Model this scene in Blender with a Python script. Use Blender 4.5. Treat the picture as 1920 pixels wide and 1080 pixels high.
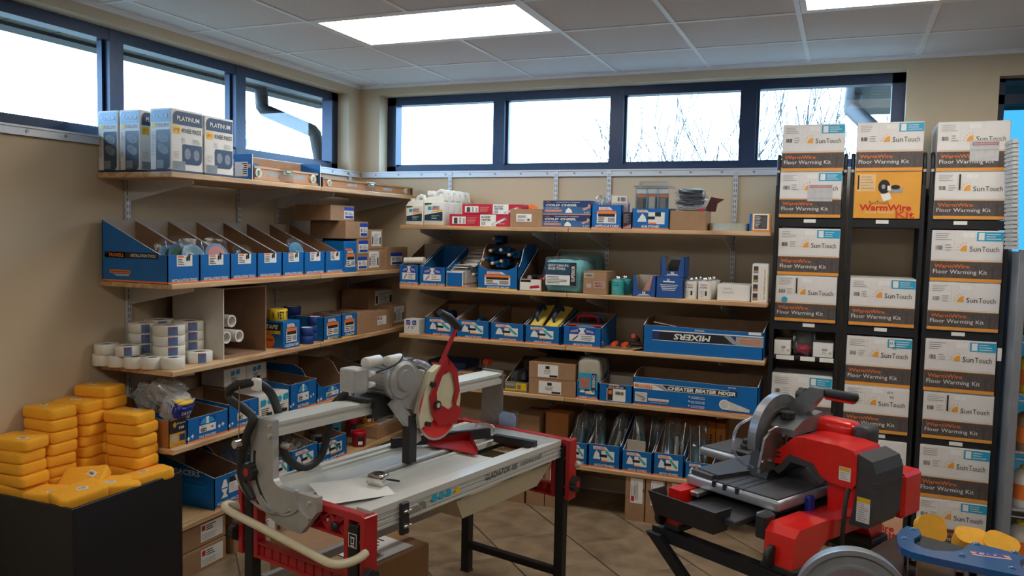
import bpy, bmesh, math, random
from mathutils import Vector, Matrix, noise
PI = math.pi
R = math.radians
SC = bpy.context.scene
COL = SC.collection
for o in list(bpy.data.objects): bpy.data.objects.remove(o)

# ---------------------------------------------------------------- camera
HC = 2.89                                     # ceiling height
CAM = Vector((3.51725, -5.41595, HC - 1.09574))
YAW, PITCH, ROLL, FPX = 0.3892576, -0.0683621, 0.0209548, 1522.592
_f = Vector((-math.sin(YAW)*math.cos(PITCH), math.cos(YAW)*math.cos(PITCH), math.sin(PITCH)))
_r = Vector((math.cos(YAW), math.sin(YAW), 0)); _u = _r.cross(_f)
CR = _r*math.cos(ROLL) + _u*math.sin(ROLL); CU = -_r*math.sin(ROLL) + _u*math.cos(ROLL); CF = _f
cd = bpy.data.cameras.new('camera'); cam = bpy.data.objects.new('camera', cd); COL.objects.link(cam)
cd.sensor_width = 36; cd.lens = FPX/1920*36; cd.clip_start = .05; cd.clip_end = 300
M = Matrix((CR, CU, -CF)).transposed().to_4x4(); M.translation = CAM; cam.matrix_world = M
SC.camera = cam
# ---------------------------------------------------------------- sky and exposure
SC.view_settings.view_transform = 'Standard'; SC.view_settings.look = 'None'
SC.view_settings.gamma = 1; SC.view_settings.use_curve_mapping = False
SC.view_settings.exposure = 0.06
W = bpy.data.worlds.new('sky'); SC.world = W; W.use_nodes = True
bg = W.node_tree.nodes['Background']; bg.inputs[0].default_value = (.47, .72, 1, 1); bg.inputs[1].default_value = 12.0
LAMP = 12.0                                    # emission of the ceiling lamp diffusers

# ---------------------------------------------------------------- survey helpers (pixel column + known plane -> metres)
def _v(px): k = (px-960)/FPX; return CR - CF*k
def XB(px, y, z): v = _v(px); return -(Vector((0, y, z))-CAM).dot(v)/v.x
def YL(px, x, z): v = _v(px); return -(Vector((x, 0, z))-CAM).dot(v)/v.y
def _on(px, py, ax, val):
    d = CF + CR*((px-960)/FPX) + CU*((540-py)/FPX); return CAM + d*((val-CAM[ax])/d[ax])
def ZB(px, py, y): return _on(px, py, 1, y).z
def ZL(px, py, x): return _on(px, py, 0, x).z
def G(px, py, z): return _on(px, py, 2, z)

# ---------------------------------------------------------------- materials
_M = {}
def mat(name, c=(.8,.8,.8), rough=.6, metal=0, var=.08, scale=30, bump=0, kind=None, **k):
    if name in _M: return _M[name]
    m = bpy.data.materials.new(name); m.use_nodes = True; _M[name] = m
    nt = m.node_tree; N = nt.nodes; L = nt.links; b = N['Principled BSDF']
    b.inputs['Roughness'].default_value = rough; b.inputs['Metallic'].default_value = metal
    c = tuple(c[:3]) + (1,)
    tc = N.new('ShaderNodeTexCoord'); co = tc.outputs['Object']
    if k.get('stretch'):
        mp = N.new('ShaderNodeMapping'); mp.inputs['Scale'].default_value = k['stretch']; L.new(co, mp.inputs[0]); co = mp.outputs[0]
    nz = N.new('ShaderNodeTexNoise'); nz.inputs['Scale'].default_value = scale; nz.inputs['Detail'].default_value = k.get('detail', 3); L.new(co, nz.inputs['Vector'])
    rp = N.new('ShaderNodeValToRGB'); e = rp.color_ramp.elements
    c2 = k.get('c2')
    if c2: e[0].position, e[1].position = k.get('lo', .35), k.get('hi', .65); e[0].color = c; e[1].color = tuple(c2)+(1,)
    else:
        e[0].position, e[1].position = .3, .7
        e[0].color = tuple(max(0, x*(1-var)) for x in c[:3])+(1,); e[1].color = tuple(min(1, x*(1+var)) for x in c[:3])+(1,)
    L.new(nz.outputs['Fac'], rp.inputs[0]); L.new(rp.outputs[0], b.inputs['Base Color'])
    if bump:
        bp = N.new('ShaderNodeBump'); bp.inputs['Strength'].default_value = bump; bp.inputs['Distance'].default_value = k.get('bd', .002)
        L.new(nz.outputs['Fac'], bp.inputs['Height']); L.new(bp.outputs[0], b.inputs['Normal'])
    if k.get('emit'): b.inputs['Emission Color'].default_value = tuple(k['ec'])+(1,); b.inputs['Emission Strength'].default_value = k['emit']
    if k.get('coat'): b.inputs['Coat Weight'].default_value = k['coat']; b.inputs['Coat Roughness'].default_value = .1
    return m
def glassy(name, tint, gloss=.08, rough=.02, body=0, bodyc=(.8,.85,.9), k=.6):
    """thin clear sheet: transparent with a little reflection and, for bags, some milky body"""
    if name in _M: return _M[name]
    m = bpy.data.materials.new(name); m.use_nodes = True; _M[name] = m
    nt = m.node_tree; N = nt.nodes; L = nt.links; N.remove(N['Principled BSDF']); out = N['Material Output']
    t = N.new('ShaderNodeBsdfTransparent'); t.inputs[0].default_value = tuple(tint)+(1,)
    g = N.new('ShaderNodeBsdfGlossy'); g.inputs['Roughness'].default_value = rough
    mx = N.new('ShaderNodeMixShader')
    lw = N.new('ShaderNodeLayerWeight'); lw.inputs['Blend'].default_value = .25
    mm = N.new('ShaderNodeMath'); mm.operation = 'MULTIPLY_ADD'; mm.inputs[1].default_value = k; mm.inputs[2].default_value = gloss
    L.new(lw.outputs['Fresnel'], mm.inputs[0]); L.new(mm.outputs[0], mx.inputs[0]); L.new(t.outputs[0], mx.inputs[1]); L.new(g.outputs[0], mx.inputs[2])
    last = mx
    if body:
        d = N.new('ShaderNodeBsdfDiffuse'); d.inputs[0].default_value = tuple(bodyc)+(1,)
        nz = N.new('ShaderNodeTexNoise'); nz.inputs['Scale'].default_value = 28
        m2 = N.new('ShaderNodeMath'); m2.operation = 'MULTIPLY'; m2.inputs[1].default_value = body*2; L.new(nz.outputs['Fac'], m2.inputs[0])
        x2 = N.new('ShaderNodeMixShader'); L.new(m2.outputs[0], x2.inputs[0]); L.new(mx.outputs[0], x2.inputs[1]); L.new(d.outputs[0], x2.inputs[2]); last = x2
    L.new(last.outputs[0], out.inputs[0]); return m
def wood_mat(name, a, b, axis):
    m = bpy.data.materials.new(name); m.use_nodes = True
    nt = m.node_tree; N = nt.nodes; L = nt.links; p = N['Principled BSDF']; p.inputs['Roughness'].default_value = .5
    tc = N.new('ShaderNodeTexCoord'); mp = N.new('ShaderNodeMapping'); mp.inputs['Scale'].default_value = (.6, 6, 9)
    oi = N.new('ShaderNodeObjectInfo'); ad = N.new('ShaderNodeVectorMath'); ad.operation = 'ADD'; mu = N.new('ShaderNodeMath'); mu.operation = 'MULTIPLY'; mu.inputs[1].default_value = 9
    L.new(oi.outputs['Random'], mu.inputs[0]); L.new(tc.outputs['Object'], ad.inputs[0]); L.new(mu.outputs[0], ad.inputs[1]); L.new(ad.outputs[0], mp.inputs[0])
    nz = N.new('ShaderNodeTexNoise'); nz.inputs['Scale'].default_value = 1.6; nz.inputs['Detail'].default_value = 2; nz.inputs['Distortion'].default_value = .6; L.new(mp.outputs[0], nz.inputs[0])
    wv = N.new('ShaderNodeMath'); wv.operation = 'MULTIPLY'; wv.inputs[1].default_value = 9; fr = N.new('ShaderNodeMath'); fr.operation = 'PINGPONG'; fr.inputs[1].default_value = 1
    L.new(nz.outputs['Fac'], wv.inputs[0]); L.new(wv.outputs[0], fr.inputs[0])
    rp = N.new('ShaderNodeValToRGB'); rp.color_ramp.elements[0].color = a+(1,); rp.color_ramp.elements[1].color = b+(1,)
    L.new(fr.outputs[0], rp.inputs[0]); L.new(rp.outputs[0], p.inputs['Base Color']); return m

white = mat('white_paint', (.80,.79,.76), .5, var=.03, scale=4)
wallm = mat('wall_paint', (.59,.475,.325), .7, var=.04, scale=2, bump=.05)
groutm = mat('grout', (.16,.13,.10), .9)
tilem = mat('floor_tile', (.34,.25,.16), .40, scale=7, c2=(.155,.11,.068), detail=10, lo=.30, hi=.70, bump=.08)
ceilm = mat('ceiling_tile', (.92,.92,.92), .9, scale=130, c2=(.72,.72,.72), lo=.30, hi=.36, detail=2, bump=.12)
teem = mat('ceiling_tee', (.85,.85,.85), .4, var=.03)
framem = mat('window_frame', (.018,.035,.075), .35, .3, var=.1)
woodm = wood_mat('pine_board', (.66,.45,.25), (.45,.26,.12), 0)
metalw = mat('white_metal', (.62,.64,.67), .35, .25, var=.03)
screwm = mat('screw_steel', (.30,.29,.28), .35, .8)
black = mat('black_metal', (.010,.011,.014), .5, .0, var=.15)
blackp = mat('black_plastic', (.02,.02,.022), .5, var=.15)
rubber = mat('black_rubber', (.018,.018,.019), .55, var=.15)
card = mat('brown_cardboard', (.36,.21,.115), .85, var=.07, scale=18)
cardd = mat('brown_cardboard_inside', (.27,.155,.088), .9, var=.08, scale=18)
cardp = mat('pale_cardboard', (.45,.40,.34), .85, var=.06, scale=14)
whitec = mat('white_cardboard', (.76,.74,.70), .7, var=.03, scale=12)
blue = mat('blue_card', (.001,.135,.43), .45, var=.06, scale=10)
blued = mat('navy_print', (.010,.035,.13), .5, var=.06)
blueb = mat('royal_blue', (.012,.055,.40), .5, var=.05)
orange = mat('orange_print', (.85,.20,.03), .55, var=.05)
redc = mat('red_card', (.52,.012,.04), .45, var=.05)
ink = mat('black_ink', (.012,.012,.014), .6, var=.1)
paper = mat('white_paper', (.80,.79,.76), .7, var=.03)
tapec = mat('packing_tape', (.42,.28,.16), .25, var=.05)
greyp = mat('grey_print', (.34,.34,.35), .6, var=.1)
yellow = mat('yellow_print', (.80,.52,.015), .5, var=.05)
teal = mat('teal_card', (.03,.42,.46), .5, var=.05)
alu = mat('aluminium', (.66,.67,.63), .36, .25, var=.03, scale=3)
alud = mat('cast_aluminium', (.45,.45,.44), .40, .45, var=.07, scale=20, bump=.05)
steel = mat('bright_steel', (.7,.7,.7), .22, .95, var=.05)
cream = mat('cream_paint', (.66,.60,.42), .35, var=.04, coat=.3)
redp = mat('red_paint', (.42,.012,.016), .32, var=.06, coat=.4)
redb = mat('bright_red_paint', (.74,.012,.008), .3, var=.05, coat=.5)
dgrey = mat('dark_grey_plastic', (.05,.05,.053), .5, var=.1)
mgrey = mat('grey_casting', (.20,.21,.22), .4, .4, var=.08)
clearp = glassy('clear_plastic', (.92,.95,.97), .05, .08, .04)
bagm = glassy('clear_bag', (.92,.95,.97), .045, .12, .05, k=.35)
film = glassy('thin_film', (.95,.97,.98), .012, .1, .015, k=.22)
bagw = glassy('milky_bag', (.85,.87,.88), .06, .15, .42, (.72,.74,.76), .4)

# ---------------------------------------------------------------- mesh builder
class MB:
    def __init__(s): s.v = []; s.f = []; s.m = []; s.sm = []
    def _add(s, vs, fs, m=0, smooth=False):
        o = len(s.v); s.v += [tuple(p) for p in vs]
        for f in fs: s.f.append([o+i for i in f]); s.m.append(m); s.sm.append(smooth)
        return s
    def box(s, x0, x1, y0, y1, z0, z1, m=0):
        return s._add([(x0,y0,z0),(x1,y0,z0),(x1,y1,z0),(x0,y1,z0),(x0,y0,z1),(x1,y0,z1),(x1,y1,z1),(x0,y1,z1)],
                      [(0,3,2,1),(4,5,6,7),(0,1,5,4),(1,2,6,5),(2,3,7,6),(3,0,4,7)], m)
    def cbox(s, x0, x1, y0, y1, z0, z1, c=.004, m=0, smooth=False):
        c = min(c, abs(x1-x0)*.49, abs(y1-y0)*.49, abs(z1-z0)*.49)
        bm = bmesh.new(); bmesh.ops.create_cube(bm, size=1)
        for v in bm.verts:
            v.co = Vector((x0 if v.co.x < 0 else x1, y0 if v.co.y < 0 else y1, z0 if v.co.z < 0 else z1))
        bmesh.ops.bevel(bm, geom=list(bm.edges)+list(bm.verts), offset=c, segments=2 if smooth else 1, affect='EDGES', profile=.5)
        return s.bm(bm, m, smooth)
    def bm(s, bm, m=0, smooth=False):
        bm.verts.index_update(); s._add([v.co[:] for v in bm.verts], [[v.index for v in f.verts] for f in bm.faces], m, smooth); bm.free(); return s
    def cyl(s, p0, p1, r0, r1=None, n=16, m=0, cap=True, smooth=True):
        p0, p1 = Vector(p0), Vector(p1); r1 = r0 if r1 is None else r1
        a = (p1-p0).normalized(); t = Vector((0,0,1)) if abs(a.z) < .9 else Vector((1,0,0)); u = a.cross(t).normalized(); w = a.cross(u)
        vs = []
        for p, r in ((p0, r0), (p1, r1)):
            for i in range(n): q = 2*PI*i/n; vs.append(p + (u*math.cos(q)+w*math.sin(q))*r)
        s._add(vs, [(i, n+i, n+(i+1) % n, (i+1) % n) for i in range(n)], m, smooth)
        if cap: s._add(vs, [list(range(n)), list(range(2*n-1, n-1, -1))], m)
        return s
    def tube(s, path, r, n=10, m=0, closed=False, cap=True):
        P_ = [Vector(p) for p in path]; k = len(P_); vs = []; pu = None
        for i in range(k):
            a = (P_[(i+1) % k]-P_[i-1]) if closed or 0 < i < k-1 else (P_[1]-P_[0] if i == 0 else P_[-1]-P_[-2])
            a.normalize()
            if pu is None: t = Vector((0,0,1)) if abs(a.z) < .9 else Vector((1,0,0)); u = a.cross(t).normalized()
            else: u = (pu - a*pu.dot(a)).normalized()
            pu = u; w = a.cross(u); rr = r[i] if isinstance(r, (list, tuple)) else r
            for j in range(n): q = 2*PI*j/n; vs.append(P_[i]+(u*math.cos(q)+w*math.sin(q))*rr)
        fs = []
        for i in range(k if closed else k-1):
            b = ((i+1) % k)*n
            for j in range(n): fs.append((i*n+j, i*n+(j+1) % n, b+(j+1) % n, b+j))
        s._add(vs, fs, m, True)
        if cap and not closed: s._add(vs, [list(range(n-1, -1, -1)), list(range((k-1)*n, k*n))], m)
        return s
    def prism(s, pts, ax, a0, a1, m=0, ms=None, smooth=False):
        """2-D outline extruded along axis ax ('x': pts are (y,z); 'y': (x,z); 'z': (x,y))"""
        n = len(pts)
        def P3(p, a): return (a, p[0], p[1]) if ax == 'x' else (p[0], a, p[1]) if ax == 'y' else (p[0], p[1], a)
        vs = [P3(p, a0) for p in pts]+[P3(p, a1) for p in pts]
        area = sum(pts[i][0]*pts[(i+1) % n][1]-pts[(i+1) % n][0]*pts[i][1] for i in range(n))
        flip = (area > 0) == (ax != 'y')
        if a1 < a0: flip = not flip
        c0, c1 = list(range(n)), list(range(2*n-1, n-1, -1)); sd = [(i, n+i, n+(i+1) % n, (i+1) % n) for i in range(n)]
        if flip: c0.reverse(); c1.reverse(); sd = [t[::-1] for t in sd]
        s._add(vs, [c0, c1], m)
        o = len(s.v)-2*n
        for f in sd: s.f.append([o+i for i in f]); s.m.append(m if ms is None else ms); s.sm.append(smooth)
        return s
    def ring(s, c, ri, ro, y0, y1, n=32, ax='y', m=0, a0=0, a1=2*PI):
        """flat ring (annulus) of thickness along axis"""
        full = abs(a1-a0-2*PI) < 1e-6; k = n if full else n+1; vs = []
        for (r, y) in ((ro, y0), (ri, y0), (ro, y1), (ri, y1)):
            for i in range(k):
                q = a0+(a1-a0)*i/n; u, w = r*math.cos(q), r*math.sin(q)
                vs.append((c[0]+u, c[1]+y, c[2]+w) if ax == 'y' else (c[0]+u, c[1]+w, c[2]+y) if ax == 'z' else (c[0]+y, c[1]+u, c[2]+w))
        fs = []
        for i in range(n):
            j = (i+1) % k
            fs += [(i, j, k+j, k+i), (2*k+i, 3*k+i, 3*k+j, 2*k+j), (i, 2*k+i, 2*k+j, j), (k+i, k+j, 3*k+j, 3*k+i)]
        if not full: fs += [(0, k, 3*k, 2*k), (k-1, 3*k-1, 4*k-1, 2*k-1)]
        return s._add(vs, fs, m, False)
    def lathe(s, prof, n=24, c=(0,0,0), m=0, smooth=True, sx=1, sy=1):
        vs = []; k = len(prof)
        for r, z in prof:
            for i in range(n): q = 2*PI*i/n; vs.append((c[0]+r*sx*math.cos(q), c[1]+r*sy*math.sin(q), c[2]+z))
        fs = [(a*n+i, a*n+(i+1) % n, (a+1)*n+(i+1) % n, (a+1)*n+i) for a in range(k-1) for i in range(n)]
        s._add(vs, fs, m, smooth)
        if prof[0][0] > 1e-5: s._add(vs[:n], [list(range(n-1, -1, -1))], m)
        if prof[-1][0] > 1e-5: s._add(vs[-n:], [list(range(n))], m)
        return s
    def blob(s, c, size, seed=0, n=14, amp=.12, pw=.55, m=0, fr=3.0):
        """crumpled, rounded-box body (bags, bundles)"""
        vs = []; nu = n*2
        for i in range(n+1):
            th = PI*i/n
            for j in range(nu):
                ph = 2*PI*j/nu
                d = Vector((math.sin(th)*math.cos(ph), math.sin(th)*math.sin(ph), math.cos(th)))
                e = Vector([math.copysign(abs(q)**pw, q) for q in d])
                k = 1+amp*noise.noise(d*fr+Vector((seed*3.1, seed, 1.7)))*1.6+amp*.5*noise.noise(d*fr*3+Vector((seed, 7, 2)))
                vs.append((c[0]+e.x*size[0]*.5*k, c[1]+e.y*size[1]*.5*k, c[2]+e.z*size[2]*.5*k))
        fs = [(i*nu+j, (i+1)*nu+j, (i+1)*nu+(j+1) % nu, i*nu+(j+1) % nu) for i in range(n) for j in range(nu)]
        return s._add(vs, fs, m, amp < .1)
    def quad(s, a, b, c, d, m=0): return s._add([a, b, c, d], [(0,1,2,3)], m)
    def xf(s, M_, start=0):
        s.v = s.v[:start]+[tuple(M_ @ Vector(p)) for p in s.v[start:]]; return s
    def mesh(s, name, mats):
        me = bpy.data.meshes.new(name); me.from_pydata(s.v, [], s.f)
        for q in (mats if isinstance(mats, (list, tuple)) else [mats]): me.materials.append(q)
        me.polygons.foreach_set('material_index', s.m); me.polygons.foreach_set('use_smooth', s.sm); me.update(); return me

# ---------------------------------------------------------------- objects
def link(name, data, parent=None, loc=(0,0,0), rot=(0,0,0)):
    o = bpy.data.objects.new(name, data); COL.objects.link(o); o.parent = parent; o.location = loc; o.rotation_euler = rot; return o
def P(name, mb, mats, parent=None, loc=(0,0,0), rot=(0,0,0)): return link(name, mb.mesh(name, mats) if isinstance(mb, MB) else mb, parent, loc, rot)
def tag(o, label, cat, group=None):
    o['label'] = label; o['category'] = cat
    if group: o['group'] = group
    return o
def T(name, label, cat, loc=(0,0,0), rotz=0, group=None): return tag(link(name, None, None, loc, (0,0,R(rotz))), label, cat, group)
def S(o, **k): o['kind'] = 'structure'; return o
def copy_tree(o, parent=None):
    c = o.copy(); COL.objects.link(c); c.parent = parent
    for ch in list(o.children): copy_tree(ch, c)
    return c
def dup(o, loc, rotz=None, label=None, rot=None):
    c = copy_tree(o); c.location = loc
    if rotz is not None: c.rotation_euler = (0,0,R(rotz))
    if rot is not None: c.rotation_euler = rot
    if label: c['label'] = label
    return c
_TX = {}
def _txmesh(s, mt, bold, shear, flat):
    k = (s, mt.name, bold, shear)
    if k in _TX: return _TX[k]
    cu = bpy.data.curves.new('t', 'FONT'); cu.body = s; cu.align_x = 'CENTER'; cu.align_y = 'CENTER'; cu.resolution_u = 2; cu.shear = shear; cu.offset = bold
    ob = bpy.data.objects.new('t', cu); COL.objects.link(ob); bpy.context.view_layer.update()
    me = bpy.data.meshes.new_from_object(ob.evaluated_get(bpy.context.evaluated_depsgraph_get()))
    bpy.data.objects.remove(ob); bpy.data.curves.remove(cu)
    xs = [v.co.x for v in me.vertices] or [0]; ys = [v.co.y for v in me.vertices] or [0]
    w, h = max(xs)-min(xs), max(ys)-min(ys); cx, cy = (max(xs)+min(xs))/2, (max(ys)+min(ys))/2
    for v in me.vertices: v.co = ((v.co.x-cx)/w, (v.co.y-cy)/h, 0)
    me.materials.clear(); me.materials.append(mt); me.name = 'lettering'; _TX[k] = me; return me
FACE = {'f': (R(90),0,0), 'r': (R(90),0,R(90)), 'l': (R(90),0,R(-90)), 't': (0,0,0), 'b': (R(90),0,R(180))}
def txt(parent, s, u, v, w, h, mt, face='f', at=0, bold=.0, shear=0, spin=0, name='lettering', lift=.0012):
    """printed lettering on a face of a thing; u,v centre on that face, at = position of the face"""
    me = _txmesh(s, mt, bold, shear, 0)
    loc = {'f': (u, at-lift, v), 'r': (at+lift, u, v), 'l': (at-lift, u, v), 't': (u, v, at+lift), 'b': (u, at+lift, v)}[face]
    o = link(name, me, parent, loc, FACE[face]); o.scale = (w, h, 1)
    if spin: o.rotation_euler = (Matrix.Rotation(0,3,'X') @ (o.rotation_euler.to_matrix() @ Matrix.Rotation(R(spin), 3, 'Z'))).to_euler()
    return o
def prt(parent, name, rects, mats, face='f', at=0, lift=.0008):
    """flat printed panel on a face: rects (u0,u1,v0,v1,matindex) with later ones on top; optional polygon lists"""
    mb = MB()
    for i, q in enumerate(rects):
        e = lift+.00022*i
        if isinstance(q[0], (list, tuple)): pts, m = q[0], q[1]
        else: pts, m = [(q[0],q[2]),(q[1],q[2]),(q[1],q[3]),(q[0],q[3])], q[4]
        if face == 'f': vs = [(u, at-e, v) for u, v in pts]
        elif face == 'r': vs = [(at+e, u, v) for u, v in pts]
        elif face == 'l': vs = [(at-e, u, v) for u, v in pts][::-1]
        elif face == 't': vs = [(u, v, at+e) for u, v in pts]
        else: vs = [(u, at+e, v) for u, v in pts][::-1]
        mb._add(vs, [list(range(len(vs)))], m)
    return P(name, mb, mats, parent)
def lines(u0, u1, v0, v1, n, m, rnd, th=.45):
    """rows of tiny print too small to read"""
    out = []; dv = (v1-v0)/n
    for i in range(n):
        v = v1-dv*(i+.5); e = u1-(u1-u0)*rnd.random()*.45
        out.append((u0, e, v-dv*th*.5, v+dv*th*.5, m))
    return out
def bars(u0, u1, v0, v1, n, m, rnd):
    out = []; w = (u1-u0)/n
    for i in range(n):
        u = u0+i*w; out.append((u, u+w*(.25+.45*rnd.random()), v0, v1, m))
    return out
# ================================================================ ROOM
RX, RY = 7.3, -8.2
def wall_with_hole(name, ax, length0, length1, holes, thick, mt):
    """wall in plane ax=0, thickness outward; holes = [(a0,a1,z0,z1)]"""
    mb = MB(); cuts = sorted(holes); cur = length0; t = thick
    def bx(a0, a1, z0, z1):
        if a1-a0 < 1e-4 or z1-z0 < 1e-4: return
        if ax == 'y': mb.box(a0, a1, 0, t, z0, z1)
        else: mb.box(-t, 0, a0, a1, z0, z1)
    for a0, a1, z0, z1 in cuts:
        bx(cur, a0, 0, HC+.12); bx(a0, a1, 0, z0); bx(a0, a1, z1, HC+.12); cur = a1
    bx(cur, length1, 0, HC+.12)
    return S(P(name, mb, mt))
WB = (.171, 3.806, 2.235, 2.815)       # back strip window opening x0,x1,z0,z1
WL = (-4.9, -.155, 2.235, 2.815)       # left strip window opening y0,y1,z0,z1
W3 = (4.284, 6.9, .35, 2.745)          # tall shop window on the back wall
wall_with_hole('wall_back', 'y', 0, RX, [WB, W3], .22, wallm)
wall_with_hole('wall_left', 'x', RY, .22, [WL], .22, wallm)
dimw = mat('low_bounce_wall', (.16,.13,.10), .8, var=.1, scale=2)  # unseen right and front walls, darkened to cut bounced light
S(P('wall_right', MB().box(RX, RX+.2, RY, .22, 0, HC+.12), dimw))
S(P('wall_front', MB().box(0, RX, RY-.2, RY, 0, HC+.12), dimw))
# ---- floor: recessed mortar bed with 18 inch tiles laid diagonally in running bond
fl = S(P('floor', MB().box(-.1, RX, RY, .1, -.08, -.004), groutm))
TS = .4595; tmesh = MB().cbox(-.2267, .2267, -.2267, .2267, -.003, .0035, .0018).mesh('tile', tilem)
c45 = math.sqrt(.5); nt_ = 0
for k in range(-8, 24):
    off = .348+k*.4620+.231                        # across the strips (direction 45 deg)
    st = -2.028-.2285*(k % 2)
    for j in range(-26, 22):
        al = st+.457*j+.2285
        x = (off-al)*c45; y = (off+al)*c45
        if -.32 < x < RX and -5.6 < y < .3 and nt_ < 300:
            # keep only tiles in or near the view
            d = Vector((x, y, 0))-CAM; zz = d.dot(CF)
            if zz > .4 and abs(d.dot(CR)/zz) < .80 and d.dot(CU)/zz > -.5:
                o = link('tile', tmesh, fl, (x, y, 0), (0,0,R(45)+random.Random(k*99+j).randrange(4)*PI/2)); nt_ += 1
S(fl)
fr_ = MB()
for k in range(-30, 30):
    off = .348+k*.4620+.231; st = -2.028-.2285*(k % 2)
    for j in range(-50, 40):
        al = st+.457*j+.2285; x = (off-al)*c45; y = (off+al)*c45
        if -.1 < x < RX and RY < y < .1:
            d = Vector((x, y, 0))-CAM; zz = d.dot(CF)
            if not (zz > .4 and abs(d.dot(CR)/zz) < .80 and d.dot(CU)/zz > -.5):
                n0 = len(fr_.v); fr_.box(-.2267, .2267, -.2267, .2267, -.003, .0035); fr_.xf(Matrix.Translation((x, y, 0)) @ Matrix.Rotation(R(45), 4, 'Z'), n0)
ft = P('floor_tiles_out_of_view', fr_, tilem, fl); ft['kind'] = 'stuff'
# ---- ceiling: lay-in panels on a 2 ft grid
ce = S(P('ceiling', MB().box(-.2, RX+.2, RY-.2, .2, HC+.10, HC+.14), white))
TT = .6096; TX0, TY0 = .2024, .5516
xs = [TX0+TT*i for i in range(-1, 13)]; ys = [-(TY0+TT*j) for j in range(-1, 14)]
LX = [(1, 3), (5, 7), (9, 11)]; LY = [(1, 2), (7, 8)]     # lamp cells (tee index, row index)
for i in range(len(xs)-1):
    x0, x1 = max(xs[i], 0), min(xs[i+1], RX)
    if x1 <= x0: continue
    for j in range(len(ys)-1):
        y1, y0 = min(ys[j], 0), max(ys[j+1], RY)
        if y1 <= y0: continue
        if any(a <= i-1 < b for a, b in LX) and any(a <= j-1 < b for a, b in LY): continue
        P('ceiling_panel', MB().box(x0+.003, x1-.003, y0+.003, y1-.003, HC+.001, HC+.016), ceilm, ce)
for i, x in enumerate(xs):
    if not 0 < x < RX: continue
    segs = [(RY, 0)]
    if any(a < i-1 < b for a, b in LX):                      # the bar stops at each lamp
        segs = []; cur = 0
        for r0, r1 in LY: segs.append((-(TY0+TT*r0), cur)); cur = -(TY0+TT*r1)
        segs.append((RY, cur))
    for y0, y1 in segs: P('tee_bar', MB().box(x-.012, x+.012, y0, y1, HC-.0035, HC+.0005).box(x-.002, x+.002, y0, y1, HC, HC+.03), teem, ce)
for j, y in enumerate(ys):
    if RY < y < 0: P('tee_bar', MB().box(0, RX, y-.012, y+.012, HC-.003, HC+.0005), teem, ce)
S(P('trim_1', MB().box(0, .02, RY, 0, HC-.004, HC+.001).box(0, .003, RY, 0, HC-.022, HC), teem))
S(P('trim_2', MB().box(0, RX, -.02, 0, HC-.004, HC+.001).box(0, RX, -.003, 0, HC-.022, HC), teem))
diff = bpy.data.materials.new('lamp_diffuser'); diff.use_nodes = True
_n = diff.node_tree.nodes; _b = _n['Principled BSDF']; _b.inputs['Base Color'].default_value = (.9,.9,.88,1)
_b.inputs['Emission Color'].default_value = (1,.945,.85,1); _b.inputs['Emission Strength'].default_value = LAMP
k_ = 0
LN = ['recessed ceiling lamp above the tile shelves, nearest the window corner', 'recessed ceiling lamp above the red tile saw and stacked white kits',
      'recessed ceiling lamp beyond the kit racks']
for jj, (r0, r1) in enumerate(LY):
    for ii, (a, b) in enumerate(LX):
        x0, x1 = TX0+TT*a, TX0+TT*b; y1, y0 = -(TY0+TT*r0), -(TY0+TT*r1)
        lb = LN[ii] if jj == 0 else ['recessed ceiling lamp by the left wall', 'recessed ceiling lamp mid room', 'recessed ceiling lamp by the right wall'][ii]+(', middle row out of view' if jj == 1 else ', last row out of view')
        t = T('ceiling_lamp', lb, 'ceiling light', ((x0+x1)/2, (y0+y1)/2, HC), 0, 'recessed fluorescent ceiling lamps')
        w, d = (x1-x0)/2, (y1-y0)/2
        P('housing', MB().box(-w+.014, w-.014, -d+.014, d-.014, .02, .095), white, t)
        m = MB()
        m.box(-w+.013, w-.013, -d+.013, -d+.042, -.003, .02).box(-w+.013, w-.013, d-.042, d-.013, -.003, .02)
        m.box(-w+.013, -w+.042, -d+.042, d-.042, -.003, .02).box(w-.042, w-.013, -d+.042, d-.042, -.003, .02)
        P('frame', m, teem, t)
        P('diffuser', MB().box(-w+.042, w-.042, -d+.042, d-.042, .006, .012), diff, t)
# ---- windows
paneM = glassy('window_glass', (.95,.98,1), .002, .0, k=.10)
paneB = glassy('blue_window_glass', (.12,.26,.31), .03, .0)
def strip_window(name, ax, a0, a1, z0, z1, mull, dep, bar=.055):
    t = S(link(name, None))
    def bx(mb, p0, p1, q0, q1, d0, d1):
        return mb.box(p0, p1, d0, d1, q0, q1) if ax == 'y' else mb.box(-d1, -d0, p0, p1, q0, q1)
    d0, d1 = dep, dep+.09
    for q0, q1 in ((z0, z0+.05), (z1-.062, z1)):
        P('frame_rail', bx(bx(MB(), a0, a1, q0, q1, d0, d1), a0, a1, q0+.008 if q0 > z0 else q0, (q1 if q0 > z0 else q1+.016)-.0 , d0+.03, d1-.015), framem, t)
    edges = [a0+.04]+[q for q in mull]+[a1-.04]
    P('frame_stile', bx(MB(), a0, a0+.075, z0, z1, d0, d1), framem, t); P('frame_stile', bx(MB(), a1-.075, a1, z0, z1, d0, d1), framem, t)
    for q in mull: P('mullion', bx(bx(MB(), q-.045, q+.045, z0, z1, d0-.002, d1), q-.062, q+.062, z0, z1, d0+.035, d1-.02), framem, t)
    for i in range(len(edges)-1): P('pane', bx(MB(), edges[i], edges[i+1], z0+.03, z1-.03, d0+.05, d0+.056), paneM, t)
    # painted drywall return around the opening is the wall itself; a thin sill strip closes it
    P('window_sill', bx(MB(), a0, a1, z0-.004, z0+.003, -.002, dep+.02), metalw, t)
    return t
strip_window('window_1', 'x', WL[0], WL[1], WL[2], WL[3], [-4.03, -3.10, -2.18, -1.225], .10)
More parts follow.
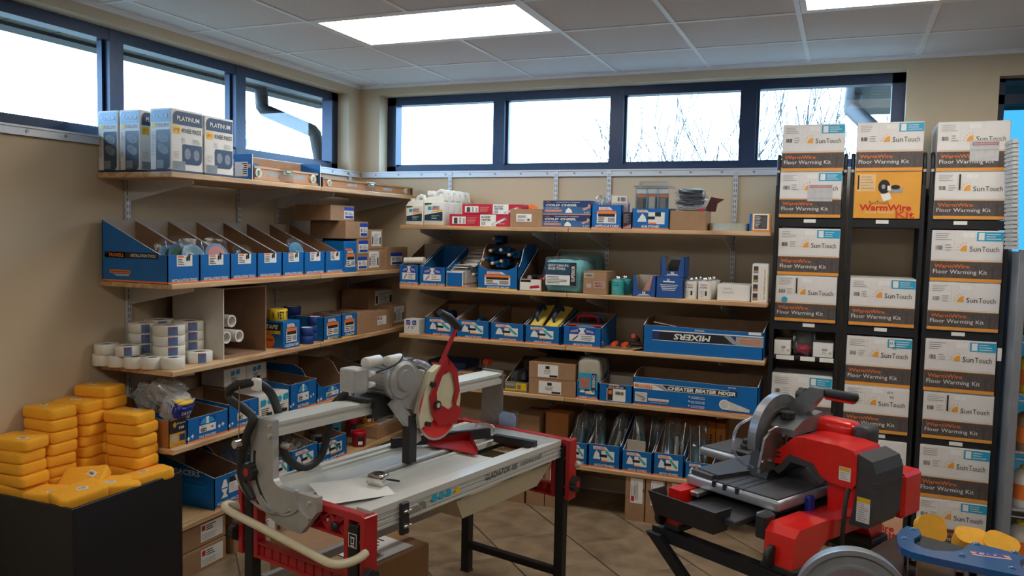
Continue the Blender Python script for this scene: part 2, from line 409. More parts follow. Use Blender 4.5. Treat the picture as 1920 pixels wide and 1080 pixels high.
strip_window('window_2', 'y', WB[0], WB[1], WB[2], WB[3], [1.115, 2.007, 2.89], .12)
t = S(link('window_3', None))
m = MB(); m.box(W3[0], W3[1], .1, .2, W3[2], W3[2]+.06)
P('frame_rail', m, framem, t); P('frame_rail', MB().box(W3[0], W3[1], .1, .2, W3[3]-.02, W3[3]), framem, t); P('frame_rail', MB().box(W3[0], W3[1], .1, .2, 2.60, 2.655), framem, t)
for x in (W3[0]+.02, 5.6, W3[1]-.02): P('frame_stile' if x != 5.6 else 'mullion', MB().box(x-.025, x+.025, .1, .2, W3[2], W3[3]), framem, t)
for x0, x1 in ((W3[0]+.04, 5.58), (5.62, W3[1]-.04)):
    P('pane', MB().box(x0, x1, .14, .146, W3[2]+.05, 2.60), paneB, t); P('pane', MB().box(x0, x1, .14, .146, 2.655, W3[3]-.02), paneB, t)
S(P('baseboard_back', MB().box(0, RX, -.012, 0, 0, .10), white)); S(P('baseboard_left', MB().box(0, .012, RY, -.012, 0, .10), white))
# ---- outside: eave over the left window, ground, downspouts, bare trees
grassm = mat('winter_grass', (.10,.10,.08), .95, scale=3, c2=(.08,.08,.06))
g = P('ground_outside', MB().box(-40, -.22, -30, 60, -.4, -.3).box(-.22, 60, .22, 60, -.4, -.3), grassm); S(g)
zinc = mat('grey_downspout', (.02,.022,.025), .6, 0)
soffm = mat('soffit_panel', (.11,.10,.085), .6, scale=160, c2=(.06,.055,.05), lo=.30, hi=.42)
ev = T('roof_eave', 'perforated white soffit under the eave outside the left window', 'roof eave', (-.22, 0, 2.86))
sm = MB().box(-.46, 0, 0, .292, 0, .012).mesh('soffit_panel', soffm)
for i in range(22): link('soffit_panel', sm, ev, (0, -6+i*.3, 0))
P('gutter', MB().box(-.60, -.46, -6, .6, -.02, .12), zinc, ev); P('roof_edge', MB().box(-.60, 0, -6, .6, .06, .12), dgrey, ev)
a = _on(497, 172, 0, -.66); b = _on(500, 205, 0, -.62); c = _on(590, 247, 0, -.34); d = _on(603, 300, 0, -.30)
def spout(name, label, pts, w=.05):
    P_ = [Vector(p) for p in pts]; q = []
    for i, p in enumerate(P_):
        if 0 < i < len(P_)-1:
            d0 = (P_[i-1]-p).normalized(); d1 = (P_[i+1]-p).normalized()
            for s in (.09, .05, .02): q.append(p+d0*s)
            for s in (.02, .05, .09): q.append(p+d1*s)
        else: q.append(p)
    return tag(P(name, MB().tube(q, w, 8), zinc), label, 'downspout')
spout('downspout', 'grey downspout bending diagonally outside the left window', [(-.70, a.y, 2.86), (-.66, b.y, b.z), (-.34, c.y, c.z), (-.30, d.y-.02, d.z), (-.30, d.y-.02, .2)])
ev2 = T('roof_eave', 'pale slatted eave seen through the right end of the back window', 'roof eave', (0, 0, 0))
e0 = G(1652, 150, 2.90); e1 = G(1645, 215, 2.90)
n_ = 13
for i in range(n_):
    y0 = e0.y+(e1.y-e0.y)*i/n_; y1 = e0.y+(e1.y-e0.y)*(i+1)/n_
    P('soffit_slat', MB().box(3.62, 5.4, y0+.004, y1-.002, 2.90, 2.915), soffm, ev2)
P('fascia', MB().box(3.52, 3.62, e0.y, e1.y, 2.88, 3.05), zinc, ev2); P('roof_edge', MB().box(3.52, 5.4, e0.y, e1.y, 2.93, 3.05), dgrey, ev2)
f0 = _on(1604, 150, 1, 1.3); f1 = _on(1597, 205, 1, 1.3); f2 = _on(1640, 245, 1, 1.0); f3 = _on(1660, 330, 1, .9)
spout('downspout', 'dark downspout curving beside the pale eave outside the back window', [f0, f1, f2, f3], .062)
barkm = mat('bare_bark', (.05,.055,.055), .9, var=.2)
def bare_tree(loc, h, seed, label, spread=.5, base=1.0):
    rnd = random.Random(seed); mb = MB()
    def grow(p, d, l, r, lev):
        n = 3; pts = [p]; q = p
        for i in range(n):
            d = (d+Vector((rnd.uniform(-1,1), rnd.uniform(-1,1), rnd.uniform(-.2,.5)))*.13).normalized(); q = q+d*(l/n); pts.append(q)
        mb.tube(pts, [max(r*(1-.35*i/n), .0060) for i in range(n+1)], 4, cap=False)
        if lev == 0: return
        for k in range(3 if lev > 1 else 2):
            s = pts[rnd.randint(1, n)]
            nd = (d+Vector((rnd.uniform(-1,1), rnd.uniform(-1,1), rnd.uniform(-.1,.6)))*spread).normalized()
            grow(s, nd, l*rnd.uniform(.55,.8), r*.55, lev-1)
        grow(q, d, l*.75, r*.62, lev-1)
    t = tag(link('bare_tree', None, None, loc), label, 'tree', 'bare winter trees outside')
    grow(Vector((0,0,0)), Vector((0,0,1)), h*.36, .032*base*h/6, 4)
    P('branches', mb, barkm, t)
TL = [((XB(1562, 9.5, 2.5), 9.5), 5.0, 'in the last pane left of the downspout'), ((XB(1492, 6.2, 2.5), 6.2), 4.2, 'in the last pane above the first kit'), ((XB(1310, 8.0, 2.5), 8.0), 5.0, 'in the middle of the third pane'), ((XB(1225, 12, 2.5), 12.0), 5.4, 'in the third pane near its left mullion'),
      ((XB(1135, 15.5, 2.5), 15.5), 5.2, 'at the right end of the second pane'), ((XB(1600, 14.5, 2.5), 14.5), 5.4, 'farther back beside the downspout'), ((XB(1432, 16.5, 2.5), 16.5), 5.4, 'farther back at the left of the last pane'), ((1.0, 17), 3.9, 'low in the second pane'), ((-1.6, 20.5), 3.9, 'low at the left of the second pane'),
      ((-4.0, 18), 3.9, 'low in the first pane'), ((-6.6, 19), 4.0, 'low at the left of the first pane'), ((-6.8, 7.5), 4.0, 'beyond the left window downspout'), ((-10.6, 9.2), 4.2, 'low beyond the left window')]
for i, (xy, h, s) in enumerate(TL): bare_tree((xy[0], xy[1], -.3), h, 20+i, 'bare winter tree outside the back window, '+s if i < 11 else 'bare winter tree '+s, .55, 1.3)
# ================================================================ WALL SHELVING
LZ = [2.052, 1.509, 1.081, .692, .290]      # left wall shelf tops
BZ = [1.830, 1.415, 1.075, .743, .310]      # back wall shelf tops
XF, YF, TH = .50, -.50, .027
ORD = ['top', 'second', 'third', 'fourth', 'lowest']
# hanging rails with screws
def rail(name, label, axis, a0, a1, z):
    t = T(name, label, 'shelf rail')
    bx = (lambda mb, p0, p1, q0, q1, d0, d1: mb.box(p0, p1, -d1, -d0, q0, q1)) if axis == 'y' else (lambda mb, p0, p1, q0, q1, d0, d1: mb.box(d0, d1, p0, p1, q0, q1))
    P('track', bx(bx(bx(MB(), a0, a1, z, z+.044, 0, .012), a0, a1, z, z+.007, 0, .019), a0, a1, z+.037, z+.044, 0, .019), metalw, t)
    sm = MB().cyl((0,0,0), (0,-.004,0) if axis == 'y' else (.004,0,0), .0075, n=10).mesh('screw', screwm)
    a = a0+.12
    while a < a1: link('screw', sm, t, (a, -.012, z+.022) if axis == 'y' else (.012, a, z+.022)); a += .2
rail('hanging_rail', 'white steel hanging rail with screws under the back window', 'y', .03, 3.10, 2.190)
rail('hanging_rail', 'white steel hanging rail with screws along the left wall', 'x', -4.9, -.02, 2.190)
# slotted uprights with their brackets
def bracket_mesh(d, h=.105):
    return MB().prism([(.0,0),(.0,-h),(.03,-h),(d,-.022),(d,0)], 'x', -.002, .002).box(-.009, .009, 0, d, -.004, 0)
def upright(label, axis, a, levels, z1):
    t = T('slotted_upright', label, 'shelf upright', (a, 0, 0) if axis == 'y' else (0, a, 0), 0 if axis == 'y' else 90, 'slotted steel uprights')
    m = MB().box(-.014, .014, -.018, -.003, .12, z1); P('channel', m, metalw, t)
    sl = MB(); z = z1-.03
    while z > .2:
        for x in (-.006, .006): sl.box(x-.0017, x+.0017, -.0184, -.017, z-.021, z)
        z -= .034
    o = P('slots', sl, blackp, t); o['kind'] = 'stuff'
    for zz in levels:
        b = bracket_mesh(.44); b.xf(Matrix.Translation((0, -.018, zz-TH)) @ Matrix.Rotation(PI, 4, 'Z')); P('bracket', b, metalw, t)
for i, x in enumerate((.79, 1.618, 2.001, 2.839)):
    upright(['slotted steel upright behind the white jugs', 'slotted steel upright behind the blue chisel boxes', 'slotted steel upright behind the bagged applicators', 'slotted steel upright behind the clear coil'][i], 'y', x, BZ, 2.234)
for i, y in enumerate((-2.22, -1.373, -1.005, -.155)):
    upright(['slotted steel upright nearest the sponge bin', 'slotted steel upright behind the sloped bins', 'slotted steel upright behind the stone kit box', 'slotted steel upright in the wall corner'][i], 'x', y, LZ, 2.234)
# boards, two per level on each wall, each 4 ft long
wj = [random.Random(5).uniform(-.004, .004) for _ in range(40)]
for i in range(5):
    for h in range(2):
        y0 = -2.415+h*1.2085; o = tag(P('shelf_board', MB().cbox(-.602, .602, -.24, .24, 0, TH, .003), woodm, None, (.266+wj[i*2+h], y0+.603, LZ[i]-TH), (0,0,R(90))),
            f"pine board, {ORD[i]} shelf on the left wall, {['nearer the sponge bin','nearer the corner'][h]}", 'shelf board', 'pine shelf boards')
        x0 = .658+h*1.2245; o = tag(P('shelf_board', MB().cbox(-.6105, .6105, -.24, .24, 0, TH, .003), woodm, None, (x0+.611, -.266-wj[i*2+h+10], BZ[i]-TH)),
            f"pine board, {ORD[i]} shelf on the back wall, {['nearer the corner','nearer the kit racks'][h]}", 'shelf board', 'pine shelf boards')
# ================================================================ GOODS LIBRARY  (local frame: front face at y=0 facing -y, base at z=0)
def flat(mb, pts, off, mo, mi, mr):
    """cardboard wall: outline facing out, thickness vector off"""
    n = len(pts); off = Vector(off); a = [Vector(p) for p in pts]; b = [p+off for p in a]; o = len(mb.v)
    mb._add(a+b, [list(range(n))], mo); 
    mb.f.append([o+n+i for i in reversed(range(n))]); mb.m.append(mi); mb.sm.append(False)
    for i in range(n): mb.f.append([o+i, o+n+i, o+n+(i+1) % n, o+(i+1) % n][::-1]); mb.m.append(mr); mb.sm.append(False)
def carton(name, label, cat, loc, w, d, h, rotz=0, m=None, group=None, tape=True, c=.003, flaps=True):
    t = T(name, label, cat, loc, rotz, group); m = m or card
    P('body', MB().cbox(-w/2, w/2, 0, d, 0, h-.0035, c), m, t)
    if flaps:
        for s in (-1, 1):
            y0, y1 = (0.001, d/2-.001) if s < 0 else (d/2+.001, d-.001)
            P('flap', MB().box(-w/2+.001, w/2-.001, y0, y1, h-.0035, h), m, t)
    if tape: P('tape', MB().box(-w/2-.0008, w/2+.0008, d/2-.024, d/2+.024, h-.003, h+.0006).box(-w/2-.0008, -w/2, d/2-.024, d/2+.024, h*.72, h-.003).box(w/2, w/2+.0008, d/2-.024, d/2+.024, h*.72, h-.003), tapec, t)
    return t
def ship_label(t, u0, u1, v0, v1, face='f', at=0, seed=1, head=None, style=0):
    """white sticker with heading band, rows of small print and a bar code"""
    rnd = random.Random(seed); w, h = u1-u0, v1-v0; r = [(u0, u1, v0, v1, 0)]
    if style == 0: r += lines(u0+w*.08, u1-w*.3, v0+h*.5, v1-h*.12, 4, 1, rnd)+bars(u1-w*.30, u1-w*.07, v0+h*.12, v0+h*.42, 8, 1, rnd)+lines(u0+w*.08, u1-w*.4, v0+h*.1, v0+h*.42, 3, 2, rnd)
    if style == 1: r += [(u0, u1, v1-h*.30, v1, 3), (u0+w*.1, u0+w*.55, v0+h*.04, v0+h*.24, 3), (u0+w*.55, u1-w*.05, v0+h*.04, v0+h*.24, 3)]+bars(u0+w*.1, u0+w*.32, v0+h*.34, v0+h*.58, 6, 1, rnd)+lines(u0+w*.42, u1-w*.08, v0+h*.32, v0+h*.62, 4, 2, rnd)
    if style == 2: r += [(u0+w*.04, u0+w*.2, v0+h*.62, v1-h*.08, 4)]+lines(u0+w*.24, u1-w*.3, v0+h*.55, v1-h*.08, 3, 1, rnd)+lines(u0+w*.04, u1-w*.2, v0+h*.08, v0+h*.42, 3, 2, rnd, .3)
    if style == 3: r += [(u0+w*.06, u0+w*.16, v0+h*.12, v1-h*.35, 1), (u1-w*.18, u1-w*.06, v0+h*.12, v0+h*.6, 1)]+lines(u0+w*.22, u1-w*.22, v0+h*.1, v1-h*.15, 7, 2, rnd)
    if style == 4: r += [(u0+w*.38, u0+w*.58, v1-h*.34, v1-h*.1, 1), (u1-w*.42, u1-w*.03, v0+h*.04, v0+h*.2, 1)]+lines(u0+w*.3, u1-w*.3, v0+h*.28, v1-h*.4, 3, 2, rnd)
    return prt(t, 'label', r, [paper, ink, greyp, blueb, redc], face, at)
def logo(t, u, v, w, h, face='f', at=0, s='TROXELL'):
    prt(t, 'logo_plate', [([(u-w*.5, v-h*.5), (u+w*.42, v-h*.5), (u+w*.62, v-h*.5), (u+w*.36, v+h*.5), (u-w*.5, v+h*.5)], 0)], [paper], face, at)
    return txt(t, s, u-w*.05, v, w*.8, h*.72, orange, face, at, .03, .25, lift=.0018, name='logo')
def open_box(name, label, cat, loc, w, d, hf, hb, rotz=0, ys=.0, group=None, mo=None, mi=None, notch=0, back_in=None, stripe=True, side=None):
    """open-topped shelf carton whose sides slope from a low front to a high back"""
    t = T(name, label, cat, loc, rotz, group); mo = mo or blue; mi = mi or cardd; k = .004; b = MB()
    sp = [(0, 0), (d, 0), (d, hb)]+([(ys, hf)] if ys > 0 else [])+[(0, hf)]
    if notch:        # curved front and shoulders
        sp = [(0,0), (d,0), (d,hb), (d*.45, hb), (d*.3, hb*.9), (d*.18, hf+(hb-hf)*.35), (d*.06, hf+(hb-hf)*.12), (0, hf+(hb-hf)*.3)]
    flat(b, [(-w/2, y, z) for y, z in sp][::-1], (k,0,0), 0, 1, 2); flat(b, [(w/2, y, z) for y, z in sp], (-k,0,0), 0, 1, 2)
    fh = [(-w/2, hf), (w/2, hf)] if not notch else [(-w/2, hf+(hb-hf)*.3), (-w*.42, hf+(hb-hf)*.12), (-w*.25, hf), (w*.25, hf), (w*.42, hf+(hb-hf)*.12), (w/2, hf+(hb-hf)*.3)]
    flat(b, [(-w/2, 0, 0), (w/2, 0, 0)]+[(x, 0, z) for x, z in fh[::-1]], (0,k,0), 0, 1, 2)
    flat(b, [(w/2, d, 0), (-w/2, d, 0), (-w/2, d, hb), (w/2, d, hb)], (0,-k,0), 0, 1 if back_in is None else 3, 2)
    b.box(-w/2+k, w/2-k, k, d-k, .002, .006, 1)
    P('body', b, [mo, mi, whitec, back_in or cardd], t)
    if stripe: prt(t, 'stripe', [(-w/2, w/2, .001, .008, 0)], [orange], 'f', 0)
    return t
def tool_label(t, w, h, title, seed=0, kind=0, ts=.0):
    """white/orange/black product sticker and white slanted title on a blue carton front"""
    rnd = random.Random(seed)
    if kind == 0:      # small white tag hanging at the top with a black tool picture
        u0, u1, v0, v1 = -w*.22, w*.26, h*.60, h*.985
        r = [(u0, u1, v0, v1, 0), ([(u0+(u1-u0)*.06, v1-(v1-v0)*.22), (u0+(u1-u0)*.5, v1-(v1-v0)*.22), (u0+(u1-u0)*.42, v1-(v1-v0)*.05), (u0+(u1-u0)*.06, v1-(v1-v0)*.05)], 3)]
        r += lines(u0+(u1-u0)*.06, u0+(u1-u0)*.52, v0+(v1-v0)*.1, v1-(v1-v0)*.28, 4, 1, rnd)
        cx = u0+(u1-u0)*.70; q = u1-u0; r.append(([(cx-q*.1, v0+q*.25), (cx, v0+q*.25), (cx+q*.02, v0+q*.42), (cx-q*.04, v0+q*.5), (cx-q*.1, v0+q*.42)], 1)); r.append(([(cx+q*.03, v0+q*.3), (cx+q*.14, v0+q*.25), (cx+q*.16, v0+q*.5), (cx+q*.02, v0+q*.62)], 1))
        prt(t, 'label', r, [paper, ink, greyp, orange])
    elif kind == 1:    # logo, picture plate with a dark band
        logo(t, -w*.12, h*.84, w*.44, h*.14)
        r = [([(-w*.34, h*.36), (-w*.12, h*.36), (-w*.1, h*.5), (-w*.16, h*.62), (-w*.24, h*.74), (-w*.3, h*.58)], 0), (-w*.08, w*.32, h*.30, h*.74, 0), (-w*.14, w*.1, h*.46, h*.58, 1),
             ([(w*.02, h*.70), (w*.26, h*.36), (w*.31, h*.44), (w*.1, h*.74)], 4), (-w*.08, w*.1, h*.27, h*.33, 3), (w*.1, w*.3, h*.28, h*.31, 2)]
        prt(t, 'label', r, [paper, ink, greyp, orange, teal])
    elif kind == 2:    # blue crest over a white plate with a small drawing
        r = [(-w*.34, w*.34, h*.62, h*.95, 4), ([(-w*.1, h*.64), (w*.1, h*.64), (w*.04, h*.8), (w*.1, h*.95), (-w*.1, h*.95), (-w*.04, h*.8)], 0), ([(-w*.30, h*.70), (-w*.1, h*.74), (-w*.1, h*.88), (-w*.30, h*.80)], 2), ([(w*.30, h*.70), (w*.1, h*.74), (w*.1, h*.88), (w*.30, h*.80)], 2),
             (-w*.33, w*.33, h*.28, h*.62, 0)]+lines(-w*.02, w*.3, h*.32, h*.58, 3, 1, rnd, .3)+[([(-w*.26, h*.32), (-w*.22, h*.32), (-w*.08, h*.56), (-w*.12, h*.56)], 1)]
        prt(t, 'label', r, [paper, ink, greyp, orange, blueb])
    elif kind == 3:    # logo above a white sheet with black heading
        r = [(-w*.32, w*.32, h*.22, h*.70, 0), (-w*.32, w*.32, h*.62, h*.74, 3), (-w*.28, w*.28, h*.50, h*.62, 1), (w*.05, w*.28, h*.27, h*.46, 2)]+lines(-w*.28, w*.02, h*.25, h*.48, 3, 1, rnd)
        prt(t, 'label', r, [paper, ink, greyp, orange]); logo(t, -w*.05, h*.84, w*.42, h*.13)
    if title: txt(t, title, .02*w, h*.11, w*(.80 if not ts else ts), h*.105, paper, bold=.02, shear=.25)
def roll_mesh(ro, ri, h, m_side=0, m_core=1, n=28):
    mb = MB(); mb.lathe([(ri, 0), (ro-.003, 0), (ro, .003), (ro, h-.003), (ro-.003, h), (ri+.004, h), (ri, h-.002), (ri, 0)], n); 
    return mb
# ================================================================ THREE BLACK RACKS OF FLOOR HEATING KITS
kitdark = mat('kit_dark_print', (.105,.084,.08), .5, scale=22, c2=(.07,.056,.053), stretch=(3,1,1))
kitor = mat('kit_orange', (.80,.27,.03), .5, scale=3, c2=(.85,.42,.05))
kityel = mat('kit_yellow_box', (.78,.36,.045), .5, var=.08, scale=6)
kitred = mat('kit_red_print', (.62,.015,.02), .5)
whitek = mat('kit_white', (.74,.71,.68), .55, var=.04, scale=9)
skyb = mat('sky_blue_print', (.02,.36,.58), .5)
YK = -.42; KD = .36
def kit_print(t, w, h, seed, blue_tag, note, dark_bar):
    rnd = random.Random(seed)
    def U(a): return (a-.5)*w
    r = [(U(0), U(1), h*.015, h*.075, 2), (U(0), U(1), h*.075, h*.395, 1), (U(0), U(1), h*.395, h*.408, 2)]
    r += [(U(.03+.94*rnd.random()), 0, 0, 0, 0) for _ in range(0)]
    prt(t, 'printed_band', r, [whitek, kitdark, kitor])
    txt(t, 'WarmWire', U(.30), h*.305, w*.50, h*.075, mat('kit_text_orange', (.74,.17,.03), .5), bold=.02, lift=.0022)
    txt(t, 'Floor Warming Kit', U(.42), h*.185, w*.76, h*.105, paper, lift=.0022)
    # sun emblem
    cx, cz, r0 = U(.50), h*.60, w*.092
    sun = [([(cx, cz)]+[(cx-r0*math.cos(q), cz+r0*math.sin(q)*1.02) for q in [i*PI/2/8 for i in range(9)]], 0)]
    for i in range(5):
        q = R(8+i*19); c_, s_ = -math.cos(q), math.sin(q); n_ = (-s_*.0012, c_*.0012)
        a, b = r0*1.25, r0*1.65
        sun.append(([(cx+c_*a-n_[0], cz+s_*a-n_[1]), (cx+c_*b-n_[0], cz+s_*b-n_[1]), (cx+c_*b+n_[0], cz+s_*b+n_[1]), (cx+c_*a+n_[0], cz+s_*a+n_[1])], 0))
    prt(t, 'sun_emblem', sun, [kitor])
    txt(t, 'Sun', U(.615), h*.645, w*.155, h*.10, ink, lift=.0014); txt(t, 'Touch', U(.825), h*.645, w*.235, h*.10, dgrey, lift=.0014)
    r = lines(U(.05), U(.30), h*.80, h*.95, 4, 1, rnd, .28)+bars(U(.06), U(.16), h*.62, h*.70, 7, 0, rnd)+lines(U(.19), U(.30), h*.60, h*.74, 3, 1, rnd, .25)+[(U(.32), U(.3215), h*.58, h*.95, 1), (U(.02), U(.97), h*.425, h*.43, 1)]
    if dark_bar: r.append((U(.335), U(.36), h*.62, h*.95, 0))
    prt(t, 'shipping_print', r, [ink, greyp])
    prt(t, 'tuck_flap', [(U(.44), U(.60), h*.86, h*.955, 0)], [paper])
    if blue_tag: prt(t, 'blue_panel', [(U(.63), U(.995), h*.80, h*.975, 0), (U(.655), U(.735), h*.82, h*.955, 1)]+lines(U(.76), U(.97), h*.82, h*.95, 3, 1, rnd, .28), [skyb, paper])
    if note: 
        prt(t, 'packing_pouch', [(U(.46), U(.86), h*.20, h*.62, 0) if note == 2 else (U(.46), U(.86), h*.36, h*.72, 0)], [mat('pouch_film', (.55,.54,.54), .25)], lift=.0026)
        v = h*.545 if note == 2 else h*.68
        prt(t, 'pouch_heading', [(U(.50), U(.84), v-h*.028, v+h*.028, 0), (U(.508), U(.832), v-h*.021, v+h*.021, 1)], [ink, mat('pink_print', (.62,.38,.40), .5)], lift=.0031); txt(t, 'PACKING LIST ENCLOSED', U(.67), v, w*.30, h*.024, kitred, lift=.0038)
def kit(loc, w, h, label, seed, blue_tag=True, note=0, dark_bar=False, rz=0):
    t = carton('floor_warming_kit', label, 'carton', loc, w, KD, h, rz, whitek, 'white floor warming kit cartons', tape=False)
    kit_print(t, w, h, seed, blue_tag, note, dark_bar); return t
def yellow_kit(loc, w, h, label, pale=False):
    t = carton('floor_warming_kit', label, 'carton', loc, w, KD, h, 0, kityel if not pale else mat('kit_pale_box', (.72,.36,.20), .5, scale=4, c2=(.76,.55,.42)), 'orange floor warming kit cartons', tape=False)
    txt(t, 'SunTouch', -w*.12, h*.34, w*.30, h*.075, ink, bold=0); txt(t, 'WarmWire', -w*.02, h*.235, w*.78, h*.135, kitred, bold=.03); txt(t, 'Kit', w*.28, h*.09, w*.28, h*.15, mat('kit_vermilion', (.70,.07,.015), .5) if not pale else kitred, bold=.03)
    if not pale:
        rnd = random.Random(9); prt(t, 'shipping_print', [(-w*.46, -w*.18, h*.58, h*.95, 0), (-w*.455, -w*.43, h*.62, h*.93, 1)]+lines(-w*.40, -w*.2, h*.62, h*.92, 5, 2, rnd, .25), [mat('kit_yellow_pale', (.80,.50,.22), .5), ink, greyp])
        c = [([(-w*.05+w*.09*math.cos(2*PI*i/20), h*.68+h*.15*math.sin(2*PI*i/20)) for i in range(20)], 0), ([(-w*.06+w*.03*math.cos(2*PI*i/12), h*.68+h*.05*math.sin(2*PI*i/12)) for i in range(12)], 1),
             ([(-w*.10, h*.52), (w*.04, h*.55), (w*.07, h*.42), (-w*.05, h*.37)], 2), ([(w*.05, h*.64), (w*.24, h*.66), (w*.22, h*.56), (w*.04, h*.54)], 1), ([(w*.12+w*.07*math.cos(2*PI*i/16), h*.67+h*.05*math.sin(2*PI*i/16)) for i in range(16)], 0), (w*.0, w*.05, h*.60, h*.70, 2)]
        prt(t, 'product_picture', c, [ink, greyp, paper]); txt(t, 'FLOOR WARMING', -w*.10, h*.135, w*.42, h*.05, mat('kit_yellow_text', (.90,.66,.36), .5))
    return t
RACKX = [(3.143, 3.480), (3.542, 3.882), (3.945, 4.290)]
LEV = [1.912, 1.308, .703, .10]
RL = ['leftmost', 'middle', 'rightmost']
for i, (x0, x1) in enumerate(RACKX):
    xc = (x0+x1)/2; t = T('steel_rack', f'black steel rack, {RL[i]} of the three by the back wall', 'rack', (xc, YK, 0), 0, 'black steel racks of kits')
    w = (x1-x0)/2+.005
    for s in (-1, 1):
        P('post', MB().tube([(s*(w+.007), .02, 0), (s*(w+.007), .02, 2.20), (s*(w+.007), .025, 2.25), (s*(w+.007), .045, 2.275)], .011, 10).box(s*(w+.007)-.0105, s*(w+.007)+.0105, .0, .04, .0, 2.1), black, t)
        P('post', MB().box(s*(w+.007)-.0105, s*(w+.007)+.0105, .34, .37, 0, 2.1), black, t)
        for zz in (2.02, .30, 1.2): P('side_brace', MB().box(s*(w+.007)-.006, s*(w+.007)+.006, .04, .34, zz, zz+.03), black, t)
        P('cap', MB().cyl((s*(w+.007), .004, 2.18), (s*(w+.007), .0, 2.18), .009, n=10), cardp, t)
    for k, z in enumerate(LEV): P('shelf', MB().cbox(-w, w, .0, .36, z-.05, z-.002, .003), black, t)
    for k, z in enumerate(LEV[:3]):
        if i == 0 and k == 2: continue
        P('price_strip', MB().box(-.03+.02*(k-i), .035+.02*(k-i), -.003, -.0005, z-.026, z-.006), paper, t)
    if i == 0:
        P('shelf', MB().cbox(-w, w, .0, .36, 1.088, 1.106, .003), black, t)
        for a, b in ((-.15, -.05), (-.015, .065), (.09, .165)): P('price_strip', MB().box(a, b, -.003, -.0005, 1.083, 1.108), paper, t)
    if i == 2: P('price_strip', MB().box(w-.004, w+.016, -.003, -.0005, 1.16, 1.23), paper, t)
K = [ # rack, z, h, blue, note, darkbar, label
 (0, 2.178, .268, 1, 0, 0, 'white and brown kit carton on top of the leftmost rack'), (0, 1.914, .262, 1, 1, 0, 'kit carton with a clear packing pouch, leftmost rack, second from the top'),
 (0, 1.580, .272, 1, 0, 0, 'kit carton, leftmost rack, third from the top'), (0, 1.310, .268, 0, 0, 1, 'kit carton with a round blue sticker on the leftmost rack'), (0, .706, .29, 1, 0, 0, 'kit carton on the leftmost rack behind the red saw handle'),
 (1, 2.176, .270, 1, 0, 0, 'white and brown kit carton on top of the middle rack, above the orange one'), (1, 1.310, .270, 1, 0, 0, 'kit carton on the middle rack just below the empty gap'),
 (1, .968, .280, 1, 0, 0, 'kit carton on the middle rack with a blue panel, above the pencilled carton'), (1, .705, .262, 0, 0, 0, 'kit carton with pencilled notes on the middle rack'), (1, .385, .28, 0, 0, 0, 'kit carton on the middle rack hidden behind the red saw'),
 (2, 2.172, .266, 0, 2, 0, 'kit carton with clear pouch over its dark band, top of the rightmost rack'), (2, 1.914, .256, 0, 0, 1, 'kit carton without blue panel, rightmost rack, second from the top'),
 (2, 1.576, .280, 1, 0, 0, 'kit carton with blue panel, rightmost rack, third from the top'), (2, 1.310, .264, 0, 0, 0, 'kit carton with a dented top edge, rightmost rack, fourth from the top'),
 (2, .970, .290, 1, 0, 0, 'kit carton with blue panel, rightmost rack, fifth from the top'), (2, .705, .262, 0, 0, 1, 'kit carton without blue panel, rightmost rack, sixth from the top'),
 (2, .372, .296, 1, 0, 0, 'kit carton, rightmost rack, seventh from the top'), (2, .102, .268, 1, 0, 0, 'lowest kit carton on the rightmost rack behind the yellow floats')]
for n, (i, z, h, b, nt, db, lb) in enumerate(K):
    x0, x1 = RACKX[i]; rnd = random.Random(n); dx = rnd.uniform(-.003, .003)
    t = kit(((x0+x1)/2+dx, YK-.004-rnd.random()*.006, z), x1-x0-.004, h, lb, n, b, nt, db)
    w = x1-x0
    if 'round blue' in lb: prt(t, 'round_sticker', [([(-w*.34+w*.05*math.cos(2*PI*q/20), h*.475+w*.05*math.sin(2*PI*q/20)) for q in range(20)], 0)], [skyb], lift=.003)
    if 'pencilled' in lb: txt(t, '65 ft', w*.21, h*.90, w*.09, h*.05, ink, lift=.002); txt(t, '8/2', w*.235, h*.80, w*.06, h*.05, ink, lift=.002)
yellow_kit(((RACKX[1][0]+RACKX[1][1])/2, YK-.006, 1.914), .338, .260, 'orange kit carton with black product picture on the middle rack')
yellow_kit(((RACKX[1][0]+RACKX[1][1])/2, YK-.006, .102), .338, .262, 'pale orange kit carton at the bottom of the middle rack below the red saw', True)
# small goods on the leftmost rack
xr = RACKX[0][0]
for dx, w, h, lb in ((.05, .092, .085, 'small white box at the left on the shallow rack shelf'), (.275, .11, .083, 'small white box at the right on the shallow rack shelf')):
    t = carton('small_box', lb, 'box', (xr+dx, YK+.01, 1.108), w, .16, h, 0, whitec, tape=False); ship_label(t, -w*.1, w*.45, h*.2, h*.7, seed=3, style=0)
t = T('bagged_part', 'clear bag of red parts between two small white boxes on the rack', 'bag', (xr+.165, YK+.05, 1.108))
P('bag', MB().blob((0,.04,.075), (.12,.10,.16), 4, amp=.2), bagm, t); P('contents', MB().blob((.0,.04,.035), (.08,.06,.06), 9), redc, t)
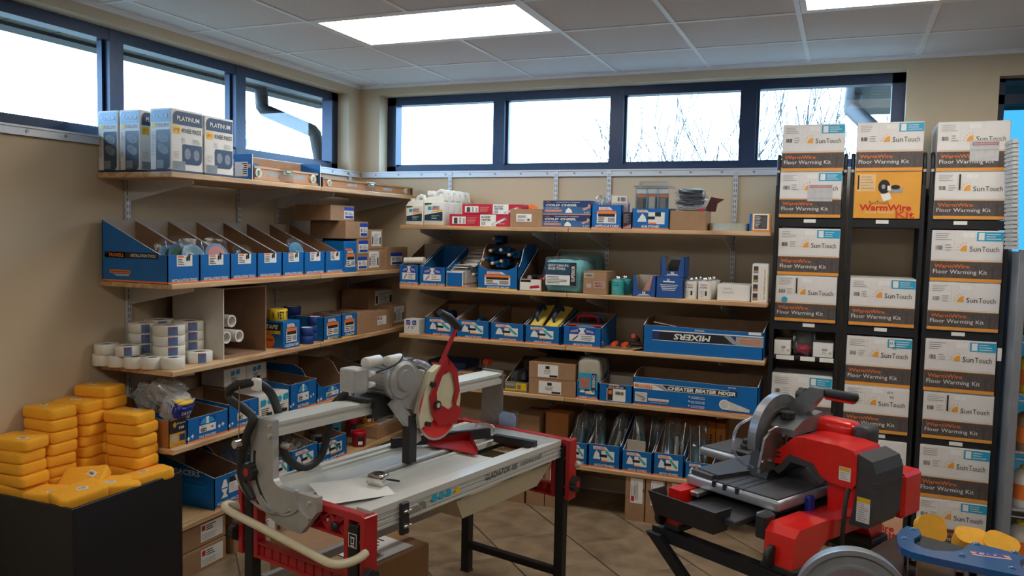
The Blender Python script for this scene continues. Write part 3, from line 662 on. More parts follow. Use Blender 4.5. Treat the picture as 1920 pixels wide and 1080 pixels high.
# ================================================================ LEFT WALL SHELVES
def LP(pl, pr_, k, xf=.488, dz=0): z = LZ[k]+dz; y0, y1 = YL(pl, xf, z), YL(pr_, xf, z); return (xf, (y0+y1)/2, z), y1-y0
def HL(px, py, k, xf=.488, dz=0): return ZL(px, py, xf)-LZ[k]-dz
kneeb = mat('knee_glare_blue', (.09,.27,.46), .4, var=.05); kneed = mat('knee_box_navy', (.015,.028,.07), .4, var=.08); kneeg = mat('knee_pad_grey', (.22,.26,.30), .6, var=.2, scale=60)  # front panel blue is lightened to paint in the window glare
def rr(u0, u1, v0, v1, tl=0, br=0):
    """rectangle with rounded top-left / bottom-right corners"""
    p = [(u0, v0)]
    p += [(u1-br+br*math.sin(q), v0+br-br*math.cos(q)) for q in [i*PI/8 for i in range(5)]] if br else [(u1, v0)]
    p += [(u1, v1)]
    p += [(u0+tl-tl*math.sin(q), v1-tl+tl*math.cos(q)) for q in [i*PI/8 for i in range(5)]] if tl else [(u0, v1)]
    return p
def knee_box(loc, w, d, h, label):
    t = T('knee_pad_box', label, 'box', loc, 0, 'white and navy knee pad boxes')
    P('body', MB().cbox(-w/2, w/2, 0, d, 0, h, .002), whitec, t); P('lid', MB().box(-w/2+.002, w/2-.002, .002, d-.002, h, h+.0012), whitec, t)
    rnd = random.Random(2)
    prt(t, 'front_print', [(-w/2, w/2, .0, .012, 1), (rr(-w*.45, w*.44, h*.79, h*.975, .02), 0), (-w*.38, -w*.24, h*.70, h*.78, 3), (rr(-w*.22, w*.44, h*.04, h*.665, .008, .02), 2),
        ([( w*.12+w*.26*math.cos(2*PI*i/16), h*.54+h*.075*math.sin(2*PI*i/16)-.05*w*math.cos(2*PI*i/16)) for i in range(16)], 4), ([( w*.12+w*.26*math.cos(2*PI*i/16), h*.36+h*.075*math.sin(2*PI*i/16)-.08*w*math.cos(2*PI*i/16)) for i in range(16)], 4), (-w*.19, w*.14, h*.06, h*.19, 4)]+lines(-w*.42, -w*.26, h*.25, h*.64, 14, 5, rnd, .4), [kneeb, kneed, mat('knee_print_slate', (.05,.085,.13), .4), yellow, kneeg, greyp])
    txt(t, 'PLATINUM', 0, h*.88, w*.66, h*.07, mat('silver_print', (.55,.58,.6), .4), bold=.02, lift=.003); txt(t, 'RODILLERAS', w*.12, h*.74, w*.58, h*.055, kneed, lift=.003)
    U = lambda a: a*d
    prt(t, 'side_print', [(0, d, .0, .012, 1), (rr(U(.05), U(.97), h*.76, h*.97, .03), 1), (U(.06), U(.27), h*.61, h*.735, 3), (rr(U(.34), U(.96), h*.14, h*.46, .01, .03), 1), ([(U(.5)+U(.1)*math.cos(2*PI*i/14), h*.31+h*.09*math.sin(2*PI*i/14)) for i in range(14)], 4), ([(U(.78)+U(.1)*math.cos(2*PI*i/14), h*.30+h*.09*math.sin(2*PI*i/14)) for i in range(14)], 4), (U(.04), U(.42), h*.05, h*.18, 5), (U(.06), U(.40), h*.06, h*.17, 4)]
        +lines(U(.3), U(.5), h*.48, h*.56, 4, 5, rnd, .3)+lines(U(.65), U(.9), h*.48, h*.56, 4, 5, rnd, .3)+lines(U(.05), U(.28), h*.22, h*.34, 5, 5, rnd, .3), [kneeb, kneed, paper, yellow, kneeg, greyp], 'r', w/2)
    txt(t, 'PLATINUM', U(.52), h*.86, d*.70, h*.075, paper, 'r', w/2, .02, lift=.003); txt(t, 'KNEE PADS', U(.63), h*.675, d*.60, h*.07, ink, 'r', w/2, .01, lift=.003); txt(t, 'P1', U(.165), h*.672, d*.13, h*.06, orange, 'r', w/2, .02, lift=.003)
    return t
z = LZ[0]; YN = -2.392
wC = .488-XB(282, YN, z); hK = ZB(300, 203, YN)-z; dK = YL(381, .488, z)-YN
for a, b, dy, lb in ((174, 219, 0, 'knee pad box against the wall, leftmost of four'), (220, 266, 0, 'knee pad box second from the wall, half hidden by its neighbour'), (282, 327, 0, 'knee pad box at the front shelf corner showing two printed faces'), (282, 327, 1, 'knee pad box behind the corner one, beside the blue level display')):
    x0, x1 = XB(a, YN, z), XB(b, YN, z); xc = (x0+x1)/2 if b != 327 else .488-wC/2
    if a == 174: xc = max(xc, .002+wC*.5)
    knee_box((xc, YN+dy*(dK+.012)+(.0 if b == 327 else .004), z), wC-.002, dK, hK*(1 if not dy else .985), lb)
# blue pro box and open display of levels
(l, w) = LP(430, 448, 0, .40)
t = carton('tool_box', 'blue box printed PRO behind the knee pad boxes', 'box', (.315, YL(430, .315, z)+.02, z), .11, .16, .105, 0, blue, tape=False); prt(t, 'print', [(-.05, .05, .02, .06, 0)], [ink]); txt(t, 'PRO', 0, .04, .08, .03, paper, bold=.03); logo(t, 0, .078, .07, .02)
l0, w0 = LP(473, 601, 0, .478); hd = .142
t = T('level_display_box', 'open blue display carton holding spirit levels on the top left shelf', 'display box', l0, 90)
b = MB(); d_ = .15; W_ = w0
flat(b, [(-W_/2, d_, 0), (-W_/2, 0, 0), (-W_/2, 0, hd), (-W_/2, d_, hd)], (.005,0,0), 0, 1, 2); flat(b, [(W_/2, 0, 0), (W_/2, d_, 0), (W_/2, d_, hd), (W_/2, 0, hd*.95)], (-.005,0,0), 0, 0, 2)
flat(b, [(W_/2, d_, 0), (-W_/2, d_, 0), (-W_/2, d_, hd), (W_/2, d_, hd)], (0,-.004,0), 0, 1, 2); b.box(-W_/2+.005, W_/2-.005, 0, d_-.004, .001, .005, 1)
P('body', b, [blue, card, whitec], t); prt(t, 'end_label', [(.03, .12, .02, .10, 0)]+lines(.035, .07, .03, .095, 6, 1, random.Random(1)), [paper, ink], 'l', -W_/2); txt(t, 'PRO LEVELS', .135, hd*.5, .09, .02, paper, 'l', -W_/2, .02, spin=90); logo(t, .02, hd*.55, .02, .02, 'l', -W_/2)
t.location = l0
levm = mat('level_orange', (.50,.24,.10), .3, .35, var=.05); vialm = mat('level_vial', (.35,.55,.40), .15, coat=.5)
def spirit_level(loc, L_, h, rotz, label, wrapped=True):
    t = T('spirit_level', label, 'spirit level', loc, rotz, 'spirit levels'); d = .024
    P('beam', MB().box(-L_/2, L_/2, 0, d, 0, h*.16).box(-L_/2, L_/2, 0, d, h*.84, h).box(-L_/2, L_/2, d*.4, d*.6, h*.16, h*.84), levm, t)
    for s in (-1, 1): P('end_cap', MB().cbox(s*(L_/2+.004)-.004, s*(L_/2+.004)+.004, -.001, d+.001, -.0, h+.001, .002), blackp, t)
    for s in (-.44, .42):
        v = P('vial_frame', MB().cyl((s*L_, -.001, h*.5), (s*L_, d+.001, h*.5), h*.36, n=18), mat('vial_frame', (.62,.64,.60), .4), t); P('vial', MB().cyl((s*L_, -.0025, h*.32), (s*L_, -.0025, h*.68), h*.12, n=10), vialm, v)
    v = P('vial_frame', MB().cbox(-.035, .035, .002, d-.002, h*.55, h*1.0, .004), mat('vial_frame', (0,0,0)), t); P('vial', MB().cyl((-.02, -.001, h*.8), (.02, -.001, h*.8), h*.11, n=10), vialm, v)
    for s in (-.2, .2): P('hand_slot', MB().cbox(s*L_-.06, s*L_+.06, d*.38, d*.62, h*.3, h*.7, .01), greyp, t)
    if wrapped: P('plastic_wrap', MB().cbox(-.07, .05, -.004, d+.004, -.0, h+.004, .004), clearp, t)
    return t
spirit_level((.474, l0[1], z+.006), W_*.93, .074, 90, 'spirit level inside the open blue display carton'); spirit_level((.44, l0[1]+.01, z+.006), W_*.93, .06, 90, 'second spirit level behind the first in the display carton', False)
l1, w1 = LP(604, 783, 0, .485); y1e = min(l1[1]+w1/2, -.03); y0e = l1[1]-w1/2
spirit_level((.485, (y0e+y1e)/2, z), y1e-y0e-.02, .060, 90, 'long orange spirit level lying along the front of the top left shelf')
# ---- second shelf: seven sloped bins
z = LZ[1]; pxs = [314, 374.7, 432, 482, 529, 570, 609.5, 644.5]
hf = HL(344, 478, 1); d_ = .43; hb = ZL(222, 412, .488-d_)-z
wh = [('first sloped blue bin nearest the camera, holding bagged pads', 1), ('second sloped blue bin, with a pink pad', 1), ('third sloped blue bin in the row', 0), ('fourth sloped blue bin in the row', 0), ('fifth sloped blue bin, with a bag sticking out', 1), ('sixth sloped blue bin in the row', 0), ('seventh sloped blue bin, last in the row', 0)]
padm = [mat('pad_teal', (.02,.16,.22), .5), mat('pad_green', (.03,.14,.08), .6), mat('pad_pink', (.55,.22,.20), .6), mat('pad_rim', (.05,.18,.36), .4)]
for i in range(7):
    l, w = LP(pxs[i], pxs[i+1], 1)
    t = open_box('sloped_display_bin', wh[i][0]+', on the second left shelf', 'display bin', l, w-.004, d_, hf, hb, 90, .045, 'sloped blue installation tool bins', back_in=cardp)
    tool_label(t, w, hf, 'INSTALLATION TOOLS', i, 0)
    if i == 0:
        W2 = (w-.004)/2
        prt(t, 'side_print', [(.06, .415, hf*.84, hf*1.06, 0), (.24, .38, hf*.30, hf*.42, 1)]+lines(.25, .37, hf*.20, hf*.28, 2, 2, random.Random(3)), [ink, orange, paper], 'l', -W2)
        logo(t, .34, hf*.95, .13, hf*.18, 'l', -W2); txt(t, 'INSTALLATION TOOLS', .155, hf*.95, .165, hf*.11, paper, 'l', -W2, .02, .25, lift=.002); txt(t, 'professional grade', .31, hf*.36, .12, hf*.07, ink, 'l', -W2, .01, lift=.002)
        prt(t, 'side_stripe', [(0, d_, .001, .009, 0)], [orange], 'l', -W2)
def pad(loc, r, m, label, tilt, rz):
    t = T('bagged_pad', label, 'polishing pad', loc, 0, 'round pads in clear bags'); t.rotation_euler = (R(tilt), 0, R(rz))
    P('disc', MB().cyl((0,0,-.006), (0,0,.006), r, n=24), padm[3], t); P('face', MB().cyl((0,0,-.0075), (0,0,-.006), r*.78, n=20).cyl((0,0,.006), (0,0,.0075), r*.78, n=20), m, t); P('bag', MB().blob((0,r*.2,0), (r*2.25, r*2.6, .024), int(r*1e3), 10, .10), film, t)
yb = [YL((pxs[i]+pxs[i+1])/2, .40, z+.05) for i in range(7)]
pad((.40, yb[0]-.01, z+0.133), 0.069, padm[1], 'bagged round pad with a green face in the first bin', 72, 62); pad((.43, yb[0]+.035, z+0.128), 0.067, padm[0], 'bagged dark teal pad leaning in the first bin', 68, 80)
pad((.36, yb[0]-.05, z+0.123), 0.065, padm[0], 'bagged pad at the back of the first bin', 66, 70); pad((.42, yb[1]-.01, z+0.128), 0.069, padm[2], 'bagged pad with a pink face in the second bin', 70, 75); pad((.42, yb[4], z+0.143), 0.056, padm[0], 'bagged blue pad sticking out of the fifth bin', 74, 80); pad((.40, yb[2]+.01, z+0.103), 0.062, padm[0], 'bagged pad low in the third bin', 60, 80)
# stone kits box and brown cartons
l, w = LP(645, 669, 1); h = HL(657, 452, 1)
t = carton('kit_box', 'tall blue carton for stone polishing kits on the second left shelf', 'carton', l, w, .16, h, 90, blue, tape=False); tool_label(t, w, h*.8, None, 2, 3); txt(t, 'STONE POLISHING KITS', 0, h*.2, w*.9, h*.07, paper, bold=.01, shear=.2); prt(t, 'logo_band', [(-w*.4, w*.1, h*.70, h*.76, 0)], [orange])
l, w = LP(610, 647, 1, .30); t = carton('kit_box', 'black and blue kit box with a clear bag on top behind the stone kit carton', 'carton', (.30, l[1], z), w, .15, .165, 90, blued, tape=False); prt(t, 'print', [(-w*.4, w*.45, .10, .14, 0)], [ink]); txt(t, 'KITS', w*.2, .12, w*.4, .025, paper, bold=.02)
tag(P('clear_bag', MB().blob((0,0,.02), (.12,.14,.04), 3), bagm, None, (.24, l[1], z+.166)), 'clear bag lying on the black and blue kit box', 'bag')
def pro_carton(pl, pr_, k, py0, py1, label, xf=.485, d=.28, style=1, lab=(.15,.85), seed=1, lv=(.15,.9), m=None, hfix=None, zb=None):
    zz = LZ[k]; zb = zb or 0
    y0, y1 = YL(pl, xf, zz+zb), YL(pr_, xf, zz+zb); w = y1-y0; h = ZL((pl+pr_)/2, py0, xf)-zz-zb
    t = carton('brown_carton', label, 'carton', (xf, (y0+y1)/2, zz+zb), w, d, h-.001, 90, m or card, 'brown cartons on the left wall shelves')
    if style is not None: ship_label(t, -w/2+w*lab[0], -w/2+w*lab[1], h*lv[0], h*lv[1], seed=seed, style=style); 
    return t, zb+h
_, za = pro_carton(669.5, 690, 1, 478, None, 'brown carton with blue and white label, bottom of the corner stack', lab=(.05,.9))
_, zc = pro_carton(669.5, 691, 1, 448, 0, 'brown carton with blue and white label, second in the corner stack', lab=(.12,.95), zb=za)
_, zd = pro_carton(648, 690, 1, 415, 0, 'wide brown carton with blue and white label, third in the corner stack', lab=(.62,.97), zb=zc)
pro_carton(620, 664, 1, 385, 0, 'dark brown carton on top of the corner stack under the shelf', lab=(.56,.97), zb=zd, xf=.44)
_, ze = pro_carton(690.5, 722, 1, 467, None, 'brown carton with white label beside the corner stack', lab=(.02,.62), style=3, d=.30)
pro_carton(691, 717, 1, 430, 0, 'brown carton with white label standing on another by the corner', lab=(.2,.9), style=3, zb=ze, d=.26)
pro_carton(722.5, 764, 1, 463, None, 'brown carton with a blue label at the corner end of the second shelf', lab=(.22,.75), d=.30, lv=(.2,.75))
# ---- third shelf: tape rolls
z = LZ[2]; tapem = mat('fibre_tape', (.74,.72,.62), .6, var=.04, scale=80); wrapm = mat('wrapped_tape', (.76,.75,.68), .3, var=.05, scale=30, bump=.2)
corem = mat('roll_core', (.12,.10,.08), .8); lblue = mat('tape_label_blue', (.10,.16,.34), .5)
def tape_roll(x, y, dz, r, h, label, lab=True, ang=-40, m=None):
    t = T('tape_roll', label, 'tape roll', (x, y, z+dz), 0, 'white joint tape rolls')
    P('roll', roll_mesh(r, r*.45, h), m or wrapm, t); P('core', MB().lathe([(r*.45, .001), (r*.45, h-.003), (r*.40, h-.003), (r*.40, .001), (r*.45, .001)], 20), corem, t)
    if lab:
        b = MB(); k = 5
        for i in range(k):
            q0, q1 = R(ang+i*7), R(ang+(i+1)*7); e = r+.0009
            b.quad((e*math.cos(q0), e*math.sin(q0), .004), (e*math.cos(q1), e*math.sin(q1), .004), (e*math.cos(q1), e*math.sin(q1), h-.004), (e*math.cos(q0), e*math.sin(q0), h-.004))
        s = P('label', b, lblue, t); b = MB(); e = r+.0016; q0, q1 = R(ang+1), R(ang+22)
        b.quad((e*math.cos(q0), e*math.sin(q0), h*.66), (e*math.cos(q1), e*math.sin(q1), h*.66), (e*math.cos(q1), e*math.sin(q1), h*.88), (e*math.cos(q0), e*math.sin(q0), h*.88)); P('label_stripe', b, redc, s)
hr = .052
for i, (px, x, r) in enumerate(((196, .062, .056), (222, .158, .050), (254, .258, .054), (285, .342, .052), (324, .430, .058))):
    tape_roll(x, YL(px, x, z+.03), 0, r, .057, ['white wrapped tape roll by the wall, bottom row', 'second white tape roll from the wall, bottom row', 'third white tape roll from the wall, bottom row', 'fourth white tape roll from the wall, bottom row', 'white tape roll at the front shelf corner'][i], i > 5)
tape_roll(.40, YL(371, .40, z+.03)+.01, 0, .066, .058, 'single white tape roll with blue label lying in front of the stacks', ang=-52)
tape_roll(.075, YL(200, .075, z+.09), .058, .058, .052, 'wrapped tape roll on top of the bottom row by the wall', False); tape_roll(.205, YL(239, .205, z+.08)-.0, .058, .058, .052, 'wrapped tape roll on top of the bottom row, second from the wall', ang=-58)
SP = [(.175, YL(247, .175, z+.1)+.075, .06, 4, 'stack by the upright'), (.335, YL(304, .335, z+.1)+.045, .078, 4, 'front stack'), (.27, YL(346, .27, z+.1)+.03, .078, 4, 'stack beside the white carton'), (.10, YL(305, .10, z+.1), .078, 4, 'back stack')]
SP[3] = (.11, SP[2][1]-.04, .078, 4, 'back stack'); SP[0] = (.155, SP[1][1]+.0, .068, 4, 'stack by the upright')
SP[3] = (.11, SP[0][1]+.155, .075, 4, 'back stack')
for x, y, r, n, nm in SP:
    for k in range(n): tape_roll(x, y, k*hr, r, hr-.001, f"{['lowest','second','third','topmost'][k]} white tape roll in the {nm}", True, -48, tapem if k % 2 else wrapm)
# open carton with three paper tubes
l, w = LP(419, 499, 2, .455); h = min(HL(458, 538, 2, .455), LZ[1]-TH-.015-z); dd = .36
t = T('open_carton', 'large open carton on its side with pale outer face holding three white tubes', 'carton', l, 90); b = MB(); k = .006
flat(b, [(-w/2, dd, 0), (-w/2, 0, 0), (-w/2, 0, h), (-w/2, dd, h)], (k,0,0), 0, 1, 0); flat(b, [(w/2, 0, 0), (w/2, dd, 0), (w/2, dd, h), (w/2, 0, h)], (-k,0,0), 2, 1, 2)
flat(b, [(w/2, dd, 0), (-w/2, dd, 0), (-w/2, dd, h), (w/2, dd, h)], (0,-k,0), 2, 1, 2); b.box(-w/2+k, w/2-k, 0, dd-k, 0, k, 1); b.box(-w/2+k, w/2-k, 0, dd-k, h-k, h, 1)
P('body', b, [mat('pale_carton', (.62,.58,.52), .8, var=.03), cardd, card], t)
for i, (px, py) in enumerate(((435, 602), (425, 633), (449, 630))):
    y = YL(px, .43, z+.06); zz = max(ZL(px, py, .43), z+.041)
    q = T('paper_tube', ['white paper tube on top of two others in the open carton', 'lower left white paper tube in the open carton', 'lower right white paper tube in the open carton'][i], 'paper tube', (.43, y, zz), 90, 'white paper tubes')
    P('tube', MB().ring((0,0,0), .026, .034, 0, .30, 24), whitec, q)
# caution tape, blue tape, small boxes
l, w = LP(531, 562, 2, .485); h = HL(546, 602, 2); d_ = .30
d2 = .5-.18; t = carton('caution_tape_box', 'blue caution tape carton with a round orange price burst', 'carton', l, w, .24, h, 90, blue, tape=False)
tool_label(t, w, h, 'CAUTION TAPE', 4, 3); prt(t, 'side_print', [(.02, .235, h*.66, h*.93, 0), (.02, .235, h*.54, h*.66, 1), ([(.10+.04*math.cos(2*PI*i/20), h*.28+.04*math.sin(2*PI*i/20)) for i in range(20)], 2), (0, .24, 0, .006, 2)], [ink, yellow, orange], 'l', -w/2)
txt(t, 'TAPE', .08, h*.80, .09, h*.16, paper, 'l', -w/2, .03, .2, lift=.002); txt(t, 'HUGE!', .10, h*.31, .055, .014, ink, 'l', -w/2, .02, lift=.002); txt(t, 'CAUTION WET TILE', .12, h*.60, .12, h*.06, ink, 'l', -w/2, .01, lift=.002)
yel = mat('yellow_tape', (.80,.55,.02), .4, var=.04)
yy = YL(523, .40, z+h+.03); t = T('caution_tape_roll', 'yellow caution wet tile tape roll standing on the blue tape carton', 'tape roll', (.39, max(yy, l[1]-w/2+.0), z+h), 0)
P('roll', roll_mesh(.058, .028, .068), yel, t)
for i, ch in enumerate('N WET TI'):
    q = R(-75+i*14)
    if ch != ' ':
        o = link('lettering', _txmesh(ch, ink, .03, 0, 0), t, (.0592*math.cos(q), .0592*math.sin(q), .034), (R(90), 0, q+R(90))); o.scale = (.0115 if ch != 'I' else .004, .044, 1)
btape = mat('blue_tape', (.008,.045,.25), .55, var=.05); 
def blue_roll(px, x, dz, label, r=.046, h=.05):
    t = T('tape_roll', label, 'tape roll', (x, YL(px, x, z+.05), z+dz), 0, 'blue masking tape rolls'); P('roll', roll_mesh(r, r*.72, h), btape, t); P('core', MB().lathe([(r*.72, .001), (r*.72, h-.001), (r*.66, h-.001), (r*.66, .001), (r*.72, .001)], 20), whitec, t)
for k in range(3): blue_roll(590, .40, k*.0515, f"{['bottom','middle','top'][k]} blue tape roll in the taller stack of three")
for k in range(2): blue_roll(575, .452, k*.0515+.0, f"{['bottom','top'][k]} blue tape roll in the short stack beside the caution carton", .043, .051)
for k in range(4): blue_roll(548, .20, k*.0515, f"{['lowest','second','third','topmost'][k]} blue tape roll in the back stack by the open carton", .055)
for a, b_, py, lb, nm in ((606.5, 640, 593, 'small blue carton right of the blue tape stacks', 'BLOCKS'), (640.5, 669, 587, 'small blue carton between a blue and a brown carton, third left shelf', 'PADS')):
    l, w = LP(a, b_, 2); h = HL((a+b_)/2, py, 2); t = open_box('small_carton', lb, 'carton', l, w-.002, .22, h, h, 90, 0, None); tool_label(t, w, h, nm, int(a), 3, .6); prt(t, 'tape_line', [(-w/2, w/2, .0, .008, 0)], [yellow])
pro_carton(670, 704, 2, 585, None, 'plain open brown carton on the third left shelf', style=None, d=.22)
pro_carton(704.5, 735, 2, 583, None, 'small brown carton with white sticker on the third left shelf', style=2, lab=(.08,.62), lv=(.3,.75), d=.16)
pro_carton(735.5, 760, 2, 570, None, 'brown carton with white label at the corner of the third shelf', style=3, lab=(.1,.9), xf=.43, d=.3)
_, zz = pro_carton(690, 735, 2, 577, None, 'dark carton under another at the back of the third shelf', style=None, xf=.30, d=.24)
pro_carton(692, 738, 2, 541, 0, 'dark carton with a double label at the back of the third shelf', style=3, xf=.30, d=.24, lab=(.22,.95), zb=zz)
# ---- fourth shelf on the left wall: spacer bins
z = LZ[3]
custm = mat('custom_yellow', (.62,.33,.03), .5); osb = mat('orange_card', (.42,.17,.045), .8, var=.08)
l, w = LP(317, 350, 3, .47); hf = HL(333, 785, 3, .47); hb = ZL(236, 742, .47-.40)-z
t = open_box('spacer_bag_bin', 'orange-brown sloped carton of bagged tile spacers beside the sponges', 'display bin', l, w-.004, .42, hf, hb, 90, .06, mo=osb, mi=osb, stripe=False)
prt(t, 'front_print', [(-w*.48, w*.48, hf*.5, hf*.97, 0), (-w*.48, w*.48, .004, hf*.5, 1), ([(-w*.3, hf*.80), (-w*.18, hf*.68), (-w*.06, hf*.80), (-w*.18, hf*.92)], 1), ([(-w*.2+w*.2*math.cos(2*PI*i/14), hf*.32+hf*.13*math.sin(2*PI*i/14)) for i in range(14)], 2), (w*.08, w*.38, hf*.18, hf*.42, 3)], [ink, custm, cardp, blued]); txt(t, 'Tile Spacers', w*.18, hf*.82, w*.5, hf*.08, paper, bold=.01); txt(t, '500', w*.2, hf*.66, w*.3, hf*.1, paper, bold=.02); txt(t, 'CUSTOM', 0, hf*.08, w*.5, hf*.06, redc, bold=.02)
xb = .42
def bag_of(name, label, loc, size, cm, seed, rot=(0,0,0), cs=.95, n=90):
    t = T(name, label, 'bag', loc); t.rotation_euler = tuple(R(q) for q in rot); rnd = random.Random(seed)
    P('bag', MB().blob((0,0,size[2]*.5), size, seed, 14, .16), bagw if cm is wsp else bagm, t)
    b = MB()
    for i in range(n):
        x, y, zz = [rnd.uniform(-.36, .36)*s*cs for s in size]; s0 = len(b.v); q = .011
        b.box(-q, q, -.0025, .0025, -.0025, .0025).box(-.0025, .0025, -q, q, -.0025, .0025); b.xf(Matrix.Translation((x, y, zz+size[2]*.5)) @ Matrix.Rotation(rnd.random()*3, 4, 'X') @ Matrix.Rotation(rnd.random()*3, 4, 'Z'), s0)
    o = P('spacers', b, cm, t); o['kind'] = 'stuff'; return t
wsp = mat('white_spacer', (.78,.77,.74), .4)
bag_of('spacer_bag', 'clear bag of white tile spacers lying at the back of the orange-brown carton', (.20, YL(275, .20, z+.2)+.02, z+.15), (.17,.13,.13), wsp, 2, (0,20,0))
bag_of('spacer_bag', 'clear bag of white tile spacers on top of the spacer carton', (.30, YL(306, .30, z+.25), z+.20), (.16,.14,.12), wsp, 5, (10,30,20))
bb = bag_of('spacer_bag', 'blue-printed bag of white spacers hanging over the carton front', (.41, YL(325, .41, z+.2)-.005, z+.13), (.10,.15,.13), wsp, 7, (0,25,0))
P('printed_front', MB().blob((.02,0,.075), (.085,.13,.09), 11, 12, .10), mat('bag_blue', (.01,.03,.30), .35), bb); P('printed_band', MB().blob((.02,0,.115), (.07,.11,.02), 5, 8, .05), yellow, bb); txt(bb, 'TAVY', 0, .07, .07, .02, paper, 'r', .066, .02)
def spacer_bin(pl, pr_, k, pyf, label, d=.36, xf=.482, back=1.0, notch=0, title='TILE SPACERS', code='1/16', xs=True, hb=None, front=True):
    l, w = LP(pl, pr_, k, xf); hf = HL((pl+pr_)/2, pyf, k, xf); t = open_box('spacer_bin', label, 'display bin', l, w-.004, d, hf, hb or hf*back, 90, .0, 'blue tile spacer bins', notch=notch)
    if front:
        rnd = random.Random(int(pl)); r = [(-w*.22, w*.18, hf*.60, hf*.92, 0), ([(-w*.20, hf*.66), (w*.16, hf*.66), (w*.1, hf*.85), (-w*.02, hf*.92), (-w*.14, hf*.85)], 2), ([(-w*.06, hf*.64), (w*.02, hf*.64), (-.0, hf*.78), (w*.02, hf*.92), (-w*.06, hf*.92), (-w*.04, hf*.78)], 1), (-w*.22, w*.18, hf*.30, hf*.60, 1), (-w*.19, -w*.05, hf*.33, hf*.47, 3)]+lines(-w*.19, -w*.02, hf*.48, hf*.58, 2, 3, rnd, .3)
        r += [(w*.05, w*.13, hf*.44, hf*.46, 3), (w*.083, w*.097, hf*.40, hf*.50, 3)]; prt(t, 'label', r, [blueb, paper, skyb, ink]); txt(t, code, -w*.12, hf*.40, w*.11, hf*.08, paper, bold=.02, lift=.003); txt(t, title, -.02*w, hf*.13, w*.42, hf*.10, paper, bold=.02, shear=.2)
        for s in ((.36, .42), (-.38, .26)):
            for dx in (0, .09):
                cx, cz = w*(s[0]-dx), hf*(s[1]-dx*.6); a = w*.035; prt(t, 'cross_print', [(cx-a, cx+a, cz-a*.3, cz+a*.3, 0), (cx-a*.3, cx+a*.3, cz-a, cz+a, 0)], [paper])
    return t
spacer_bin(351, 428, 3, 777, 'open blue tile spacer bin beside the spacer bag carton', d=.38, hb=.155); spacer_bin(428.5, 485, 3, 752, 'open blue tile spacer bin behind the saw hose', d=.40, hb=.17, code='1/8')
l, w = LP(485.5, 543, 3, .47); h = HL(514, 738, 3, .47); t = carton('spacer_carton', 'white and blue spacer carton behind the saw hose loop', 'carton', l, w, .26, h, 90, whitec, tape=False)
def crest(t, w, h, u, s=1.0):
    prt(t, 'label', [([(u-w*.2, h*.55), (u+w*.2, h*.62), (u+w*.2, h*.9), (u-w*.2, h*.83)], 0), ([(u-w*.05, h*.56), (u+w*.05, h*.58), (u, h*.72), (u+w*.05, h*.86), (u-w*.05, h*.86), (u-.01*w, h*.72)], 1)]+lines(u-w*.18, u+w*.1, h*.15, h*.48, 4, 2, random.Random(3), .4)+[(u-w*.02, u+w*.16, h*.1, h*.25, 2)], [skyb, paper, ink])
crest(t, w, h, -w*.25); crest(t, w, h, w*.25)
spacer_bin(543.5, 594, 3, 716, 'open blue tile spacer bin with crumpled blue bags', d=.38, hb=.19, code='3/16'); spacer_bin(594.5, 652, 3, 722, 'blue tile spacer bin with curved cut-away front', d=.40, hb=.235, notch=1, code='1/4'); spacer_bin(652.5, 700, 3, 698, 'blue tile spacer bin behind the saw motor', d=.36, hb=.20, code='3/8')
l, w = LP(702, 752, 3, .44); t = carton('flat_carton', 'flat dark blue carton behind the saw motor on the fourth shelf', 'carton', (.40, l[1], z), w, .34, .09, 90, blued, tape=False); prt(t, 'edge_print', [(-w*.45, w*.4, .03, .06, 0)], [blueb])
for i in range(3):
    bag_of('spacer_bag', ['crumpled pale bag on the flat dark carton', 'second crumpled bag on the flat dark carton', 'small bag at the corner end of the flat dark carton'][i], (.30-.04*i, YL(735+i*14, .30, z+.12), z+.092), (.16,.14,.06+.02*(i == 1)), padm[3], 20+i, (0,0,30*i), n=14)
for i in range(2): bag_of('spacer_bag', ['crumpled bag of blue parts in the spacer bin', 'second crumpled bag of blue parts in the spacer bin'][i], (.36-.12*i, YL(566, .36, z+.1)+.0+.01*i, z+.06), (.13,.12,.07), padm[3], 30+i, (0,0,40*i), n=18)
# white cartons at the back
for a, b_, xf, py, zb, lb in ((420, 462, .22, 690, .17, 'white spacer carton at the back above the first bins'), (462.5, 500, .22, 682, .17, 'second white spacer carton at the back above the first bins')):
    y0, y1 = YL(a, xf, z+zb), YL(b_, xf, z+zb); h = ZL((a+b_)/2, py, xf)-z-zb; w = y1-y0; 
    carton('blank_carton', lb.replace('white spacer carton', 'brown carton')+', underneath', 'carton', (xf, (y0+y1)/2, z), w-.002, .18, zb, 90, cardd, tape=False)
    t = carton('spacer_carton', lb, 'carton', (xf, (y0+y1)/2, z+zb), w-.002, .17, h, 90, whitec, tape=False); crest(t, w, h, 0)
# ---- lowest shelf on the left wall
z = LZ[4]
t = spacer_bin(402, 458, 4, 887, 'blue hollow spacer bin on the lowest left shelf beside the sponge bin', d=.42, hb=.27, code='', title='HOLLOW SPACERS', front=False)
w = YL(458, .482, z)-YL(402, .482, z); h = HL(430, 887, 4, .482)
prt(t, 'label', [(-w*.02, w*.32, h*.36, h*.86, 0), (-w*.02, w*.32, h*.70, h*.86, 1), (w*.2, w*.32, h*.72, h*.85, 2), ([(-w*.28, h*.28), (-w*.06, h*.28), (-w*.13, h*.42), (-w*.06, h*.56), (-w*.28, h*.56), (-w*.2, h*.42)], 0), ([(-w*.28, h*.6), (-w*.06, h*.6), (-w*.12, h*.85), (-w*.2, h*.85)], 0)]+lines(0, w*.28, h*.4, h*.66, 4, 3, random.Random(2), .3), [paper, ink, orange, greyp]); txt(t, 'HOLLOW SPACERS', 0, h*.14, w*.8, h*.10, paper, bold=.02, shear=.2)
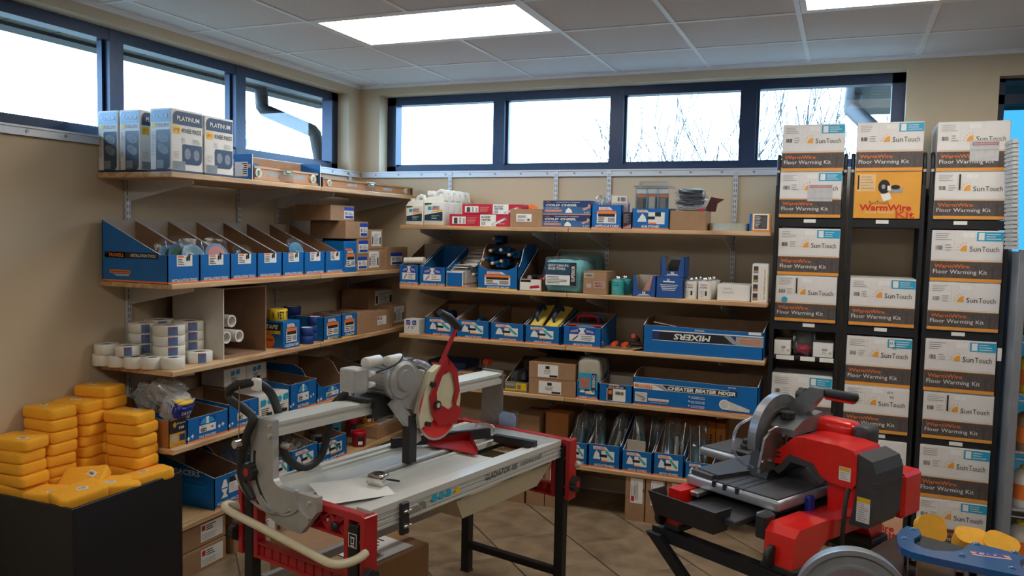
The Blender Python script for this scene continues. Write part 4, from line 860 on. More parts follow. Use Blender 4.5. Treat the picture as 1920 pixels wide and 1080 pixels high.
txt(t, 'SPACERS', .20, h*1.05, .20, .03, paper, 'l', -w/2+.002, .02); txt(t, 'Tired of Removing', .17, h*.82, .20, .016, skyb, 'l', -w/2+.002, 0); txt(t, 'Spacers Before Grouting!', .17, h*.65, .22, .016, skyb, 'l', -w/2+.002, 0)
for i in range(5): tag(P('spacer_slab', MB().blob((0,0,.018), (.15,.13,.045), 40+i, 10, .06, .35), mat('grey_white_foam', (.50,.48,.42), .8, var=.15), None, (.30+.012*(i % 2), -2.33+.006*i, z+.036*i), (0,0,R(7*i))), ['lowest', 'second', 'third', 'fourth', 'topmost'][i]+' grey-white packet in the pile left of the hollow spacer bin', 'packet', 'grey-white packets')
l, w = LP(459, 505, 4, .47); t = open_box('spacer_bin', 'tall blue bin behind the saw end plate on the lowest shelf', 'display bin', l, w, .34, .14, .30, 90, .1, 'blue tile spacer bins')
P('wrapped_sheet', MB().blob((0,.16,.20), (w*.8,.12,.18), 5, 10, .1), bagm, t)
for a, b_, py, lb, tt, ci in ((505.5, 545, 858, 'blue hook bin left of the beige clip bag on the lowest shelf', 'WEDGES', 0), (545.5, 596, 838, 'blue bin with a bag of beige clips on the lowest shelf', 'CLIPS', 1), (596.5, 650, 822, 'blue bin printed with a black horseshoe shim', 'SHIMS', 2)):
    l, w = LP(a, b_, 4, .482); h = HL((a+b_)/2, py, 4, .482); t = open_box('spacer_bin', lb, 'display bin', l, w-.004, .34, h, h*1.5, 90, .05, 'blue tile spacer bins'); tool_label(t, w, h, tt, ci, 1)
    if ci == 1: bag_of('clip_bag', 'clear bag of beige clips in the blue bin', (.37, l[1], z+.07), (.18,w*.85,.12), mat('beige_clip', (.60,.50,.36), .6), 61, n=60)
    if ci == 2: prt(t, 'horseshoe_print', [(w*.12, w*.15, h*.36, h*.62, 0), (w*.22, w*.25, h*.36, h*.62, 0), (w*.12, w*.25, h*.60, h*.68, 0)], [ink], lift=.003)
    if ci == 0: tag(P('black_pouch', MB().blob((0,0,.06), (.16,.10,.12), 8, 10, .1), rubber, None, (.36, l[1], z+.07)), 'black pouch in the blue hook bin on the lowest shelf', 'pouch')
def tub(x, px, dz, r, h, body, lidm, label, cont=None, lid=True, dy=0):
    t = T('plastic_tub', label, 'tub', (x, YL(px, x, z+dz)+dy, z+dz), 0, 'plastic spacer tubs'); P('tub', MB().lathe([(r*.9, 0), (r*.96, .004), (r, h-.012), (r, h)], 28), body, t)
    if lid: P('lid', MB().lathe([(r*1.05, h-.012), (r*1.06, h-.002), (r*1.02, h+.006), (r*.9, h+.006), (r*.86, h+.002)], 28), lidm, t)
    b = MB()
    for i in range(6):
        q0, q1 = R(-70+i*9), R(-70+(i+1)*9); e = r*1.004
        b.quad((e*math.cos(q0), e*math.sin(q0), h*.15), (e*math.cos(q1), e*math.sin(q1), h*.15), (e*math.cos(q1), e*math.sin(q1), h*.75), (e*math.cos(q0), e*math.sin(q0), h*.75))
    lb_ = P('label', b, ink, t); b = MB()
    for i in range(4):
        q0, q1 = R(-64+i*9), R(-64+(i+1)*9); e = r*1.012
        b.quad((e*math.cos(q0), e*math.sin(q0), h*.2), (e*math.cos(q1), e*math.sin(q1), h*.2), (e*math.cos(q1), e*math.sin(q1), h*.42), (e*math.cos(q0), e*math.sin(q0), h*.42))
    P('label_print', b, paper, lb_); return t
ytub = mat('orange_tub', (.75,.26,.02), .35, var=.35, scale=45); rtub = mat('red_tub', (.30,.008,.03), .35, var=.35, scale=45); redl = mat('red_lid', (.50,.01,.02), .35); yl_ = mat('amber_lid', (.80,.38,.01), .35); blt = mat('blue_tub', (.02,.30,.48), .35)
tub(.44, 673, 0, .05, .10, rtub, redl, 'red lidded tub on the lowest shelf behind the saw'); tub(.34, 690, 0, .05, .085, ytub, yl_, 'amber lidded tub right of the red tub'); tub(.34, 690, .092, .046, .10, ytub, yl_, 'orange tub of wedges stacked on the amber tub', lid=False); tub(.30, 716, 0, .05, .11, ytub, yl_, 'amber lidded tub beside the stacked pair')
tub(.24, 660, 0, .05, .13, rtub, redl, 'red tub at the back of the lowest shelf'); tub(.22, 625, 0, .055, .15, blt, blt, 'blue lidded tub behind the horseshoe bin'); tub(.24, 595, 0, .05, .13, mat('clear_tub', (.35,.33,.28), .3), dgrey, 'grey lidded tub behind the beige clip bag')
l, w = LP(712, 768, 4, .47); t = carton('brown_carton', 'brown carton with a white top label behind the saw on the lowest shelf', 'carton', (.47, min(l[1], -.03-w/2), z), w, .24, .085, 90, card, 'brown cartons on the left wall shelves'); ship_label(t, -w*.3, w*.35, .04, .2, 't', .086, 5)
# ---- floor below the left shelves: brown cartons
def floor_carton(pl, pr_, py0, py1, xf, d, label, z0=0, style=2, lab=(.30,.95)):
    y0, y1 = YL(pl, xf, z0+.1), YL(pr_, xf, z0+.1); w = y1-y0; h = min(ZL((pl+pr_)/2, py0, xf)-z0, LZ[4]-TH-z0-.004); t = carton('brown_carton', label, 'carton', (xf, (y0+y1)/2, z0), w, d, h, 90, card, 'brown cartons on the floor'); ship_label(t, -w/2+w*lab[0], -w/2+w*lab[1], h*.12, h*.9, seed=int(pl), style=style); return h
yA = -2.36
for i, (y0, y1) in enumerate(((-2.40, -2.03), (-1.97, -1.60), (-1.57, -1.2))):
    for k in range(2):
        t = carton('brown_carton', f"{['lower','upper'][k]} brown carton on the floor {['beside the black sponge bin','behind the saw leg','farther in under the left shelves'][i]}", 'carton', (.49-.012*k, (y0+y1)/2+.012*k, .128*k), y1-y0, .40, .125, 90, card, 'brown cartons on the floor under the left shelves')
        ship_label(t, .0, .16, .02, .112, seed=i*3+k, style=2)
for i in range(4): carton('brown_carton', f"{['first','second','third','fourth'][i]} upright brown carton on the floor toward the corner", 'carton', (.46, -1.08+.2*i, 0), .17, .36, .235, 90, card, 'brown cartons on the floor under the left shelves')
# ================================================================ BACK WALL SHELVES
def BP(pl, pr_, k, yf=-.488, dz=0): z = BZ[k]+dz; x0, x1 = XB(pl, yf, z), XB(pr_, yf, z); return ((x0+x1)/2, yf, z), x1-x0
def HB(px, py, k, yf=-.488, dz=0): return ZB(px, py, yf)-BZ[k]-dz
def bcart(name, label, pl, pr_, k, py, yf=-.488, d=.2, m=None, dz=0, tape=False, group=None, cat='carton', rz=0):
    l, w = BP(pl, pr_, k, yf, dz); h = HB((pl+pr_)/2, py, k, yf, dz); return carton(name, label, cat, l, w-.002, d, h, rz, m, group, tape), w-.002, h, l
# ---- top shelf
z = BZ[0]; jugm = mat('milky_plastic', (.74,.72,.64), .4, var=.03); jl = mat('jug_label_navy', (.012,.045,.075), .4)
def jug(loc, w, d, h, label, cap=True, lab=True):
    t = T('white_jug', label, 'jug', loc, 0, 'white sealer jugs'); b = MB(); hb = h*.68
    b.cbox(-w/2, w/2, 0, d, 0, hb, .008, smooth=True)
    s0 = len(b.v)   # sloping shoulder
    b._add([(-w/2+.004,.004,hb-.004),(w/2-.004,.004,hb-.004),(w/2-.004,d-.004,hb-.004),(-w/2+.004,d-.004,hb-.004),(-w*.42,d*.25,h*.80),(w*.44,d*.25,h*.86),(w*.44,d*.75,h*.86),(-w*.42,d*.75,h*.80)], [(0,1,5,4),(1,2,6,5),(2,3,7,6),(3,0,4,7),(4,5,6,7)])
    P('body', b, jugm, t)
    P('handle', MB().tube([(-w*.02, d/2, h*.76), (w*.06, d/2, h*.94), (w*.20, d/2, h*.985), (w*.38, d/2, h*.97), (w*.43, d/2, h*.86), (w*.43, d/2, h*.72)], w*.10, 8), jugm, t)
    P('neck', MB().cyl((-w*.27, d/2, h*.78), (-w*.27, d/2, h*.90), w*.13, n=16), jugm, t)
    if cap: P('cap', MB().lathe([(w*.165, h*.86), (w*.165, h*.985), (w*.15, h*.995)], 18, (-w*.27, d/2, 0)), mat('cap_white', (.78,.77,.72), .5), t)
    if lab:
        prt(t, 'label', [(-w*.44, w*.44, h*.14, h*.64, 0), ([(-w*.44, h*.14), (w*.44, h*.14), (w*.44, h*.40), (-w*.44, h*.30)], 1), ([(-w*.1, h*.36), (w*.44, h*.42), (w*.44, h*.46), (-w*.1, h*.40)], 2), ([(-w*.44, h*.58), (-w*.1, h*.61), (-w*.1, h*.64), (-w*.44, h*.64)], 1), ([(-w*.44, h*.56), (-w*.1, h*.59), (-w*.1, h*.61), (-w*.44, h*.58)], 2), (-w*.28, -w*.10, h*.44, h*.54, 3)]+lines(-w*.1, w*.3, h*.18, h*.30, 3, 0, random.Random(1), .25), [paper, jl, yellow, skyb])
        txt(t, 'GROUT', w*.13, h*.53, w*.36, h*.055, jl, bold=.03, shear=.2, lift=.003); txt(t, 'BOOST', w*.13, h*.47, w*.38, h*.055, redc, bold=.03, shear=.2, lift=.003)
    return t
l, w = BP(760, 793, 0); h = HB(777, 366, 0); jug(l, w-.002, .09, h, 'short white jug at the corner end of the top back shelf', False)
l2, w2 = BP(793.5, 832, 0); h2 = HB(812, 357, 0); jug(l2, w2-.002, .085, h2, 'white capped jug in front of four more on the top shelf')
for i in range(4): jug((l2[0], l2[1]+.092*(i+1), z), w2-.002, .085, h2, f"{['first','second','third','fourth'][i]} white jug behind the capped one, receding to the wall", True, i == 0)
def heater(pl, pr_, py, dz, label):
    t, w, h, l = bcart('heater_box', label, pl, pr_, 0, py, d=.12, m=redc, dz=dz, group='red bucket heater boxes', yf=-.485)
    prt(t, 'print', [(-w*.45, -w*.22, h*.18, h*.8, 0), (-w*.42, -w*.36, h*.2, h*.7, 2), (-w*.33, -w*.30, h*.22, h*.72, 3), (-w*.27, -w*.235, h*.2, h*.66, 4), (w*.02, w*.28, .002, h*.99, 0), ([(w*.20, h*.2), (w*.24, h*.05), (w*.46, h*.62), (w*.42, h*.76)], 3), ([(w*.23, h*.2), (w*.25, h*.12), (w*.42, h*.58), (w*.40, h*.66)], 0)]+bars(w*.04, w*.11, h*.1, h*.4, 7, 2, random.Random(4))+lines(-w*.19, -w*.02, h*.2, h*.75, 5, 5, random.Random(3), .35), [paper, ink, dgrey, greyp, cardp, mat('pink_text', (.70,.30,.25), .5)])
    txt(t, 'BUCKET', w*.12, h*.78, w*.15, h*.16, ink, bold=.02, lift=.0035); txt(t, 'HEATER', w*.12, h*.56, w*.15, h*.16, ink, bold=.02, lift=.0035); txt(t, 'BUCKET', w*.38, h*.25, w*.09, h*.1, paper, lift=.0035); return h
hh = heater(842, 955.5, 402, 0, 'lower red bucket heater box'); t_ = BP(863, 1004, 0)
t, w, h, l = None, 0, 0, 0
heater(866, 979, 383, hh+.001, 'upper red bucket heater box, set back to the right')
t, w, h, l = bcart('brown_carton', 'brown carton with a small white label on the top back shelf', 955.5, 1017, 0, 392, yf=-.492, d=.2, tape=False); ship_label(t, -w*.3, w*.17, h*.3, h*.72, seed=4, style=0)
tag(P('orange_disc', MB().ring((0,0,0), .012, .04, 0, .012, 24), orange, None, (l[0]-.02, -.34, z+h*.98+.0), (0,0,0)), 'orange ring standing in the brown carton on the top shelf', 'ring')
def chisel(pl, pr_, py, dz, label):
    t, w, h, l = bcart('chisel_box', label, pl, pr_, 0, py, d=.22, m=mat('chisel_blue', (.03,.13,.30), .5), dz=dz, group='blue cold chisel boxes'); prt(t, 'print', [(-w*.5, w*.5, h*.55, h*.98, 0), (-w*.46, -w*.1, h*.20, h*.36, 1), (-w*.5, w*.5, 0, h*.07, 1), ([(w*.32, h*.42), (w*.46, h*.62), (w*.49, h*.52), (w*.36, h*.30)], 2), ([(w*.43, h*.68), (w*.46, h*.78), (w*.50, h*.62), (w*.47, h*.48)], 2), ([(-w*.03, h*.14), (w*.12, h*.14), (w*.10, h*.34), (w*.04, h*.50), (-w*.01, h*.36)], 3)], [blued, mat('salmon_print', (.62,.24,.14), .5), mat('salmon_tool', (.65,.30,.20), .5), paper])
    txt(t, 'COLD CHISEL', -w*.11, h*.67, w*.66, h*.16, paper, bold=.03, shear=.2, lift=.003); txt(t, 'TUNGSTEN CARBIDE', w*.02, h*.87, w*.5, h*.06, paper, lift=.003, bold=.01); txt(t, 'PROTECT HANDS!', -w*.30, h*.46, w*.28, h*.07, paper, lift=.003, bold=.01); txt(t, '2-1/2"', w*.42, h*.17, w*.12, h*.09, paper, lift=.003, bold=.02); logo(t, -w*.38, h*.88, w*.14, h*.09); return h
hc = chisel(1016, 1106, 403, 0, 'lower blue cold chisel box'); chisel(1018, 1108, 376, hc+.001, 'upper blue cold chisel box')
l, w = BP(1108.5, 1165, 0); h = HB(1137, 384, 0); t = open_box('applicator_bin', 'blue carton of bagged applicators on the top back shelf', 'display bin', l, w, .2, h, h*1.18, 0, .12); tool_label(t, w, h, 'APPLICATORS', 5, 3)
for i in range(3):
    b = T('bagged_applicator', ['clear bagged applicator at the left in the blue carton', 'clear bagged brown applicator in the middle of the blue carton', 'bagged applicator with white bar code tag in the blue carton'][i], 'bag', (l[0]+(-.06+.055*i), -.40, z+h*.55), 10*i, 'bagged applicators'); P('bag', MB().blob((0,0,.06), (.07,.10,.13), 60+i, 10, .16), bagm, b); P('stick', MB().cyl((-.01,0,.02), (.012,-.01,.10), .006, n=8), [wsp, mat('brown_plastic', (.16,.05,.03), .4), redc][i], b)
    if i == 2: prt(b, 'tag', [(-.045, .05, .08, .125, 0)]+bars(-.01, .04, .09, .115, 9, 1, random.Random(2)), [paper, ink], at=-.055); P('card', MB().cbox(-.05, .055, -.055, -.05, .0, .13, .001), mat('pale_pink_card', (.55,.42,.40), .5), b)
t, w, h, l = bcart('small_box', 'narrow dark maroon box between two blue cartons', 1167, 1184, 0, 398, d=.1, m=mat('maroon_box', (.035,.010,.022), .5), cat='box'); prt(t, 'print', lines(-w*.4, w*.3, h*.35, h*.9, 8, 0, random.Random(8), .3)+[([(-w*.45, h*.02), (w*.45, h*.02), (w*.45, h*.3), (-w*.45, h*.1)], 1)], [greyp, mat('pink_stripe', (.45,.2,.22), .5)])
l, w = BP(1184.5, 1254, 0, -.49); h = HB(1219, 391, 0, -.49); t = open_box('rub_stone_bin', 'blue carton of rub stones on the top back shelf', 'display bin', l, w, .2, h, h*1.05, 0, 0); 
prt(t, 'label', [(-w*.06, w*.38, h*.26, h*.82, 0), (w*.12, w*.28, h*.62, h*.82, 1), (-w*.08, w*.12, h*.48, h*.62, 1), ([(-w*.36, h*.36), (-w*.1, h*.36), (-w*.14, h*.6), (-w*.22, h*.76), (-w*.3, h*.56)], 0), (-w*.06, w*.16, h*.26, h*.33, 2)], [paper, ink, orange]); logo(t, -w*.22, h*.87, w*.3, h*.12); txt(t, 'RUB STONES', .0, h*.14, w*.48, h*.12, paper, bold=.03, shear=.2)
zt = h; htop = ZB(1222, 352, -.47)-z-zt
for i in range(3):
    ww = w*.9/3; t = T('rub_stone_pack', ['left clear pack with a rub stone', 'middle clear pack with a white stone', 'right clear pack with a curved stone'][i]+' standing in the blue carton', 'pack', (l[0]-w*.45+ww*(i+.5), -.465, z+zt*.25), 0, 'clear rub stone packs'); H = htop+zt*.75
    P('backing_card', MB().box(-ww*.46, ww*.46, .01, .012, 0, H), skyb, t); P('stone', MB().cbox(-ww*.3, ww*.25, -.006, .009, H*.42, H*.72, .003) if i != 1 else MB().cbox(-ww*.28, ww*.28, -.006, .009, H*.30, H*.75, .003), [mat('stone_brown', (.20,.16,.12), .8), mat('stone_white', (.6,.58,.52), .7), mat('stone_grey', (.28,.26,.24), .8)][i], t)
    prt(t, 'print', [(-ww*.44, ww*.44, H*.84, H*.98, 0), (-ww*.4, ww*.4, H*.74, H*.82, 1)], [paper, orange], at=.01); P('blister', MB().cbox(-ww*.48, ww*.48, -.012, .01, .0, H, .003), clearp, t)
tag(P('clear_tray', MB().cbox(-w*.5, w*.5, 0, .16, 0, .012, .003).cbox(-w*.38, w*.35, .02, .12, .012, .04, .004), clearp, None, (l[0], -.47, z+zt*.25+H+.001)), 'clear plastic trays lying on top of the rub stone packs', 'tray')
t, w, h, l = bcart('brown_carton', 'plain brown carton under a heap of dark bagged goods', 1254.5, 1323, 0, 395, yf=-.485, d=.2)
darkg = mat('dark_glove', (.03,.035,.05), .6, var=.3)
for i, (dz, sx, sz) in enumerate(((0, .17, .035), (.033, .17, .04), (.068, .165, .04), (.10, .16, .035))):
    b = T('bagged_gloves', f"{['lowest','second','third','topmost'][i]} clear bag of dark goods heaped on the plain brown carton", 'bag', (l[0]+.005*((-1)**i), -.38, z+h+dz), 5*i-8, 'bagged dark goods'); P('contents', MB().blob((0,0,sz*.5), (sx*.9,.12,sz*.8), 70+i, 10, .12), darkg if i else greyp, b); P('bag', MB().blob((0,0,sz*.5), (sx*1.1,.15,sz), 75+i, 10, .16), bagm, b)
prt(t, 'maroon_tag', [(w*.30, w*.44, h*.99, h*1.1, 0)], [redc])
b = T('torn_flap', 'torn maroon box flap behind the bagged dark goods', 'flap', (l[0]+w*.42, -.33, z+h)); P('flap', MB().prism([(-.02,0),(.05,0),(.06,.05),(.1,.075),(.02,.09)], 'y', 0, .006), mat('maroon_card', (.10,.03,.035), .7), b)
t = T('clear_coil', 'flat round coil of clear plastic strip on the top back shelf', 'coil', (XB(1367, -.37, z), -.37, z)); rc = (XB(1405, -.37, z)-XB(1329, -.37, z))/2
for i in range(4): P('loop', MB().ring((0,0,0), rc-.005-.004*i, rc-.004*i, .001+.0005*i, .045, 40, 'z'), mat('pale_green_plastic', (.42,.45,.40), .25), t)
t, w, h, l = bcart('small_box', 'small blue and orange box with photo at the right end of the top shelf', 1408, 1444, 0, 400, yf=-.45, d=.08, m=mat('orange_box', (.70,.26,.05), .5), cat='box'); prt(t, 'print', [(-w*.42, w*.42, h*.1, h*.97, 0), (-w*.34, w*.34, h*.14, h*.9, 1), (w*.02, w*.30, h*.22, h*.82, 2)]+lines(-w*.3, 0, h*.2, h*.85, 8, 0, random.Random(4), .3), [paper, dgrey, mat('photo_brown', (.10,.08,.07), .6)])
P('blue_side', MB().box(-w*.5-.012, -w*.5, .0, .07, 0, h*.96), blue, t)
# ---- second shelf
z = BZ[1]
l, w = BP(748, 785, 1); h = HB(766, 497, 1); t = open_box('installation_bin', 'blue installation tool bin with a white roll, corner end of the second back shelf', 'display bin', l, w-.002, .36, h, h*2.05, 0, .04, back_in=cardp); tool_label(t, w, h, 'INSTALLATION TOOLS', 1, 2, .9)
tag(P('foam_roll', MB().cyl((-.075,0,0), (.075,0,0), .024, n=16), mat('white_foam', (.72,.70,.64), .7), None, (l[0]+.012, -.43, z+h+.03), (0,R(-3),R(4))), 'white foam roll lying across the blue installation bin', 'roll')
l, w = BP(785.5, 835, 1); h = HB(810, 501, 1); t = open_box('installation_bin', 'blue installation tool bin with bright blue inside', 'display bin', l, w-.002, .36, h, h*2.1, 0, .04, mi=mat('blue_inside', (.01,.12,.27), .6), back_in=blue); tool_label(t, w, h, 'INSTALLATION TOOLS', 2, 2, .9)
l, w = BP(836, 870, 1); h = HB(853, 509, 1); t = open_box('paper_bin', 'white-edged blue carton stuffed with folded white paper sheets', 'display bin', l, w-.002, .34, h, h*2.0, 0, .06, mo=whitec); prt(t, 'front_panel', [(-w*.44, w*.40, h*.06, h*.92, 0)], [blue]); prt(t, 'side_stripe', [(.0, .3, h*.18, h*.26, 0)], [orange], 'r', w/2-.001)
for i in range(4):
    b = MB(); n = 8; sx = w*.85
    for j in range(n):
        a0, a1 = j/n, (j+1)/n; f = lambda a: (.04+.22*a, h*.9+.018*i+.10*a*a+.02*math.sin(a*6+i)); y0, z0 = f(a0); y1, z1 = f(a1); b._add([(-sx/2, y0, z0), (sx/2, y0, z0), (sx/2, y1, z1), (-sx/2, y1, z1), (-sx/2, y0, z0+.0012), (sx/2, y0, z0+.0012), (sx/2, y1, z1+.0012), (-sx/2, y1, z1+.0012)], [(0,3,2,1),(4,5,6,7),(0,1,5,4),(2,3,7,6),(1,2,6,5),(0,4,7,3)], 0, True)
    tag(P('paper_sheet', b, whitec, None, (l[0]+.006*i, l[1]+.01*i, z), (0,0,R(-4*i))), f"{['lowest','second','third','topmost'][i]} curled white sheet in the white-edged carton", 'paper', 'curled white sheets')
l, w = BP(895, 970, 1, -.492); hf = HB(932, 506, 1, -.492); t = open_box('brush_bin', 'blue counter brush carton with cut-away front full of brushes', 'display bin', l, w, .34, hf, hf*2.3, 0, 0, notch=1); tool_label(t, w, hf, 'COUNTER BRUSH', 2, 3, .55); prt(t, 'yellow_stripe', [(-w/2, w/2, .0, .007, 0)], [yellow], lift=.0015)
brm = mat('brush_blue', (.008,.16,.36), .5); woodh = mat('pale_wood_knob', (.62,.42,.28), .5); brist = mat('dark_bristle', (.01,.02,.035), .8)
def brush(loc, rx, rz, label):
    t = T('counter_brush', label, 'brush', loc, 0, 'blue counter brushes'); t.rotation_euler = (R(rx), 0, R(rz))
    P('handle', MB().tube([(0,0,0), (0,.05,.003), (0,.10,.0), (0,.14,-.004)], [.013, .010, .012, .016], 8), brm, t); P('knob', MB().lathe([(0,-.013), (.009,-.010), (.013,0), (.009,.010), (0,.013)], 12, (0,-.008,0)), woodh, t)
    P('head', MB().cbox(-.026, .026, .13, .28, -.012, .012, .006), brm, t); P('bristles', MB().cbox(-.024, .024, .135, .275, -.05, -.012, .004), brist, t); P('sleeve', MB().cbox(-.03, .03, .10, .16, -.03, .016, .004), blue, t)
for i, (px, py, dy, rx, rz) in enumerate(((925, 447, .12, 12, 8), (920, 470, .05, 14, -6), (939, 469, .05, 10, 4), (906, 487, .02, 12, 0), (924, 494, .0, 10, -4), (940, 490, .06, 10, 8), (889, 515, .0, 4, 0), (955, 478, .05, 14, -4))):
    y = -.44+dy; x = XB(px, y, z+.15); zz = max(ZB(px, py, y), z+.06); brush((x, y, zz), rx-10, rz, ['topmost blue brush in the heap', 'upper left brush in the heap', 'upper right brush in the heap', 'brush at the left rim of the carton', 'lowest brush at the front of the carton', 'brush right of the middle in the carton', 'brush lying left of the counter brush carton', 'brush leaning at the right rim of the carton'][i])
t, w, h, l = None, 0, 0, 0
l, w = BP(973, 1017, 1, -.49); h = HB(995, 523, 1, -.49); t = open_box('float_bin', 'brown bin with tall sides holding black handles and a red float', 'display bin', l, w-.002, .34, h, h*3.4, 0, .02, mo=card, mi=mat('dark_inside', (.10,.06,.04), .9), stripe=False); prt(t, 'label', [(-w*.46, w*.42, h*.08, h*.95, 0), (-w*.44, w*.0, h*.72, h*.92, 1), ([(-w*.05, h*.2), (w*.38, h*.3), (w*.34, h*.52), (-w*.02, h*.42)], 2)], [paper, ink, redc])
for i, (dx, dz, m_) in enumerate(((-.02, .085, 0), (-.045, .045, 0))):
    b = T('rubber_float', ['upper float with grey-tipped black handle in the brown bin', 'lower float with grey-tipped black handle in the brown bin'][i], 'float', (l[0]+dx, -.46, z+dz), 0); P('grip', MB().cyl((0,0,0), (.01,.10,0), .017, .020, n=14), rubber, b); P('tip', MB().cyl((0,-.006,0), (0,0,0), .014, .017, n=14), greyp, b)
b = T('red_float', 'red grout float leaning in the brown bin', 'float', (l[0]+.035, -.45, z+.062), 0); b.rotation_euler = (0, R(-28), 0); P('plate', MB().cbox(-.055, .055, 0, .20, 0, .012, .003), mat('float_red', (.62,.03,.015), .4), b); P('handle', MB().cbox(-.01, .02, .04, .16, .012, .04, .006), rubber, b)
towm = mat('teal_towel', (.20,.62,.68), .7, var=.15, scale=20, bump=.3)
def towel_bag(pl, pr_, py, dz, label, lab=True, yf=-.47, h=None):
    l, w = BP(pl, pr_, 1, yf, dz); h = h or HB((pl+pr_)/2, py, 1, yf, dz); t = T('towel_pack', label, 'pack', (l[0], yf, z+dz), 0, 'teal towel packs'); P('towels', MB().blob((0,.12,h*.46), (w*.98,.26,h*.9), 80+int(dz*100), 14, .05, .3), towm, t); P('bag', MB().blob((0,.12,h*.5), (w*1.06,.30,h*1.05), 85, 14, .09, .32), bagm, t)
    if lab:
        a = -.047; prt(t, 'label', [(-w*.40, w*.38, h*.22, h*.86, 0), (-w*.40, w*.22, h*.50, h*.86, 1), (w*.22, w*.38, h*.22, h*.86, 2)]+lines(-w*.36, w*.16, h*.26, h*.47, 5, 2, random.Random(2), .3), [paper, mat('towel_navy', (.015,.06,.12), .45), ink], at=a); txt(t, 'GROUT CLEAN-UP &', -w*.08, h*.77, w*.52, h*.07, paper, at=a, bold=.02, lift=.003); txt(t, 'SEALER TOWELS', -w*.12, h*.68, w*.44, h*.07, paper, at=a, bold=.02, lift=.003); txt(t, 'SUPERIOR', w*.30, h*.55, h*.44, w*.09, paper, at=a, bold=.02, spin=90, lift=.003)
    return h
ht = towel_bag(1020, 1093, 482, 0, 'teal grout towel pack with navy label on the second back shelf'); towel_bag(1045, 1115, 440, 0, 'dark teal towel pack lying behind the labelled one', False, -.20, .26)
t, w, h, l = bcart('brown_carton', 'brown carton stamped MADE IN AMERICA on the second back shelf', 1092.5, 1137, 1, 509, d=.24); prt(t, 'stickers', [(-w*.47, -w*.06, h*.72, h*.92, 0), (-w*.36, -w*.15, h*.28, h*.46, 0), (-.04*w, w*.42, h*.28, h*.58, 0)]+bars(-w*.4, -w*.12, h*.78, h*.86, 8, 1, random.Random(3)), [cardp, ink]); txt(t, 'MADE IN', w*.19, h*.50, w*.36, h*.10, redc, bold=.01, lift=.003); txt(t, 'AMERICA', w*.19, h*.37, w*.40, h*.10, redc, bold=.01, lift=.003)
def can(pl, pr_, yo, py, m, label, lines_=('PVC', 'SEAM CEMENT'), tm=None, group=None):
    yf = -.47; l, w = BP(pl, pr_, 1, yf); r = w/2; h = HB((pl+pr_)/2, py, 1, yf)*.86; t = T('cement_can', label, 'can', (l[0], yf+r+yo, z), 0, group); P('can', MB().lathe([(r*.97, 0), (r, .003), (r, h-.003), (r*.97, h), (r*.9, h), (r*.4, h+.003)], 28), m, t); P('cap', MB().lathe([(r*.42, h), (r*.42, h+.016), (r*.36, h+.018)], 18), steel, t); P('rim', MB().ring((0,0,h), r*.92, r*1.0, -.001, .003, 28, 'z'), steel, t)
    b = MB(); rnd = random.Random(3); e = r*1.004
    def patch(a0, a1, z0, z1, m_):
        k = 4
        for i in range(k):
            q0, q1 = R(a0+(a1-a0)*i/k), R(a0+(a1-a0)*(i+1)/k); b.quad((e*math.cos(q0), e*math.sin(q0), z0), (e*math.cos(q1), e*math.sin(q1), z0), (e*math.cos(q1), e*math.sin(q1), z1), (e*math.cos(q0), e*math.sin(q0), z1), m_)
    if lines_[0] != 'PVC': patch(-140, -60, h*.06, h*.93, 2); e = r*1.01; patch(-80, -64, h*.2, h*.45, 0)
    else: e = r*1.01
    for i in range(4): patch(-128, -95+8*(i % 2), h*(.14+.09*i), h*(.165+.09*i), 1)
    P('label', b, [ink, greyp, paper], t)
    for i, s in enumerate(lines_): txt(t, s, 0, h*(.78-.14*i), r*1.0, h*.09, tm[i] if tm else ink, at=-r*1.005, bold=.01)
cyan = mat('cyan_can', (.05,.42,.42), .4)
can(1143, 1167, 0, 519, cyan, 'teal cement can in front, second back shelf', group='teal cement cans'); can(1150, 1174, .085, 519, cyan, 'teal cement can behind the front one', group='teal cement cans')
for i in range(2):
    for j in range(3): can(1279.5+27*i+4*j, 1304.5+27*i+4*j, .088*j, 521, whitec, f"{['front','middle','rear'][j]} white weld cement can in the {['left','right'][i]} row", ('NOBLEWELD', '190' if i == 0 else '100'), (redc, ink), 'white weld cement cans')
nb = mat('noble_blue', (.02,.085,.30), .45); 
